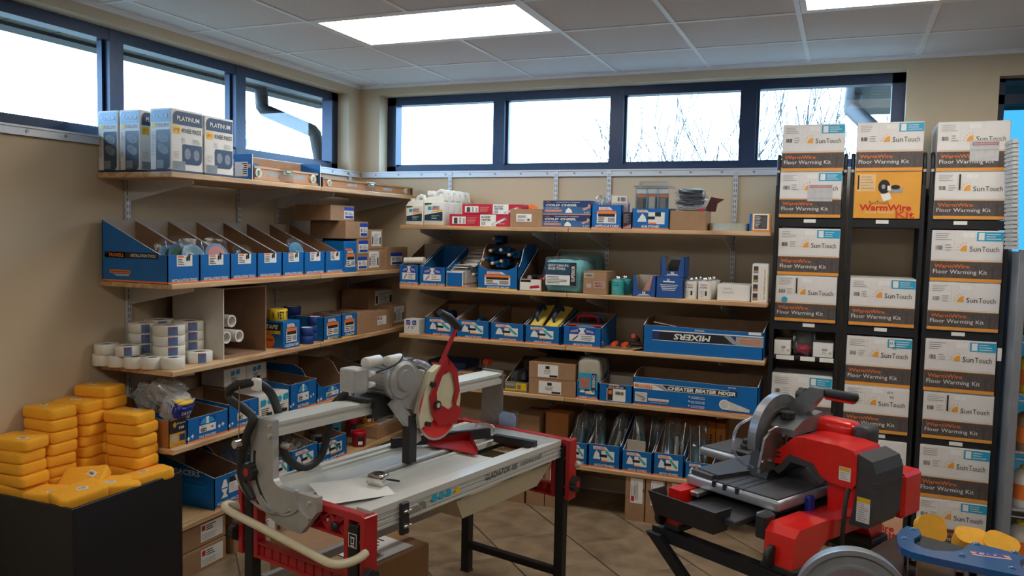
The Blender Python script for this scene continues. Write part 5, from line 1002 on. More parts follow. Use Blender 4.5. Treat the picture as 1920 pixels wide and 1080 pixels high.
def noble_open(pl, pr_, py, dz, label, inner, yf=-.485):
    l, w = BP(pl, pr_, 1, yf, dz); h = HB((pl+pr_)/2, py, 1, yf, dz); t = T('corner_box', label, 'display box', (l[0], yf, z+dz), 0, 'royal blue corner boxes'); b = MB(); k = .003; w -= .002; d = .15
    V = [(-w/2, h), (-w*.36, h), (-w*.24, h*.28), (w*.24, h*.28), (w*.36, h), (w/2, h)]
    flat(b, [(-w/2, 0, 0), (w/2, 0, 0)]+[(x, 0, q) for x, q in V[::-1]], (0,k,0), 0, 1, 0); flat(b, [(-w/2, d, 0), (-w/2, 0, 0), (-w/2, 0, h), (-w/2, d, h)], (k,0,0), 0, 1, 0); flat(b, [(w/2, 0, 0), (w/2, d, 0), (w/2, d, h), (w/2, 0, h)], (-k,0,0), 0, 1, 0); flat(b, [(w/2, d, 0), (-w/2, d, 0), (-w/2, d, h), (w/2, d, h)], (0,-k,0), 0, 1, 0); b.box(-w/2+k, w/2-k, k, d-k, 0, k, 1)
    P('body', b, [nb, cardp], t); txt(t, 'N', 0, h*.19, w*.12, h*.13, paper, bold=.05); prt(t, 'maker_line', [(-w*.22, w*.22, h*.09, h*.13, 0), (-w*.3, w*.3, h*.04, h*.055, 0)], [paper])
    b2 = T('corner_piece', inner[0], 'corner piece', (l[0]+.005, yf+.06, z+dz+.006)); P('panel', MB()._add([(-w*.3, 0, 0), (w*.3, 0, 0), (w*.12, .05, h*.95), (-w*.05, .06, h*.6), (0, .07, 0)], [(0,1,2,3), (0,3,4), (1,4,2), (2,4,3), (0,4,1)]) if inner[1] else MB().prism([(-w*.26, h*.2), (w*.26, h*.2), (w*.30, h*.5), (w*.18, h*.78), (-w*.18, h*.78), (-w*.30, h*.5)], 'y', 0, .05), mat('salmon_plastic', (.55,.22,.14), .5) if inner[1] else rubber, b2); return h
noble_open(1185, 1229, 517, 0, 'royal blue box with V cut front holding a salmon corner piece', ('salmon moulded corner in the V cut box', True))
t, w, h, l = bcart('corner_box', 'closed royal blue box under the V cut box', 1230, 1279, 1, 519, d=.17, m=nb, group='royal blue corner boxes'); txt(t, 'N', -w*.05, h*.85, w*.09, h*.12, paper, bold=.05); prt(t, 'text', [(-w*.25, w*.2, h*.74, h*.80, 0)]+[(-w*.36+w*.03*i, w*.34-w*.04*i, h*(.60-.08*i), h*(.63-.08*i), 0) for i in range(4)], [paper])
noble_open(1238, 1283, 481, h+.001, 'royal blue V cut box with black corners standing on a closed one', ('black moulded corners in the upper V cut box', False))
t, w, h, l = bcart('white_box', 'flat plain white box beside the weld cans', 1344, 1406, 1, 534, yf=-.46, d=.22, m=whitec, cat='box'); txt(t, 'NobleFlex', -w*.18, h*.75, w*.26, h*.12, greyp); txt(t, 'Connector Kit', -w*.17, h*.52, w*.34, h*.14, greyp)
l, w = BP(1408, 1437, 1, -.485); h = HB(1422, 495, 1, -.485); t = carton('tall_box', 'tall white box with orange lettering and four photos at the shelf end', 'box', l, w, .14, h, 0, whitec, tape=False); prt(t, 'photos', [(-w*.40, -w*.10, h*(.76-.235*i), h*(.94-.235*i), 0) for i in range(4)]+[(-w*.38, -w*.12, h*(.77-.235*i), h*(.83-.235*i), 1) for i in range(4)], [dgrey, mat('photo_amber', (.5,.26,.06), .6)]); txt(t, 'SET RUBBER PANELS FAST', w*.33, h*.48, h*.8, w*.11, mat('amber_text', (.72,.38,.05), .5), bold=.02, spin=90)
for i in range(4): txt(t, 'ready mixed', w*.12, h*(.85-.235*i), h*.16, w*.05, greyp, spin=90)
# ---- third back shelf: grout float bins
z = BZ[2]
t, w, h, l = bcart('small_box', 'small white box with blue crest at the corner end of the third back shelf', 757, 785, 2, 599, yf=-.48, d=.12, m=whitec, cat='box'); tool_label(t, w, h, None, 1, 2)
bluf = mat('float_blue', (.01,.17,.34), .4); yelf = mat('float_yellow', (.72,.56,.10), .5)
def grout_float(loc, rz, label, base, handle, tilt=(0,0), s=1.0):
    t = T('grout_float', label, 'float', loc, 0, 'grout floats'); t.rotation_euler = (R(tilt[0]), R(tilt[1]), R(rz)); P('pad', MB().cbox(-.048*s, .048*s, 0, .24, 0, .012, .003), base, t); P('plate', MB().cbox(-.046*s, .046*s, .002, .238, .012, .017, .002), base if base is yelf else dgrey, t)
    P('handle', MB().tube([(0,.05,.015), (0,.05,.045), (0,.065,.058), (0,.12,.062), (0,.17,.058), (0,.185,.045), (0,.185,.015)], [.009,.010,.012,.015,.013,.010,.009], 10), handle, t); return t
bins = [(796, 855, 596, 'grout float bin behind the red saw lever', 0), (855.5, 917, 601, 'grout float bin with a rounded blue handle', 1), (919, 982, 606, 'grout float bin that looks nearly empty', 2), (984, 1049, 611, 'grout float bin holding two yellow floats', 3), (1055, 1127, 613, 'deep grout float bin holding red and blue floats', 4)]
for a, b_, py, lb, i in bins:
    l, w = BP(a, b_, 2); h = HB((a+b_)/2, py, 2); t = open_box('grout_float_bin', 'blue '+lb, 'display bin', l, w-.003, .36, h, h*(1.75 if i < 4 else 1.5), 0, .0, 'blue grout float bins'); tool_label(t, w, h, 'GROUT FLOATS', i, 1 if i < 4 else 2, .5)
    if i == 1: grout_float((l[0]-.01, l[1]+.05, z+.055), 0, 'float with a blue loop handle in the second bin', yelf, bluf, (0, 0))
    if i == 2: grout_float((l[0]+.05, l[1]+.10, z+.05), -6, 'float with a dark handle deep in the third bin', bluf, rubber, (0, 0))
    if i == 3:
        for s in (-1, 1): grout_float((l[0]+s*.052, l[1]+.02, z+h*.86), -8, ['left','right'][s > 0]+' yellow float sticking out of the fourth bin', yelf, blued, (30, s*6), .9)
    if i == 0:
        for s in (-1, 1): grout_float((l[0]+s*.03, l[1]+.06, z+.07), 10*s, ['left','right'][s > 0]+' dark teal float in the bin behind the lever', mat('float_teal', (.01,.10,.14), .5), blued, (8, 0))
    if i == 4:
        grout_float((l[0]+.118, l[1]+.06, z+.06), 90, 'blue-handled float at the front of the deep bin', bluf, bluf); 
        grout_float((l[0]+.115, l[1]+.14, z+h+.0), 92, 'bright red float lying across the deep bin', mat('float_red', (0,0,0)), mat('float_crimson', (.45,.01,.04), .4), (0, -8)); grout_float((l[0]+.118, l[1]+.26, z+h*.9), 90, 'blue-handled float at the back of the deep bin', bluf, bluf)
        txt(t, 'T', .03, h*.8, .02, .02, orange, 'r', (w-.003)/2, .03); prt(t, 'side_marks', [(.02, .05, h*.1, h*.2, 0), (.02, .05, h*.25, h*.3, 1)], [redc, paper], 'r', (w-.003)/2)
ogr = mat('orange_grip', (.75,.10,.03), .4)
def trowel(px, y, label, dz=0, rz=0, tilt=0):
    t = T('trowel', label, 'trowel', (XB(px, y, z+.03), y, z+dz), rz, 'orange handled trowels'); t.rotation_euler[0] = R(tilt)
    P('grip', MB().tube([(0,0,.028), (0,.03,.03), (0,.07,.03)], [.015,.016,.014], 12), ogr, t); P('sleeve', MB().tube([(0,.07,.03), (0,.10,.029)], [.0165,.013], 12), rubber, t); P('tang', MB().tube([(0,.10,.029), (0,.14,.03), (0,.16,.01), (0,.17,.003)], .005, 8), steel, t); P('blade', MB().prism([(-.05,.12),(.05,.12),(.035,.30),(-.035,.30)], 'z', 0, .002), steel, t)
trowel(1150, -.47, 'trowel with orange grip nearest the deep float bin'); trowel(1169, -.475, 'trowel with orange grip in the middle of the three', 0, -3); trowel(1186, -.36, 'trowel with red grip standing up behind the others', .05, -6, -20)
tag(P('trowel_card', MB().cbox(-.05, .05, 0, .20, 0, .003, .001), greyp, None, (XB(1186, -.46, z), -.47, z+.0), (0, R(-18), R(-30))), 'dark card leaning under the orange trowels', 'card')
def long_box(pl, pr_, k, pyf, label, d, hb_extra, yf=-.488):
    l, w = BP(pl, pr_, k, yf); h = HB((pl+pr_)/2, pyf, k, yf); t = T('mixer_carton', label, 'carton', l, 0, 'long blue mixer cartons'); b = MB(); q = .005; H = h+hb_extra
    flat(b, [(-w/2, 0, 0), (w/2, 0, 0), (w/2, 0, h*.985), (w*.2, 0, h*.97), (-w*.2, 0, h), (-w/2, 0, h)], (0,q,0), 0, 1, 2); flat(b, [(-w/2, d, 0), (-w/2, 0, 0), (-w/2, 0, h), (-w/2, d*.4, H), (-w/2, d, H)], (q,0,0), 0, 1, 2); flat(b, [(w/2, 0, 0), (w/2, d, 0), (w/2, d, H), (w/2, 0, h)], (-q,0,0), 0, 1, 2); flat(b, [(w/2, d, 0), (-w/2, d, 0), (-w/2, d, H), (w/2, d, H)], (0,-q,0), 0, 1, 2); b.box(-w/2+q, w/2-q, q, d-q, 0, q, 1)
    P('body', b, [blue, cardd, whitec], t); return t, w, h, l
t, w, h, l = long_box(1205, 1430, 2, 616, 'long blue mixer carton standing upside down on the third back shelf', .30, .035)
prt(t, 'band', [(-w*.42, w*.5, h*.46, h*.84, 0), (-w*.42, w*.5, h*.48, h*.80, 3), (-w*.36, w*.22, h*.50, h*.78, 1), ([(w*.18, h*.78), (w*.26, h*.50), (w*.30, h*.50), (w*.24, h*.78)], 2), (w*.28, w*.5, h*.48, h*.78, 2)], [paper, ink, greyp, blued]); txt(t, 'MIXERS', -w*.08, h*.64, w*.31, h*.22, paper, bold=.03, shear=.15, spin=180, lift=.003); txt(t, 'TROXELL', w*.39, h*.62, w*.17, h*.16, orange, bold=.03, shear=.2, spin=180, lift=.003); prt(t, 'small_print', lines(-w*.06, w*.08, h*.88, h*.95, 2, 0, random.Random(2), .4), [paper])['kind'] = 'stuff'; prt(t, 'size_mark', [(w*.38, w*.48, h*.88, h*.97, 0)], [paper])
tag(P('mixer_rod', MB().cyl((-.07,0,.01), (.07,0,-.01), .006, n=8), steel, None, (l[0]-w*.32, -.46, z+h+.008)), 'bright steel mixer rod resting on the upside-down carton', 'rod')
# ---- fourth back shelf
z = BZ[3]
for i in range(3):
    l, w = BP(798+i*2, 868+i*2, 3, -.34); t = carton('flat_carton', ['lower', 'middle', 'upper'][i]+' flat blue carton behind the saw lever on the fourth shelf', 'carton', (l[0], -.34, z+.046*i), w, .24, .044, 0, blued if i == 2 else blue, tape=False); prt(t, 'print', [(-w*.4, w*.1, .012, .03, 0)], [orange])
t, w, h, l = bcart('brown_carton', 'brown carton with black tools on top behind the saw beam', 853, 940, 3, 702, yf=-.47, d=.25); prt(t, 'label', [(-w*.3, w*.1, h*.55, h*.9, 0), (w*.1, w*.45, h*.05, h*.25, 0)]+lines(-w*.28, w*.05, h*.58, h*.85, 3, 1, random.Random(3)), [paper, ink])
b = T('black_tool', 'dark tool with a round orange-red knob on the brown carton', 'tool', (l[0]+.02, -.38, z+h)); P('body', MB().cbox(-.09, .09, -.02, .06, 0, .018, .004), rubber, b); P('stem', MB().cyl((0,0,.018), (0,0,.06), .006, n=8), steel, b); P('knob', MB().cyl((-.012,0,.075), (.03,-.01,.075), .022, n=16), ogr, b); P('knob_cap', MB().cyl((-.03,.003,.075), (-.012,0,.075), .023, .021, n=16), blackp, b)
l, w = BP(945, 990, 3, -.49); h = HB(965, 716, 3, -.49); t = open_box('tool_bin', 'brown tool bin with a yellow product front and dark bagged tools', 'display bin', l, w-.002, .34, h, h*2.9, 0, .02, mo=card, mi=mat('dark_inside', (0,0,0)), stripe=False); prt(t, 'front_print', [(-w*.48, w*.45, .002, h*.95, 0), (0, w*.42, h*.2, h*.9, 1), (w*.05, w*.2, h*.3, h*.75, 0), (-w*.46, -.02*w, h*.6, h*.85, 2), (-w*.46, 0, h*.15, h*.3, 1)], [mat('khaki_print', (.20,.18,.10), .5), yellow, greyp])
for i in range(3): b = T('bagged_tool', ['dark bagged tool at the left of the tool bin', 'bagged grey blade in the tool bin', 'dark bagged tool deep in the tool bin'][i], 'bag', (l[0]-.03+.03*i, -.42+.06*i, z+.06), 20*i, 'bagged tools in the tool bin'); P('tool', MB().cbox(-.015, .015, -.01, .10, .0, .05, .004), [rubber, mgrey, blued][i], b); P('bag', MB().blob((0,.04,.03), (.06,.16,.08), 90+i, 10, .15), bagm, b)
t, w, h, l = bcart('brown_carton', 'lower of two flat brown cartons with white labels', 990.5, 1079, 3, 712, d=.25, yf=-.492); ship_label(t, -w*.28, w*.20, h*.1, h*.88, seed=3, style=4)
t, w, h2, l = bcart('brown_carton', 'upper of two flat brown cartons with white labels', 991, 1078, 3, 681, d=.25, dz=h+.001); ship_label(t, -w*.30, w*.14, h2*.1, h2*.88, seed=3, style=4)
for i in range(3): b = T('dark_bottle', ['left','middle','right'][i]+' dark bag behind the flat brown cartons', 'bag', (l[0]-.1+.1*i, -.15, z), 0, 'dark bags at the back'); P('bag', MB().blob((0,0,.12), (.10,.12,.25), 95+i, 10, .1), rubber, b)
l, w = BP(1080, 1122, 3); h = HB(1101, 715, 3); t = open_box('cheese_cloth_bin', 'blue cheese cloth carton', 'display bin', l, w-.002, .26, h, h*1.7, 0, .05); tool_label(t, w, h, 'CHEESE CLOTH', 3, 1)
clm = mat('cream_cloth', (.68,.60,.45), .85, var=.1, scale=25)
for i in range(5):
    b = T('cloth_pack', f"{['front','second','third','fourth','last'][i]} cream cheese cloth pack standing in the blue carton", 'pack', (l[0]+.003, l[1]+.03+.046*i, z+h*.55), 0, 'cream cheese cloth packs'); P('cloth', MB().blob((0,0,.095), (w*.95,.05,.19), 100+i, 10, .05, .35), clm, b); P('bag', MB().blob((0,0,.10), (w*1.02,.055,.21), 106+i, 10, .08, .4), bagm, b)
    if i == 0: prt(b, 'label', [(-w*.40, w*.42, .0, .105, 0), (-w*.36, w*.08, .01, .075, 1), (w*.16, w*.36, .0, .105, 2)], [skyb, mat('rose_print', (.45,.18,.14), .5), blued], at=-.034); txt(b, 'CHEESE', w*.26, .055, .08, w*.12, paper, at=-.035, bold=.02, spin=-90)
l, w = BP(1122.5, 1185, 3, -.495); h = HB(1153, 721, 3, -.495); t = open_box('mini_mixer_bin', 'blue mini mixer carton with white inside', 'display bin', l, w-.002, .24, h, h*1.15, 0, 0, back_in=whitec, stripe=False); prt(t, 'label', [(-w*.26, w*.30, h*.06, h*.92, 0), (-w*.26, w*.30, h*.76, h*.92, 1), (-w*.24, -w*.08, h*.08, h*.74, 1), (-w*.21, -w*.11, h*.44, h*.66, 2)]+bars(0, w*.26, h*.44, h*.62, 12, 1, random.Random(5)), [paper, ink, orange]); txt(t, 'MINI MIXER', w*.02, h*.84, w*.46, h*.08, paper, bold=.02, lift=.003); logo(t, -w*.05, h*.95, w*.3, h*.08)
t, w, h, l = long_box(1186, 1420, 3, 716, 'long blue cheater beater mixer carton on the fourth back shelf', .26, .03, yf=-.492)
prt(t, 'band', [([(-w*.495, h*.58), (w*.28, h*.58), (w*.28, h*.80), (-w*.495, h*.80)], 0), ([(-w*.20, h*.60), (w*.34, h*.60), (w*.34, h*.78), (-w*.26, h*.78)], 1), ([(-w*.34, h*.78), (-w*.24, h*.60), (-w*.20, h*.60), (-w*.27, h*.78)], 2), (-w*.5, w*.5, .001, h*.035, 3), (-w*.48, -w*.38, h*.12, h*.46, 0), (-w*.475, -w*.385, h*.14, h*.44, 4), (-w*.37, -w*.20, h*.18, h*.27, 0), (-.04*w, -.03*w, h*.44, h*.48, 0), (-.04*w, -.03*w, h*.28, h*.32, 0), (-.04*w, -.03*w, h*.12, h*.16, 0),
    ([(w*.245, h*.47), (w*.44, h*.20), (w*.44, h*.10), (w*.245, h*.12)], 4), ([(w*.245+w*.042*math.cos(2*PI*i/20), h*.30+h*.175*math.sin(2*PI*i/20)) for i in range(20)], 0), ([(w*.245+w*.034*math.cos(2*PI*i/20), h*.30+h*.14*math.sin(2*PI*i/20)) for i in range(20)], 4)], [paper, ink, greyp, orange, mat('pale_print', (.60,.60,.58), .5)])
txt(t, 'TROXELL', -w*.41, h*.69, w*.16, h*.13, orange, bold=.04, shear=.15, lift=.0045); txt(t, 'CHEATER BEATER MIXER', w*.06, h*.69, w*.54, h*.135, paper, bold=.05, shear=.2, lift=.0045); txt(t, '07-366', w*.30, h*.90, w*.06, h*.05, paper, bold=.02, shear=.2, lift=.0045); txt(t, 'professional grade', -w*.285, h*.225, w*.15, h*.06, orange, bold=.02, lift=.0045); txt(t, 'MANUFACTURED IN USA', -w*.28, h*.13, w*.15, h*.035, paper, lift=.0045)
for i, s in enumerate((('CONNECTS TO', 'HANDHELD DRILLS'), ('FULLY WELDED HEAD', 'FOR LONGER LIFE'), ('LONGER SHAFT PROVIDES', 'WORKING COMFORT'))):
    for j in range(2): txt(t, s[j], w*.035, h*(.465-.16*i-.05*j), w*.11, h*.035, paper, bold=.02, lift=.0045)
b = MB().tube([(-w*.47, -.0045, h*.40), (-w*.44, -.0045, h*.32), (-w*.41, -.0045, h*.30), (-w*.395, -.0045, h*.24), (-w*.41, -.0045, h*.19), (-w*.425, -.0045, h*.22)], .0012, 4); P('hook_drawing', b, ink, t)
tag(P('wrapped_mixer', MB().blob((0,0,.06), (w*.8,.15,.12), 3, 14, .08, .3), mat('grey_heap', (.16,.14,.13), .6, var=.3), None, (l[0], -.35, z+.006)), 'grey wrapped mixer lying inside the long cheater beater carton', 'mixer')
# ---- lowest back shelf: notch trowel bins
z = BZ[4]
tb = [(1062, 1101, 830, 'blue trowel bin beside the saw end'), (1102, 1162, 834, 'blue notch trowel bin with clear bagged trowels'), (1165, 1222, 846, 'blue notch trowel bin with a torn cardboard flap'), (1224, 1281, 851, 'blue notch trowel bin with a bag drooping over the front'), (1283, 1335, 868, 'blue notch trowel bin half hidden by the red saw')]
for i, (a, b_, py, lb) in enumerate(tb):
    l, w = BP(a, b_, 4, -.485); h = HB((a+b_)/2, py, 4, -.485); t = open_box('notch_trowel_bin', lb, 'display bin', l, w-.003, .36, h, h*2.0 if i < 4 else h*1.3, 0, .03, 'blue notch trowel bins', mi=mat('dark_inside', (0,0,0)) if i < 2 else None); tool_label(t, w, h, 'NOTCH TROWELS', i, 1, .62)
    for j in range(3 if i < 4 else 2):
        rnd = random.Random(i*7+j); x = l[0]-w*.25+w*.25*j; q = T('bagged_trowel', f"{['first','second','third','fourth'][j]} bagged trowel in the {['bin beside the saw end','second trowel bin','third trowel bin','fourth trowel bin','last trowel bin'][i]}", 'trowel', (x, -.42+.055*j, z+.03), 0, 'bagged notch trowels'); q.rotation_euler = (R(-22+rnd.uniform(-6,6)), R(rnd.uniform(-7,7)), R(rnd.uniform(-14,14)))
        P('blade', MB().box(-.012, -.010, -.05, .05, .05, .27), steel, q); P('grip', MB().tube([(.018,0,.06), (.022,0,.10), (.024,0,.15), (.018,0,.19)], [.012,.015,.016,.012], 10), mat('trowel_teal', (.02,.20,.30), .35) if rnd.random() < .7 else wsp, q); P('bag', MB().blob((.004,0,.15), (.075,.10,.29), i*9+j, 10, .12), bagm, q)
    if i == 2: tag(P('cardboard_flap', MB().cbox(-w*.3, w*.3, 0, .004, 0, .11, .001), cardp, None, (l[0]-.01, -.478, z+h*.7), (R(6), R(2), 0)), 'torn pale cardboard flap sticking up from the third trowel bin', 'cardboard')
t, w, h, l = bcart('open_carton', 'brown carton with raised flap at the left of the lowest back shelf', 968, 1010, 4, 778, yf=-.40, d=.26); carton('open_carton', 'second brown carton left of the trowel bins', 'carton', (l[0]+w+.03, -.36, z), .16, .26, h*1.1, 0, osb)
l, w = BP(905, 960, 4, -.44); 
for i in range(3): q = T('bagged_trowel', ['dark','clear','teal'][i]+' bagged tool behind the saw end plate', 'trowel', (l[0]-.10+.10*i, -.38, z), 0, 'bagged notch trowels'); P('blade', MB().box(-.03, .03, 0, .002, .02, .26), steel, q); P('grip', MB().tube([(.0,-.02,.04), (.0,-.024,.12), (0,-.02,.16)], .013, 8), [rubber, wsp, teal][i], q); P('bag', MB().blob((0,0,.14), (.10,.08,.28), i*5+2, 10, .14), bagm, q)
xa, xb_ = XB(1247, -.22, z), XB(1358, -.22, z); n = 6; hh = ZB(1300, 787, -.22)-z
for i in range(n):
    ww = (xb_-xa)/n; t = carton('orange_carton', f"{['first','second','third','fourth','fifth','sixth'][i]} narrow orange carton from the left at the back of the lowest shelf", 'carton', (xa+ww*(i+.5), -.22, z), ww-.004, .17, hh-.004*(i % 2), 0, mat('orange_carton', (.42,.15,.025), .7, var=.08), 'narrow orange cartons', tape=False); prt(t, 'spine_text', lines(-.004, .010, hh*.25, hh*.75, 9, 0, random.Random(i), .6), [ink])
# ---- floor under the back shelves
def fl_carton(pl, pr_, py, label, d, lab=True, yf=-.495):
    x0, x1 = XB(pl, yf, .1), XB(pr_, yf, .1); w = x1-x0; h = min(ZB((pl+pr_)/2, py, yf), BZ[4]-TH-.004); t = carton('brown_carton', label, 'carton', ((x0+x1)/2, yf, 0), w-.004, d, h, 0, card, 'brown cartons on the floor under the back shelves')
    if lab: r = random.Random(int(pl)); prt(t, 'label', [(-w*.22, w*.40, h*.42, h*.985, 0), (-w*.18, -w*.02, h*.46, h*.58, 1), (w*.40, w*.46, h*.70, h*.76, 2)]+[(-w*.16+w*.07*i, -w*.14+w*.07*i, h*(.5 if i > 2 else .60), h*(.72+.2*r.random()), 2) for i in range(5)], [paper, redc, ink])
for i, (a, b_) in enumerate(((1171, 1208), (1209, 1246.5), (1247.5, 1288), (1289, 1330))): fl_carton(a, b_, 893, f"upright brown carton under the trowel bins, {['first','second','third','fourth'][i]} from the left", .36)
for i, (a, b_) in enumerate(((905, 944), (946, 983), (986, 1020.5), (1021, 1056))): fl_carton(a, b_, 860, f"upright brown carton behind the saw legs, {['first','second','third','fourth'][i]} from the left", .40, i > 1)
# ================================================================ BLACK BIN OF SPONGES
spm = mat('orange_sponge', (.96,.44,.025), .95, var=.06, scale=90, bump=.25, bd=.003)
bz = .60; BX0, BX1, BY0, BY1 = .015, .575, -3.035, -2.425
t = T('sponge_bin', 'tall black display bin heaped with orange sponges by the left wall', 'display bin', ((BX0+BX1)/2, (BY0+BY1)/2, 0)); hx, hy = (BX1-BX0)/2, (BY1-BY0)/2
for nm, b in (('front_panel', MB().cbox(-hx, hx, -hy, -hy+.016, 0, bz, .002)), ('back_panel', MB().cbox(-hx, hx, hy-.016, hy, 0, bz, .002)), ('side_panel', MB().cbox(-hx, -hx+.016, -hy+.016, hy-.016, 0, bz, .002)), ('side_panel', MB().cbox(hx-.016, hx, -hy+.016, hy-.016, 0, bz, .002)), ('inner_shelf', MB().box(-hx+.016, hx-.016, -hy+.016, hy-.016, .50, .515))): P(nm, b, black, t)
SW, SD, SH = .205, .145, .054
bm = bmesh.new(); bmesh.ops.create_cube(bm, size=1)
for v in bm.verts: v.co = Vector((v.co.x*SW, v.co.y*SD, v.co.z*SH))
bmesh.ops.bevel(bm, geom=[e for e in bm.edges if abs(e.verts[0].co.z-e.verts[1].co.z) > .01], offset=.026, segments=4, affect='EDGES', profile=.5)
bmesh.ops.bevel(bm, geom=[e for e in bm.edges if abs(e.verts[0].co.z-e.verts[1].co.z) < 1e-5 and len(e.link_faces) == 2 and abs(e.link_faces[0].normal.z-e.link_faces[1].normal.z) > .5], offset=.014, segments=3, affect='EDGES', profile=.5)
for v in bm.verts: v.co.z += SH/2
spmesh = MB().bm(bm, 0, True).mesh('sponge', spm)
tagmesh = MB().box(-.022, .022, -.015, .015, SH+.0005, SH+.0015).mesh('price_tag', paper)
def sponge(loc, rz, label, rot=None, tagged=True, k=0):
    o = tag(link('sponge', spmesh, None, loc, rot or (R(random.Random(k).uniform(-1.2,1.2)), R(random.Random(k+1).uniform(-1.2,1.2)), R(rz))), label, 'sponge', 'orange grout sponges')
    if tagged:
        rnd = random.Random(k*3); c = link('price_tag', tagmesh, o, (rnd.uniform(-.05,.05), rnd.uniform(-.03,.03), 0), (0,0,R(rnd.uniform(-40,40)))); 
        prt(c, 'bar_code', bars(-.016, .016, -.008, .006, 9, 0, rnd), [ink], 't', SH+.0016)
    return o
n_ = 0; WD = ['bottom', 'second', 'third', 'fourth', 'fifth', 'sixth', 'seventh', 'eighth']
stacks = [((.115, -2.885), 90, 6, 'stack nearest the camera by the wall', .515), ((.118, -2.735), 95, 7, 'tall wide stack by the wall', .515), ((.20, -2.585), 92, 7, 'stack left of the middle', .54), ((.125, -2.50), 8, 8, 'stack in the far corner by the wall', .535), ((.305, -2.545), 86, 6, 'stack toward the shelves', .535)]
stacks = [((.118, -2.93), 4, 6, 'stack nearest the camera by the wall', .516), ((.118, -2.772), -3, 8, 'tall stack by the wall', .516), ((.118, -2.615), 5, 8, 'third stack along the wall', .516), ((.325, -2.60), 6, 0, '', .516), ((.20, -2.495), 0, 0, '', .5), ((.335, -2.505), 3, 7, 'stack at the far end toward the shelves', .516)]
for (xy, rz, n, nm, zb) in stacks:
    for k in range(n):
        rnd = random.Random(n_); sponge((xy[0]+rnd.uniform(-.012,.012), xy[1]+rnd.uniform(-.006,.006), zb+k*(SH-.0005)), rz+rnd.uniform(-7,7), f"{WD[k]} orange sponge in the {nm}", None, k == n-1 or rnd.random() < .3, n_); n_ += 1
for k in range(9): sponge((.118+.01*(k % 2), -2.497, .516+.0535*k), 2+3*(k % 3), f"{(WD+['topmost'])[k]} orange sponge in the highest stack in the far wall corner", None, k == 8, 90+k)
loose = [((.245, -2.80, .516), 5, None, 'flat orange sponge at the front middle, lower layer'), ((.455, -2.945, .516), 3, None, 'flat orange sponge at the front right corner, lower layer'), ((.335, -2.935, .571), 12, None, 'white-tagged sponge lying at the front middle'), ((.472, -2.915, .590), 70, (R(6), R(-7), R(75)), 'sponge with a bar code tag at the front right corner of the bin'),
         ((.47, -2.74, .516), 88, None, 'flat sponge at the right edge, lower layer'), ((.465, -2.73, .575), 84, (R(5), R(7), R(62)), 'sponge resting on the right edge of the bin'), ((.49, -2.545, .516), 92, None, 'flat sponge at the far right, lower layer'), ((.495, -2.555, .574), 80, (R(-4), R(-5), R(70)), 'tagged sponge at the far right edge of the bin'),
         ((.335, -2.75, .516), 4, None, 'sponge under the leaning one'), ((.345, -2.775, .600), 0, (R(30), R(-6), R(22)), 'large sponge leaning up in the middle showing its bar code')]
for k, (l, rz, rot, nm) in enumerate(loose): sponge(l, rz, 'orange '+nm if not nm.startswith('flat') else nm, rot, 'lower' not in nm and 'under' not in nm, 200+k)
# ================================================================ RAIL TILE SAW
class Frame:
    def __init__(s, O, th): th = R(th); s.O = Vector(O); s.ex = Vector((math.cos(th), -math.sin(th), 0)); s.ey = Vector((math.sin(th), math.cos(th), 0)); s.rz = -math.degrees(th)
    def loc(s, P_): d = P_-s.O; return Vector((d.dot(s.ex), d.dot(s.ey), d.z))
    def _ray(s, px, py): return CF + CR*((px-960)/FPX) + CU*((540-py)/FPX)
    def X(s, px, py, v): d = s._ray(px, py); return s.loc(CAM+d*((v+s.O.dot(s.ex)-CAM.dot(s.ex))/d.dot(s.ex)))
    def Y(s, px, py, v): d = s._ray(px, py); return s.loc(CAM+d*((v+s.O.dot(s.ey)-CAM.dot(s.ey))/d.dot(s.ey)))
    def Z(s, px, py, v): return s.loc(G(px, py, v))
    def world(s, p): p = Vector(p); return s.O+s.ex*p.x+s.ey*p.y+Vector((0,0,p.z))
def smooth_path(pts, n=6):
    P_ = [Vector(p) for p in pts]; out = []
    for i in range(len(P_)-1):
        p0, p1, p2, p3 = P_[max(i-1,0)], P_[i], P_[i+1], P_[min(i+2,len(P_)-1)]
        for k in range(n):
            a = k/n; out.append(.5*((2*p1)+(p2-p0)*a+(2*p0-5*p1+4*p2-p3)*a*a+(3*p1-p0-3*p2+p3)*a**3))
    return out+[P_[-1]]
F1 = Frame((1.863, -2.329, 0), 13)
t = T('rail_tile_saw', 'large aluminium rail tile saw with red end frames on black legs', 'tile saw', F1.O, F1.rz); RS = t
HW, Y0, Y1, ZT = .295, -.63, .64, .80
def side_rail(x0, x1, out):
    # extrusion with horizontal grooves on its outer face
    xs_ = x1 if out > 0 else x0; xi = x0 if out > 0 else x1; zs = [.690, .700, .702, .712, .714, .724, .726, .742, .744, .754, .756, .766, .768, .778, .782, .805]
    zs = [.805-(.805-q)*.72 for q in zs]; pts = [(xi, zs[0])]
    for i, q in enumerate(zs): pts.append((xs_-out*(.004 if i in (2,3,6,7,10,11) else 0), q))
    pts += [(xi, .805)]; return MB().prism(pts, 'y', Y0, Y1)
P('side_rail', side_rail(HW-.035, HW, 1), alu, t); P('side_rail', side_rail(-HW, -HW+.035, -1), alu, t)
gb = MB()
for q in (.737, .747, .760, .770, .780): gb.box(HW-.0005, HW+.0006, Y0+.02, Y1-.02, q, q+.0016)
P('rail_groove', gb, greyp, t)['kind'] = 'stuff'
txt(t, 'GLADIATOR 105', .155, .764, .235, .026, ink, 'r', HW, .01, .1); txt(t, 'raimondi', .385, .768, .17, .024, dgrey, 'r', HW, 0, .15)
b = MB(); 
for i in range(3): b.cyl((HW, -.285+.042*i, .762), (HW+.0012, -.285+.042*i, .762), .0165, n=18)
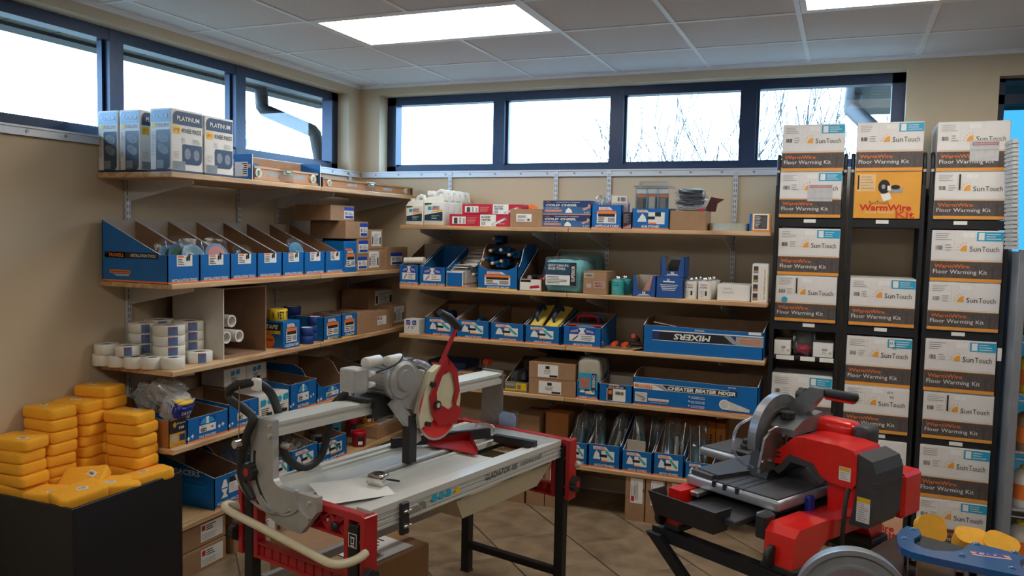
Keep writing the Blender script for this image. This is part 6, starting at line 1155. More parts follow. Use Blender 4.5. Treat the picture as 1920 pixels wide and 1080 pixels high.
P('safety_sign', b, skyb, t)['kind'] = 'stuff'
P('warning_sign', MB()._add([(HW+.001, -.165, .745), (HW+.001, -.125, .745), (HW+.001, -.145, .782)], [(0,1,2)]), yellow, t)
b = MB(); b.ring((HW+.006, -.365, .752), .012, .021, -.004, .004, 20, 'x', a0=R(-40), a1=R(220)); b.box(HW+.003, HW+.009, -.46, -.384, .745, .757); P('wrench', b, steel, t)
c = P('clamp', MB().cbox(HW, HW+.018, -.485, -.445, .675, .795, .003), blackp, t)
for q in (.71, .765): P('wing_bolt', MB().cyl((HW+.018, -.465, q), (HW+.034, -.465, q), .007, n=10).cbox(HW+.024, HW+.03, -.485, -.445, q-.005, q+.005, .002), steel, c)
# table plates with grooves and centre slot
def plate(x0, x1, y0, y1):
    b = MB(); b.box(x0, x1, y0, y1, .770, .785); n = int((x1-x0)/.012)
    for i in (1, 2, 3, 4, n-5, n-4, n-3, n-2): xx = x0+(x1-x0)*(i+.5)/n; b.box(xx-.003, xx+.003, y0, y1, .785, .7868)
    return b
P('table_plate', plate(-.255, -.035, Y0+.02, .33).box(-.26, -.235, Y0+.02, .60, .77, .795).box(-.06, -.035, Y0+.02, .60, .77, .794), alu, t); P('table_plate', plate(.0, .23, Y0+.02, .24).box(0, .022, Y0+.02, .60, .77, .793).box(.205, .255, Y0+.02, .62, .77, .796), alu, t)
P('slot_liner', MB().box(-.035, 0, Y0+.02, .60, .74, .765), blackp, t)
# water tray
P('water_tray', MB()._add([(-.25,-.12,.70),(.27,-.12,.70),(.27,.60,.70),(-.25,.60,.70),(-.21,-.04,.60),(.24,-.04,.60),(.24,.52,.60),(-.21,.52,.60)], [(4,7,6,5),(0,1,5,4),(1,2,6,5),(2,3,7,6),(3,0,4,7)]), mat('cream_plastic', (.60,.53,.36), .45, var=.04), t)
# red end frames with cross-braced web
def end_frame(y, s, near):
    f = MB(); d = .035*s
    ya, yb = sorted((y, y+d)); W2 = .335
    f.cbox(-W2, W2, ya, yb, .785, .812, .003); f.cbox(-W2, W2, ya, yb, .712, .722, .002)
    n = 8
    for i in range(n):
        xa, xb = -W2+.02+(2*W2-.04)*i/n, -W2+.02+(2*W2-.04)*(i+1)/n
        for (p, q) in (((xa, .72), (xb, .787)), ((xa, .787), (xb, .72))):
            dx, dz = q[0]-p[0], q[1]-p[1]; L_ = math.hypot(dx, dz); nx, nz = -dz/L_*.003, dx/L_*.003
            f.prism([(p[0]+nx, p[1]+nz), (p[0]-nx, p[1]-nz), (q[0]-nx, q[1]-nz), (q[0]+nx, q[1]+nz)], 'y', ya+.004, yb-.004)
    f.box(-W2+.01, W2-.01, y+d*.5-.002, y+d*.5+.002, .715, .79)
    for sx in (-1, 1):
        f.cbox(sx*W2-.012, sx*W2+.012, ya-.01, yb+.02, .52, .812, .003); f.cbox(sx*(W2-.085)-.012, sx*(W2-.085)+.012, ya-.004, yb+.004, .52, .79, .003)
    f.cbox(-W2, W2, ya, yb, .52, .532, .002); f.cbox(-W2, W2, ya, yb, .575, .585, .002)
    for i in range(14): xx = -W2+.03+(2*W2-.06)*i/13; f.box(xx-.002, xx+.002, ya+.004, yb-.004, .53, .577)
    f.box(-W2+.01, W2-.01, y+d*.7-.002, y+d*.7+.002, .53, .578)
    return f
en = P('end_frame', end_frame(-.665, -1, True), redp, t); ef = P('end_frame', end_frame(.645, 1, False), redp, t)
for x in (-.05, .08, .16, .27): P('bolt', MB().cyl((x, -.700, .765), (x, -.706, .765), .006, n=8), steel, en)
P('black_knob', MB().lathe([(.0, 0), (.016, .002), (.018, .014), (.010, .02), (0, .021)], 7, m=0).xf(Matrix.Translation((.20, -.700, .752)) @ Matrix.Rotation(R(90), 4, 'X')), blackp, en)
# legs, cross bars and clamping knobs
for sx in (-1, 1):
    for sy in (-1, 1):
        x, y = sx*.288, (-.685 if sy < 0 else .665); lg = P('leg', MB().cbox(x-.024, x+.024, y-.022, y+.022, .015, .775, .003), black, t); P('foot', MB().cbox(x-.026, x+.026, y-.024, y+.024, 0, .015, .003), rubber, lg)
for y in (-.685, .665): P('cross_bar', MB().cbox(-.264, .264, y-.018, y+.018, .13, .165, .003), black, t)
P('long_brace', MB().cbox(-.30, -.27, -.64, .62, .385, .42, .002), alud, t)
def knob(p, ax, r, parent):
    b = MB(); n = 6; pr_ = []
    for i in range(n*4): a = 2*PI*i/(n*4); rr_ = r*(1-.16*(math.cos(a*n) < -.2)); pr_.append((rr_*math.cos(a), rr_*math.sin(a)))
    b.prism(pr_, 'z', 0, r*.75); k = P('knob', b, blackp, parent); k.location = p; k.rotation_euler = {'-y': (R(90),0,0), '+y': (R(-90),0,0), '+x': (0,R(90),0), '-x': (0,R(-90),0)}[ax]; P('knob_cap', MB().cyl((0,0,r*.74), (0,0,r*.82), r*.42, n=14), redp, k) if parent.parent is None else None; return k
for p, ax in (((.350, -.70, .60), '+x'), ((.350, .665, .60), '+x'), ((-.352, -.70, .60), '-x')): knob(p, ax, .036, t)
prt(t, 'bin_symbol', [(.268, .308, .695, .745, 0), (.2705, .3055, .6975, .7425, 1), (.280, .296, .708, .730, 0), (.283, .293, .711, .728, 1), (.278, .298, .730, .733, 0), (.279, .297, .700, .704, 0)], [paper, black], 'f', -.7072)
# cream lift handles
def lift(y0, sgn):
    a = [(-.345, y0, .70), (-.35, y0+sgn*.03, .715), (-.345, y0+sgn*.065, .725), (-.30, y0+sgn*.088, .72), (-.1, y0+sgn*.09, .70), (.13, y0+sgn*.09, .675), (.26, y0+sgn*.088, .66), (.315, y0+sgn*.065, .665), (.345, y0+sgn*.03, .68), (.345, y0, .69)]
    P('lift_handle', MB().tube(smooth_path(a, 4), .0155, 10), cream, t)
lift(-.70, -1); lift(.69, 1)
# bridge beam and cast end plates
BXc, ZBm = -.165, 1.055
prof = [(BXc-.058, ZBm+.02), (BXc+.058, ZBm+.02), (BXc+.058, ZBm+.008), (BXc+.044, ZBm), (BXc+.044, ZBm-.008), (BXc+.056, ZBm-.014), (BXc+.056, ZBm-.034), (BXc-.056, ZBm-.034), (BXc-.056, ZBm-.014), (BXc-.044, ZBm-.008), (BXc-.044, ZBm), (BXc-.058, ZBm+.008)]
P('bridge_beam', MB().prism(prof, 'y', -.715, .70), alu, t)
q = [(BXc-.07, ZBm+.028), (BXc+.06, ZBm+.028), (BXc+.06, .875)]
for a in range(0, 91, 15): q.append((BXc+.06+.06*(1-math.cos(R(a)))+.0, .875-.035*math.sin(R(a))))
q += [(.135, .845), (.135, .79), (.05, .695), (-.02, .695)]
for a in range(0, 91, 15): q.append((-.02-.215*math.sin(R(a))+.0, .865-.17*math.cos(R(a))))
q += [(BXc-.07, .9)]
pl = P('end_plate', MB().prism(q, 'y', -.735, -.708), alud, t)
P('plate_rib', MB().ring((BXc+.04, -.722, .98), .235, .243, -.0205, -.012, 24, 'y', a0=R(215), a1=R(300)), alud, pl); P('plate_rib', MB().ring((BXc+.10, -.722, .90), .15, .158, -.0205, -.012, 20, 'y', a0=R(225), a1=R(315)), alud, pl); P('plate_rib', MB().ring((.11, -.722, .84), .075, .084, -.022, -.012, 16, 'y', a0=R(170), a1=R(265)), alud, pl); P('tilt_slot', MB().ring((BXc+.16, -.722, .92), .20, .214, -.0138, -.012, 20, 'y', a0=R(170), a1=R(235)), blackp, pl)
b = MB()
for x, zz in ((BXc-.055, ZBm+.008), (BXc-.055, ZBm-.03), (BXc+.045, ZBm+.008), (BXc+.045, ZBm-.03), (.095, .818)): b.cyl((x, -.735, zz), (x, -.743, zz), .008, n=8)
P('plate_bolt', b, steel, pl)['kind'] = 'stuff'
P('end_plate', MB().box(BXc-.07, BXc+.06, .70, .712, .79, ZBm+.03), mat('dull_steel', (.28,.28,.28), .5, .7), t)
knob((-.225, -.735, .875), '-y', .036, t)
P('latch', MB().cyl((BXc-.08, -.75, .985), (BXc-.08, -.80, .985), .016, n=14), steel, t); P('hose_wire', MB().tube([(BXc-.08, -.78, .985), (BXc-.082, -.775, 1.20)], .002, 6), steel, t)
P('latch', MB().cyl((BXc+.06, -.69, .985), (BXc+.11, -.69, .985), .012, n=12), steel, t)
# black water hose with white clips
hp = [F1.Y(474, 935, -.74), F1.Y(452, 885, -.75), F1.Y(462, 820, -.76), F1.Y(474, 785, -.75), F1.Y(455, 765, -.75), F1.Y(431, 748, -.75), F1.Y(436, 727, -.75), F1.Y(478, 718, -.74), F1.Y(508, 738, -.68)]
hp += [F1.X(524, 785, -.255), F1.X(527, 825, -.262), F1.X(540, 860, -.268), F1.X(570, 877, -.27), F1.X(600, 858, -.265), F1.X(614, 815, -.25), F1.X(622, 768, -.245), F1.X(640, 745, -.225), F1.X(662, 736, -.20)]
P('water_hose', MB().tube(smooth_path(hp, 6), .0165, 10), rubber, t)
wpl = mat('white_plastic', (.72,.72,.70), .4)
for q_ in (F1.Y(481, 722, -.74), F1.X(654, 738, -.21)): P('hose_clip', MB().cbox(q_.x-.022, q_.x+.022, q_.y-.012, q_.y+.012, q_.z-.024, q_.z+.026, .006), wpl, t)
# cutting head: carriage, motor, guard, blade, lever
cy = -.13
P('carriage', MB().cbox(BXc-.075, BXc+.085, cy-.15, cy+.13, ZBm+.022, ZBm+.04, .004).cbox(BXc+.06, BXc+.085, cy-.10, cy+.12, ZBm-.05, ZBm+.03, .003), blackp, t); P('carriage_plate', MB().cbox(BXc+.07, BXc+.095, cy+.02, cy+.13, ZBm-.065, ZBm+.03, .004), mat('clear_grey', (.45,.45,.44), .4, .3), t)
mg = mat('motor_grey', (.40,.40,.39), .4, .35, var=.05)
mc = F1.X(755, 712, -.03); MY, MZ = mc.y, mc.z
motor = P('motor', MB().cyl((-.20, MY, MZ), (-.06, MY, MZ), .072, n=28), mg, t); b = MB()
for i in range(22): a = 2*PI*i/22; b.box(-.20, -.06, MY-.0025, MY+.0025, .066, .084); b.xf(Matrix.Translation((0, MY, MZ)) @ Matrix.Rotation(a, 4, 'X') @ Matrix.Translation((0, -MY, 0)), len(b.v)-8)
P('cooling_fins', b, mg, motor)['kind'] = 'stuff'
P('end_bell', MB().lathe([(.088, 0), (.090, .02), (.080, .03), (.080, .036), (.066, .046), (.046, .046), (.044, .056), (.012, .058), (0, .058)], 36, smooth=False).xf(Matrix.Translation((-.06, MY, MZ)) @ Matrix.Rotation(R(90), 4, 'Y')), mg, motor)
tb0 = F1.X(676, 712, -.06); P('terminal_box', MB().cbox(-.14, -.05, tb0.y-.042, tb0.y+.036, tb0.z-.05, tb0.z+.045, .006), mat('terminal_grey', (.46,.46,.44), .45, .2), motor)
for dz in (-.025, .02): P('cable_gland', MB().cyl((-.05, tb0.y+.036, tb0.z+dz), (-.05, tb0.y+.065, tb0.z+dz), .014, .010, n=12), wpl, motor)
for i, (px, py) in enumerate(((698, 678), (738, 675))):
    p = F1.X(px, py, -.07); P('capacitor', MB().lathe([(.0, -.05), (.02, -.05), (.023, -.046), (.023, .046), (.020, .05), (0, .05)], 18).xf(Matrix.Translation(p) @ Matrix.Rotation(R(90), 4, 'X') @ Matrix.Rotation(R(8), 4, 'Y')), mat('capacitor_white', (.66,.65,.60), .4), motor)
P('wire', MB().tube(smooth_path([(-.05, tb0.y+.08, tb0.z+.02), (-.03, MY-.03, MZ+.075), (-.04, MY+.02, MZ+.115)], 5), .004, 6), rubber, motor)
# belt cover between motor and blade
bc = F1.X(822, 765, .0); BYc, BZc = bc.y, bc.z
P('belt_cover', MB().prism([(MY-.05, MZ-.075), (MY+.03, MZ-.13), (BYc-.01, BZc-.02), (BYc+.02, BZc+.06), (MY+.09, MZ+.04), (MY+.055, MZ+.075), (MY, MZ+.088), (MY-.07, MZ+.05), (MY-.088, MZ-.01)], 'x', -.055, -.03), mg, t)
P('pivot_bracket', MB().prism([(MY-.07, ZBm+.01), (MY-.04, ZBm+.03), (BYc-.10, BZc-.06), (BYc-.09, BZc-.13), (BYc-.16, BZc-.15), (BYc-.17, BZc-.06)], 'x', -.05, -.018), alud, t)
pb = F1.X(770, 800, -.03); P('black_post', MB().cbox(-.055, -.012, pb.y-.028, pb.y+.022, .795, pb.z+.055, .003), blackp, t)
GZc = BZc+.032
gc = [(BYc-.125, GZc-.10), (BYc-.135, GZc-.055), (BYc-.10, GZc+.05), (BYc-.05, GZc+.135), (BYc+.0, GZc+.16)]
for a in range(80, -31, -10): gc.append((BYc+.145*math.cos(R(a)), GZc+.145*math.sin(R(a))))
gc += [(BYc+.06, GZc-.055), (BYc-.0, GZc-.06), (BYc-.06, GZc-.085)]
P('blade_guard', MB().prism(gc, 'x', -.03, .008), cream, t)
P('blade_rim', MB().ring((0, BYc, BZc), .132, .142, .0, .0035, 44, 'x'), alud, t); P('blade', MB().cyl((-.002, BYc, BZc), (.003, BYc, BZc), .137, n=44).cyl((.0, BYc, BZc), (.006, BYc, BZc), .03, n=24), redb, t)
# red angle plate with two windows
def ringpoly(o, i): return o+[o[0]]+[i[0]]+i[::-1]
rp = [(BYc-.075, GZc+.03), (BYc-.03, GZc+.12), (BYc+.035, GZc+.195), (BYc+.105, GZc+.13), (BYc+.125, GZc+.03), (BYc+.10, GZc-.03), (BYc+.15, GZc-.06), (BYc+.10, GZc-.11), (BYc-.02, GZc-.105), (BYc-.06, GZc-.06)]
rg = MB()
rg.prism([(BYc-.075, GZc+.03), (BYc-.03, GZc+.12), (BYc+.035, GZc+.195), (BYc+.06, GZc+.17), (BYc-.0, GZc+.11), (BYc-.035, GZc+.045), (BYc-.03, GZc-.0), (BYc-.06, GZc-.05)], 'x', .012, .019); rg.prism([(BYc+.035, GZc+.195), (BYc+.105, GZc+.13), (BYc+.125, GZc+.03), (BYc+.10, GZc-.03), (BYc+.08, GZc-.02), (BYc+.098, GZc+.04), (BYc+.08, GZc+.105), (BYc+.055, GZc+.13), (BYc+.02, GZc+.12), (BYc+.04, GZc+.16)], 'x', .012, .019)
rg.prism([(BYc-.06, GZc-.05), (BYc-.03, GZc+.0), (BYc+.05, GZc-.045), (BYc+.10, GZc-.03), (BYc+.15, GZc-.06), (BYc+.10, GZc-.115), (BYc-.02, GZc-.105)], 'x', .012, .019)
P('angle_plate', rg, redp, t)
for (dy, dz, r) in ((-.035, -.01, .02), (-.06, .085, .011), (-.09, -.085, .011)): k = P('guard_knob', MB().cyl((.008, BYc+dy, GZc+dz), (.03, BYc+dy, GZc+dz), r, n=14), blackp, t); P('knob_cap', MB().cyl((.03, BYc+dy, GZc+dz), (.031, BYc+dy, GZc+dz), r*.55, n=12), cream, k) if r > .015 else None
# lever and grip
la, lb, lc = F1.X(812, 715, -.05), F1.X(857, 612, -.05), F1.X(824, 585, -.05)
d = (lb-la).normalized(); P('lever', MB().tube([la-d*.04, lb], .0135, 4), redp, t); P('grip', MB().tube([lb+(lb-lc)*.12, lb, (lb+lc)/2+Vector((0,.004,.006)), lc], [.0175, .020, .021, .015], 10), rubber, t)
P('lever_brace', MB().box(-.07, -.04, BYc-.06, BYc-.045, BZc+.07, BZc+.17), alu, t)
hz = [F1.X(752, 690, -.12), F1.X(770, 680, -.08), F1.X(795, 683, -.05), F1.X(812, 700, -.03), F1.X(815, 722, -.02)]
P('clear_hose', MB().tube(smooth_path(hz, 6), .0135, 10), glassy('milky_tube', (.75,.78,.88), .12, .15, .30, (.62,.66,.80)), t); P('black_cover', MB().cbox(-.12, -.07, MY+.04, MY+.12, MZ+.0, MZ+.075, .006), blackp, t)
# table fence: black bar with red angle
f0, f1 = F1.Z(734, 838, .80), F1.Z(918, 818, .80); dv = (f1-f0).normalized(); nv = Vector((-dv.y, dv.x, 0))
def bar(p, q, w, z0, z1): n = Vector((-(q-p).y, (q-p).x, 0)).normalized()*w/2; return MB().prism([((p+n).x, (p+n).y), ((p-n).x, (p-n).y), ((q-n).x, (q-n).y), ((q+n).x, (q+n).y)], 'z', z0, z1)
P('fence_bar', bar(f0, f1, .022, .797, .84), blackp, t)
g0, g1, g2 = F1.Z(800, 832, .80), F1.Z(880, 826, .80), F1.Z(896, 852, .80)
P('fence_angle', MB().prism([(g0.x, g0.y), (g1.x, g1.y), (g2.x, g2.y), ((g0.x*.85+g2.x*.15), (g0.y*.85+g2.y*.15)-.02)], 'z', .797, .803)._add([(g0.x,g0.y,.797),(g1.x,g1.y,.797),(g1.x,g1.y,.845),(g0.x,g0.y,.815),(g2.x,g2.y,.797),(g2.x,g2.y,.825)], [(0,1,2,3),(3,2,1,0),(1,4,5,2),(2,5,4,1)]), redp, t)
# far end: galvanised sheet, black stop bar, clear blue splash flap
galv = mat('galvanised', (.50,.54,.53), .35, .5, var=.1)
P('end_sheet', MB()._add([(-.25,.44,.803),(.0,.50,.803),(.26,.50,.803),(.30,.66,.803),(-.25,.70,.803),(-.25,.44,.806),(.0,.50,.806),(.26,.50,.806),(.30,.66,.806),(-.25,.70,.806)], [(4,3,2,1,0),(5,6,7,8,9),(0,1,6,5),(1,2,7,6),(2,3,8,7),(3,4,9,8),(4,0,5,9)]), galv, t)
s0, s1 = F1.Z(928, 826, .80), F1.Z(1004, 840, .80); P('stop_bar', bar(s0, s1, .03, .797, .832), blackp, t)
P('sheet_handle', MB().tube(smooth_path([(-.14,.54,.806), (-.14,.545,.835), (-.05,.55,.838), (-.04,.55,.806)], 4), .005, 8), steel, t)
sp = F1.Z(950, 800, .806); P('splash_flap', MB().prism([(sp.x-.05, .806), (sp.x+.05, .806), (sp.x+.055, .86), (sp.x+.04, .88), (sp.x-.03, .88), (sp.x-.05, .86)], 'y', sp.y, sp.y+.004), mat('pale_blue_plastic', (.32,.48,.80), .3), t)
# things lying on the saw table
pw = [F1.Z(q[0], q[1], .797) for q in ((578, 907), (708, 893), (742, 927), (612, 947))]
tag(P('paper_sheet', MB()._add([tuple(p) for p in pw]+[(p.x, p.y, p.z+.0008) for p in pw], [(0,1,2,3), (4,7,6,5), (0,4,5,1), (1,5,6,2), (2,6,7,3), (3,7,4,0)]), paper, None, F1.O, (0,0,R(F1.rz))), 'blank white paper sheet lying on the aluminium saw table', 'paper')
cp = F1.world(F1.Z(709, 908, .80)); t2 = T('tape_measure', 'chrome tape measure lying on the white paper on the saw table', 'tape measure', (cp.x, cp.y, .7985), F1.rz+8)
P('case', MB().cbox(-.036, .036, -.026, .026, 0, .046, .008, smooth=True), mat('chrome', (.62,.62,.60), .12, .95, var=.15), t2); P('top_ring', MB().ring((.004, 0, .046), .014, .022, 0, .003, 20, 'z'), blackp, t2); P('hook', MB().cbox(-.055, -.036, -.006, .006, .002, .006, .001), steel, t2)
t2 = T('pen', 'dark pen lying beside the tape measure', 'pen', (cp.x+.02, cp.y+.045, .805), F1.rz+14); P('barrel', MB().cyl((-.05, 0, .004), (.05, 0, .004), .0045, n=8), blackp, t2); P('tip', MB().cyl((.05, 0, .004), (.075, 0, .004), .003, .0008, n=8), steel, t2)
# carton under the saw
bx = T('shipping_carton', 'big half-open brown shipping carton on the floor under the rail saw', 'carton', (1.40, -2.22, 0), -14); w, d, h = .62, .44, .32
P('body', MB().cbox(-w/2, w/2, -d/2, d/2, 0, h, .004), mat('glossy_carton', (.34,.18,.075), .5, var=.08, scale=8), bx); P('flap', MB().prism([(-w/2,-d/2),(.02,-d/2-.01),(.06,.05),(-.1,.12),(-w/2,.1)], 'z', h+.001, h+.006), card, bx)
P('flap', MB()._add([(-w/2,d/2-.05,h),(w*.1,d/2-.05,h),(w*.06,d/2+.02,h+.13),(-w*.42,d/2+.02,h+.15),(-w/2,d/2-.046,h),(w*.1,d/2-.046,h),(w*.06,d/2+.025,h+.13),(-w*.42,d/2+.025,h+.15)], [(0,1,2,3),(7,6,5,4),(0,3,7,4),(1,5,6,2),(2,6,7,3)]), cardd, bx)
ship_label(bx, .0, w*.46, -d*.35, d*.32, 't', h+.0035, 6, style=0); txt(bx, 'KT MO5 9-50', .12, -d*.26, .13, .025, ink, 't', h+.006, .01); P('tape', MB().box(-w*.1, w/2+.0008, -d*.46, -d*.36, h-.002, h+.0012), tapec, bx)
# ================================================================ RED WET TILE SAW ON A FOLDING STAND
F2 = Frame((3.333, -2.40, 0), 29)
t = T('wet_tile_saw', 'bright red wet tile saw with sliding grey table on a black stand', 'tile saw', F2.O, F2.rz)
grt = mat('table_grey_rubber', (.06,.062,.066), .6, var=.25, scale=14); silv = mat('silver_casting', (.40,.42,.46), .38, .55, var=.06); brz = mat('bracket_steel', (.24,.21,.19), .4, .7)
ZF = .645
# base: red feet and side arms, black basin
def chpoly(w0, w1, h0, h1, c): return [(w0+c, h0), (w1-c, h0), (w1, h0+c), (w1, h1-c), (w1-c, h1), (w0+c, h1), (w0, h1-c), (w0, h0+c)]
sid = [(-.115, ZF+.02), (-.105, .775), (-.075, .80), (.10, .80), (.18, .785), (.50, .785), (.50, ZF+.02), (.42, ZF+.02), (.38, .72), (.10, .725), (.05, .70), (.03, ZF+.02)]
P('base_side', MB().prism(sid, 'x', .02, .135), redb, t)
P('base_side', MB().prism([(-.10, ZF+.02), (-.09, .805), (.50, .805), (.50, ZF+.02), (.40, ZF+.02), (.36, .735), (.0, .735), (-.03, ZF+.02)], 'x', -.43, -.37), redb, t)
for x0, x1, y0, y1 in ((.012, .145, -.12, .04), (-.44, -.36, -.105, -.02), (.01, .155, .39, .51), (-.44, -.36, .39, .51)): P('rubber_foot', MB().cbox(x0, x1, y0, y1, ZF, ZF+.022, .004), rubber, t)
wv = MB().lathe([(.0, -.012), (.03, -.012), (.038, -.008), (.038, .008), (.03, .012), (0, .012)], 22); wv.xf(Matrix.Translation((.055, -.118, ZF+.05)) @ Matrix.Rotation(R(90), 4, 'Y')); P('wheel', wv, rubber, t)
wv = MB().lathe([(.0, -.012), (.03, -.012), (.038, -.008), (.038, .008), (.03, .012), (0, .012)], 22); wv.xf(Matrix.Translation((-.45, -.10, ZF+.045)) @ Matrix.Rotation(R(90), 4, 'Y')); P('wheel', wv, rubber, t)
b = MB(); b.box(-.37, .015, -.02, .52, ZF+.09, ZF+.098); b.box(-.37, -.36, -.02, .52, ZF+.098, .785); b.box(.005, .015, -.02, .52, ZF+.098, .785); b.box(-.37, .015, .51, .52, ZF+.09, .785); P('basin', b, blackp, t)
b = MB(); x0, x1, y0, y1, z0, z1 = -.455, -.135, -.185, -.085, ZF+.07, ZF+.16; k = .006
b._add([(x0+.02,y0+.02,z0),(x1-.02,y0+.02,z0),(x1-.02,y1,z0),(x0+.02,y1,z0),(x0,y0,z1),(x1,y0,z1),(x1,y1,z1),(x0,y1,z1)], [(0,3,2,1),(0,1,5,4),(1,2,6,5),(3,0,4,7)]); b._add([(x0+k,y0+k,z1),(x1-k,y0+k,z1),(x1-k,y1,z1),(x0+k,y1,z1),(x0+.026,y0+.026,z0+.01),(x1-.026,y0+.026,z0+.01),(x1-.026,y1,z0+.01),(x0+.026,y1,z0+.01)], [(4,5,6,7),(4,0,1,5),(5,1,2,6),(7,3,0,4)]); b._add([(x0,y0,z1),(x1,y0,z1),(x1-k,y0+k,z1),(x0+k,y0+k,z1),(x1,y1,z1),(x1-k,y1,z1),(x0,y1,z1),(x0+k,y1,z1)], [(0,1,2,3),(1,4,5,2),(6,0,3,7)])
P('splash_tray', b, blackp, t); P('tray_slide', MB().cbox(-.34, -.10, -.12, .30, ZF+.10, ZF+.125, .004), dgrey, t)
P('slide_rail', MB().cbox(-.36, -.32, -.05, .50, ZF+.14, ZF+.16, .004), steel, t); P('slide_rail', MB().cbox(-.06, -.02, -.05, .50, ZF+.14, ZF+.16, .004), steel, t); P('rail_cover', MB().cbox(-.025, .019, -.105, -.04, ZF+.09, ZF+.175, .006), blackp, t)
# sliding table
ZC = .85
P('table_frame', MB().cbox(-.42, .0, .0, .58, ZC-.045, ZC-.004, .010, smooth=True), silv, t)
P('table_top', MB().box(-.30, -.012, .012, .57, ZC-.004, ZC+.001), grt, t); P('table_top', MB().prism([(-.41, .02), (-.305, .012), (-.305, .57), (-.41, .57)], 'z', ZC-.004, ZC+.014), grt, t)
b = MB()
for x in (-.285, -.235, -.195, -.16): b.box(x-.003, x+.003, .0, .57, ZC+.0005, ZC+.002)
P('table_groove', b, blackp, t)['kind'] = 'stuff'
for x in (-.285, -.235, -.178): P('edge_notch', MB().box(x-.008, x+.008, -.0015, .004, ZC-.022, ZC-.0), blackp, t)
P('corner_stop', MB().prism([(-.40, .05), (-.29, .03), (-.21, .40), (-.26, .47), (-.40, .36)], 'z', ZC+.001, ZC+.018), dgrey, t)
b = MB().cbox(-.66, -.44, .38, .66, ZC-.04, ZC-.002, .012, smooth=True); P('side_table', b, silv, t); P('table_top', MB().box(-.645, -.455, .395, .645, ZC-.002, ZC+.002), grt, t)
for x, y, r in ((-.50, .52, .032), (-.50, .52, .022)): P('table_knob', MB().lathe([(r, 0), (r, .016), (r*.9, .022), (0, .022)], 10, (x, y, ZC+(.002 if r > .03 else .024))), blackp, t)
P('clamp_lever', MB().cbox(-.50, -.40, .40, .43, ZC+.002, ZC+.022, .006), blackp, t)
P('blue_clip', MB().cbox(-.004, .022, .17, .21, ZC-.075, ZC-.012, .006), mat('clip_blue', (.01,.03,.32), .4), t)
# red cantilever arm, column and grey rear cover
ay0, ay1 = .215, .40
P('arm', MB().prism([(-.175, .955), (-.12, 1.0), (-.085, 1.035), (-.05, 1.042), (.10, 1.042), (.155, 1.035), (.17, 1.01), (.17, .915), (.155, .895), (.07, .90), (.03, .905), (.0, .945), (-.10, .955), (-.135, .92), (-.175, .915)], 'y', ay0, ay1), redb, t)
P('arm_trim', MB().prism([(-.165, .895), (-.13, .925), (-.10, .965), (.0, .955), (.035, .91), (.06, .905), (.035, .885), (-.015, .935), (-.09, .938), (-.12, .90), (-.14, .88)], 'y', ay0-.006, ay1-.02), dgrey, t)
P('column', MB().prism([(.05, .785), (.16, .775), (.17, .90), (.045, .90)], 'y', ay0+.03, ay1), redb, t)
P('rear_cover', MB().prism([(.17, 1.028), (.225, 1.01), (.24, .97), (.235, .80), (.215, .765), (.15, .765), (.16, .82), (.17, .90)], 'y', ay0+.005, ay1+.02), dgrey, t)
for i in range(2): P('vent_rib', MB().box(.19, .242, ay0+.0, ay1+.024, .93-.03*i, .938-.03*i), dgrey, t)
P('motor_tank', MB().cbox(.08, .24, .44, .58, .76, .93, .012), redb, t)
prt(t, 'warning_label', [(.105, .150, .92, .97, 0), (.107, .148, .955, .968, 1)]+lines(.11, .146, .925, .952, 4, 2, random.Random(1), .3), [paper, yellow, greyp], 'f', ay0)
prt(t, 'warning_label', [(.175, .225, .785, .875, 0), (.175, .225, .857, .875, 1)]+lines(.18, .22, .79, .855, 9, 2, random.Random(2), .3), [paper, yellow, greyp], 'f', ay0+.005)
# motor
my, mz = .455, 1.04
mb_ = MB().cbox(-.19, .04, my-.05, my+.05, mz-.045, mz+.046, .026, smooth=True); P('motor_shell', mb_, redb, t); P('motor_cap', MB().cbox(.04, .11, my-.047, my+.047, mz-.042, mz+.043, .02, smooth=True), dgrey, t)
P('gearbox', MB().lathe([(.062, 0), (.062, .04), (.05, .07), (.04, .10), (0, .10)], 22).xf(Matrix.Translation((-.19, my, mz)) @ Matrix.Rotation(R(-90), 4, 'Y')), mgrey, t); P('motor_base', MB().cbox(-.10, .02, my-.10, my-.05, mz-.075, mz-.05, .006), dgrey, t)
prt(t, 'maker_plate', [(-.16, -.09, mz-.035, mz-.01, 0), (-.15, -.10, mz-.031, mz-.021, 1)], [mat('pale_plate', (.40,.40,.52), .4), blueb], 'f', my-.051)
P('top_cover', MB().prism([(.24, 1.055), (.30, 1.085), (.44, 1.105), (.52, 1.085), (.52, 1.04), (.24, 1.03)], 'x', -.24, -.10), mgrey, t); prt(t, 'yellow_label', [(-.20, -.13, .36, .44, 0), (-.195, -.135, .385, .435, 1)], [yellow, cardp], 't', 1.098)
# blade guard arch, blade, brackets and knobs
gy, gz = .315, 1.0
P('blade_guard', MB().ring((-.22, gy, gz), .115, .170, -.022, .014, 26, 'x', a0=R(38), a1=R(192)), mat('guard_silver', (.30,.31,.33), .36, .55), t); P('guard_rim', MB().ring((-.22, gy, gz), .104, .118, -.028, .02, 26, 'x', a0=R(38), a1=R(192)), mat('guard_dark', (.13,.12,.11), .45, .4), t)
P('blade', MB().cyl((-.224, gy, gz-.01), (-.221, gy, gz-.01), .125, n=36), steel, t); P('splash_guard', MB().prism([(gy-.13, ZC+.004), (gy+.16, ZC+.004), (gy+.14, .97), (gy-.08, .97)], 'x', -.27, -.175), blackp, t)
P('bracket_plate', MB().prism([(gy-.20, .915), (gy-.06, .90), (gy-.02, .935), (gy-.06, 1.03), (gy-.12, 1.055), (gy-.17, 1.02)], 'x', -.172, -.162), brz, t); P('bracket_edge', MB().box(-.172, -.158, gy-.20, gy-.05, .893, .908), steel, t)
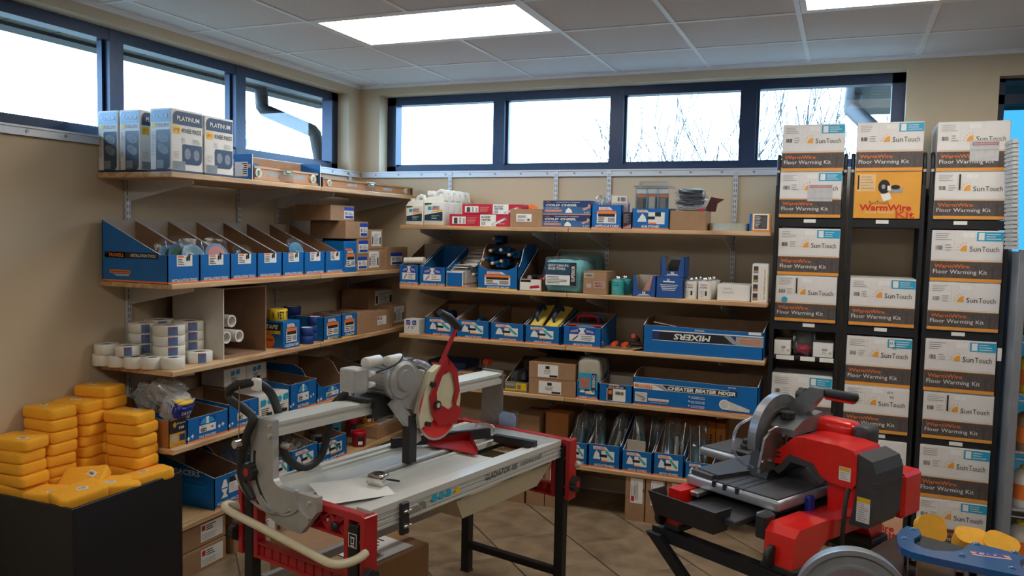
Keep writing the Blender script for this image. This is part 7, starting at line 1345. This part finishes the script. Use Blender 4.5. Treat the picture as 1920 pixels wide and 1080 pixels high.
def knob2(p, r, ax='x'):
    pr_ = [(r*(1-.15*(math.cos(a*6) < -.2))*math.cos(a), r*(1-.15*(math.cos(a*6) < -.2))*math.sin(a)) for a in [2*PI*i/24 for i in range(24)]]; k = P('knob', MB().prism(pr_, 'z', 0, r*.8), blackp, t); k.location = p; k.rotation_euler = (0, R(90), 0) if ax == 'x' else (0, 0, 0); P('knob_cap', MB().cyl((0,0,r*.8), (0,0,r*.86), r*.5, n=12), dgrey, k)
knob2((-.160, gy-.075, .955), .028); knob2((-.19, gy+.10, 1.155), .036); knob2((-.165, gy-.02, 1.085), .03, 'z'); P('knob_stem', MB().cyl((-.165, gy-.02, 1.04), (-.165, gy-.02, 1.085), .012, n=10), blackp, t)
for y, zz in ((gy-.185, .935), (gy-.13, .93), (gy-.07, .915)): P('bolt', MB().cyl((-.162, y, zz), (-.154, y, zz), .008, n=8), steel, t)
P('water_tube', MB().tube(smooth_path([(-.26, gy-.12, 1.08), (-.27, gy-.20, 1.05), (-.26, gy-.235, .98), (-.25, gy-.20, .92), (-.23, gy-.14, .89)], 6), .006, 8), glassy('milky_tube', (.75,.78,.88)), t); P('water_tube', MB().tube(smooth_path([(-.17, gy-.14, 1.045), (-.155, gy-.10, 1.06), (-.15, gy-.05, 1.03), (-.155, gy-.04, .97)], 6), .005, 8), steel, t)
# handle
P('handle_arm', MB().prism([(-.23, 1.06), (-.15, 1.065), (-.075, 1.17), (-.055, 1.185), (-.055, 1.21), (-.115, 1.21), (-.19, 1.14), (-.23, 1.11)], 'y', .36, .40), mgrey, t); P('handle_grip', MB().cbox(-.065, .075, .362, .398, 1.178, 1.212, .012, smooth=True), rubber, t); P('grip_inlay', MB().cbox(-.055, .065, .366, .394, 1.170, 1.182, .004), redb, t)
# cord with plug
P('power_cord', MB().tube(smooth_path([(.145, ay0+.0, .895), (.152, ay0-.03, .85), (.157, ay0-.05, .74), (.16, ay0-.05, .66), (.165, ay0-.05, .60)], 5), .008, 8), rubber, t); P('plug', MB().cbox(.145, .187, ay0-.07, ay0-.03, .53, .60, .006).cbox(.152, .18, ay0-.064, ay0-.036, .60, .63, .006), rubber, t)
# folding stand
s = T('folding_stand', 'black folding stand with crossed legs under the red saw', 'stand', F2.O, F2.rz); zs = ZF-.004
for y in (-.09, .45): P('top_rail', MB().cbox(-.49, .20, y-.022, y+.022, zs-.05, zs-.045, .001).box(-.49, .20, y-.022, y-.018, zs-.05, zs-.0).box(-.47, .19, y-.018, y+.022, zs-.006, zs), black, s); 
for y in (-.13, .48): 
    P('leg', MB().prism([(-.50, zs-.02), (-.43, zs-.02), (.34, .0), (.27, .0)], 'y', y-.012, y+.012), black, s)
    P('leg', MB().prism([(.10, zs-.02), (.17, zs-.02), (-.55, .0), (-.62, .0)], 'y', y+.014, y+.038), black, s)
for x in (-.585, .305): P('foot_bar', MB().cyl((x, -.13, .02), (x, .52, .02), .014, n=10), black, s)
P('pivot', MB().cyl((-.145, -.155, .335), (-.145, .53, .335), .009, n=10), steel, s)
for x, y in ((.20, -.09), (.20, .45)): P('end_tab', MB().cbox(x-.04, x+.05, y-.03, y+.06, zs-.006, zs, .002), black, s)
# ================================================================ BROWN TABLE WITH KNEE CREEPER, FLOATS AND CUTTER
ZT3 = .80
e0, e1 = G(1681, 1000, ZT3), G(1560, 1070, ZT3); dv = (e0-e1).normalized(); ang = math.degrees(math.atan2(dv.y, dv.x))-90
F3 = Frame((e0.x, e0.y, 0), -ang); bro = mat('brown_laminate', (.055,.026,.019), .35, scale=5, c2=(.032,.016,.013), stretch=(8,1,1))
far = .0
t = T('display_table', 'dark brown laminate table at the lower right', 'table', F3.O, F3.rz)
P('top', MB().cbox(.0, 1.25, -2.0, far, ZT3-.03, ZT3, .004), bro, t)
for x in (.06, 1.19):
    for y in (-1.94, far-.06): P('leg', MB().cbox(x-.025, x+.025, y-.025, y+.025, 0, ZT3-.03, .003), black, t)
P('apron', MB().box(.04, 1.21, far-.06, far-.045, ZT3-.10, ZT3-.03), bro, t)
# blue rolling knee creeper
zc = ZT3+.092; blc = mat('creeper_blue', (.012,.10,.27), .28, var=.04, coat=.5)
out = [(1681.6,1001), (1690,992), (1701,986), (1723,991.5), (1727.5,1001), (1714,1010), (1714,1018), (1730,1027), (1750,1032), (1789,1034), (1805,1030), (1814,1022), (1823.7,1017), (1870,1028), (1915,1040), (1922,1046), (1912,1052), (1914,1062), (1935,1072), (1975,1075), (1990,1066), (2020,1072), (2060,1090), (2050,1110), (1915,1080), (1801,1056), (1745,1044), (1709,1035), (1689,1026), (1683,1018)]
pts = [G(px, py, zc) for px, py in out]; cx = sum(p.x for p in pts)/len(pts); cy_ = sum(p.y for p in pts)/len(pts)
t = T('knee_creeper', 'blue rolling knee creeper board with casters on the brown table', 'creeper', (cx, cy_, ZT3)); P2 = [(p.x-cx, p.y-cy_) for p in pts]
P('deck', MB().prism(P2, 'z', .072, .092), blc, t)
a = [G(px, py, zc) for px, py in ((1725,1000), (1816,1024), (1800,1045), (1722,1022))]
P('knee_pad', MB().prism([((p.x-cx)*.97, (p.y-cy_)*1+.012) for p in a], 'z', .060, .082), rubber, t)
for px, py in ((1697,1010), (1712,993), (1803,1042), (1832,1021), (1902,1037), (1898,1066)):
    p = G(px, py, zc); P('dome_bolt', MB().lathe([(.011, 0), (.009, .004), (.004, .0065), (0, .007)], 12, (p.x-cx, p.y-cy_, .092)), blc, t)
p = G(1858, 1042, zc); dx = (G(1895, 1045, zc)-G(1832, 1036, zc)); aa = math.atan2(dx.y, dx.x)
fm = link('emblem', MB().box(-.05, .05, -.014, .018, 0, .0004).mesh('emblem', mat('emblem_pink', (.62,.30,.32), .5)), t, (p.x-cx, p.y-cy_, .0922), (0,0,aa+R(4)))
for i in range(4): link('stripe', MB().box(-.048, .05, -.0125+.008*i, -.0095+.008*i, .0005, .0009).mesh('stripe', redc if i % 2 else paper), fm)
txt(fm, 'USA', 0, .002, .075, .024, blueb, 't', .001, .03, .15, name='lettering')
for px, py in ((1703,1004), (1712,1024), (1800,1044), (1826,1025), (1905,1042), (1900,1068)):
    p = G(px, py, zc); x, y = p.x-cx, p.y-cy_; c = P('caster', MB().cyl((x, y, .062), (x, y, .072), .018, n=14).box(x-.013, x-.010, y-.012, y+.014, .02, .062).box(x+.010, x+.013, y-.012, y+.014, .02, .062), steel, t); P('wheel', MB().cyl((x-.009, y, .023), (x+.009, y, .023), .023, n=18), rubber, c)
# yellow floats behind the creeper
yf = mat('amber_foam', (.85,.42,.03), .8, var=.06, scale=40)
for i, (px, py, w, h, rot) in enumerate(((1745, 1012, .085, .075, (R(-28), 0, R(14))), (1822, 1028, .10, .03, (R(-62), R(4), R(10))), (1880, 1040, .10, .035, (R(-55), R(12), R(-22))))):
    q = G(px, py, ZT3+.03); u = MB(); bm = bmesh.new(); bmesh.ops.create_cube(bm, size=1)
    for v in bm.verts: v.co = Vector((v.co.x*w, v.co.y*.05, v.co.z*(.09 if i == 0 else .07)))
    bmesh.ops.bevel(bm, geom=[e for e in bm.edges if abs(e.verts[0].co.y-e.verts[1].co.y) > .01], offset=.03, segments=4, affect='EDGES', profile=.5); u.bm(bm, 0, False)
    tag(P('sponge_float', u, yf, None, (q.x, q.y+.035, ZT3+(.052 if i == 0 else .042)), (rot[0], rot[1], rot[2])), ['upright amber sponge block behind the blue creeper', 'amber sponge block lying at the middle behind the creeper', 'tilted amber sponge block at the right behind the creeper'][i], 'sponge', 'amber sponge blocks')
# grey guarded cutter at the near edge
D = 2.14; pc = CAM+(CF+CR*((1597-960)/FPX)+CU*((540-1128)/FPX))*D
t = T('disc_cutter', 'hand cutter with grey curved guard and red body on the brown table', 'cutter', (pc.x, pc.y, ZT3), math.degrees(YAW)-22-2+8); zz = pc.z-ZT3; gg = mat('guard_grey', (.27,.29,.30), .4, .3)
P('guard', MB().ring((0,0,zz), .098, .142, -.022, .022, 36, 'y', a0=R(-8), a1=R(180)), gg, t); P('guard_lip', MB().ring((0,0,zz), .134, .147, -.028, -.020, 36, 'y', a0=R(-8), a1=R(180)), silv, t); P('guard_face', MB().ring((0,0,zz), .098, .106, -.027, -.02, 36, 'y', a0=R(0), a1=R(180)), silv, t)
P('base_plate', MB().cbox(-.20, .02, -.03, .06, .0, .012, .003), silv, t); P('hub', MB().cyl((.0,.03,zz), (0,.06,zz), .03, n=18), blackp, t); P('body', MB().cbox(.125, .32, .0, .09, .004, zz+.055, .015, smooth=True), redb, t); P('guard_stay', MB().box(-.10, -.09, -.02, .02, .0, zz), gg, t)
# ================================================================ SHELF UNIT AT THE RIGHT EDGE
ys_ = -.62; xs0 = XB(1908, ys_, 1.3); gal = mat('galvanised_post', (.27,.29,.32), .45, .4, var=.05)
t = T('shelf_unit', 'grey galvanised shelf unit at the right edge with yellow and white containers', 'shelf unit', (xs0, ys_, 0))
P('post', MB().cbox(-.018, .018, -.02, .02, 0, 1.76, .002), gal, t); P('post', MB().cbox(-.018, .018, .42, .46, 0, 2.0, .002), gal, t); P('post', MB().cbox(1.0, 1.04, -.02, .02, 0, 2.0, .002), gal, t); P('side_panel', MB().box(-.012, -.006, .02, .42, .1, 1.75), gal, t)
for z_ in (.12, .42, .72, 1.02, 1.32, 1.62): 
    P('wire_shelf', MB().box(-.01, 1.02, -.012, .45, z_-.004, z_), gal, t); P('shelf_edge', MB().cyl((.018, -.02, z_+.004), (1.0, -.02, z_+.004), .004, n=8).cyl((.018, -.02, z_-.03), (1.0, -.02, z_-.03), .004, n=8), steel, t)
def jar(x, z_, r, h, m, lm, label):
    j = T('container', label, 'container', (xs0+x, ys_+.09, z_), 0, 'containers on the right shelf unit'); P('body', MB().lathe([(r*.93, 0), (r, .006), (r, h-.03), (r*.6, h-.005), (r*.35, h)], 20), m, j); P('cap', MB().cyl((0,0,h-.004), (0,0,h+.018), r*.38, n=14), lm, j); b = MB(); b.ring((0,0,h*.22), r*1.001, r*1.006, 0, h*.4, 24, 'z', a0=R(180), a1=R(330)); P('label', b, orange if lm is not orange else paper, j)
grn = mat('green_plastic', (.02,.20,.06), .4)
for z_, m, lm, nm in ((1.62, whitec, grn, 'top'), (1.32, grn, blackp, 'second'), (1.02, yellow, blackp, 'third'), (.72, card, yellow, 'fourth'), (.42, whitec, yellow, 'fifth'), (.12, whitec, yellow, 'lowest')):
    for k in range(2): jar(.085+.13*k, z_, .058, .20, m, lm, f"{['left','right'][k]} container on the {nm} level of the right shelf unit")
lat = mat('lattice_grey', (.45,.46,.45), .7, var=.1)
b = MB(); h = .55
for i in range(26): b.box(0, .03, -.07, .07, h*i/26, h*i/26+.013)
b.box(.004, .024, -.065, .065, 0, h)
tag(P('lattice_stack', b, lat, None, (XB(1898, ys_, 2.1), ys_+.0, 1.762), (0, R(-3), R(6))), 'grey ribbed panel standing beside the right shelf unit top', 'panel')
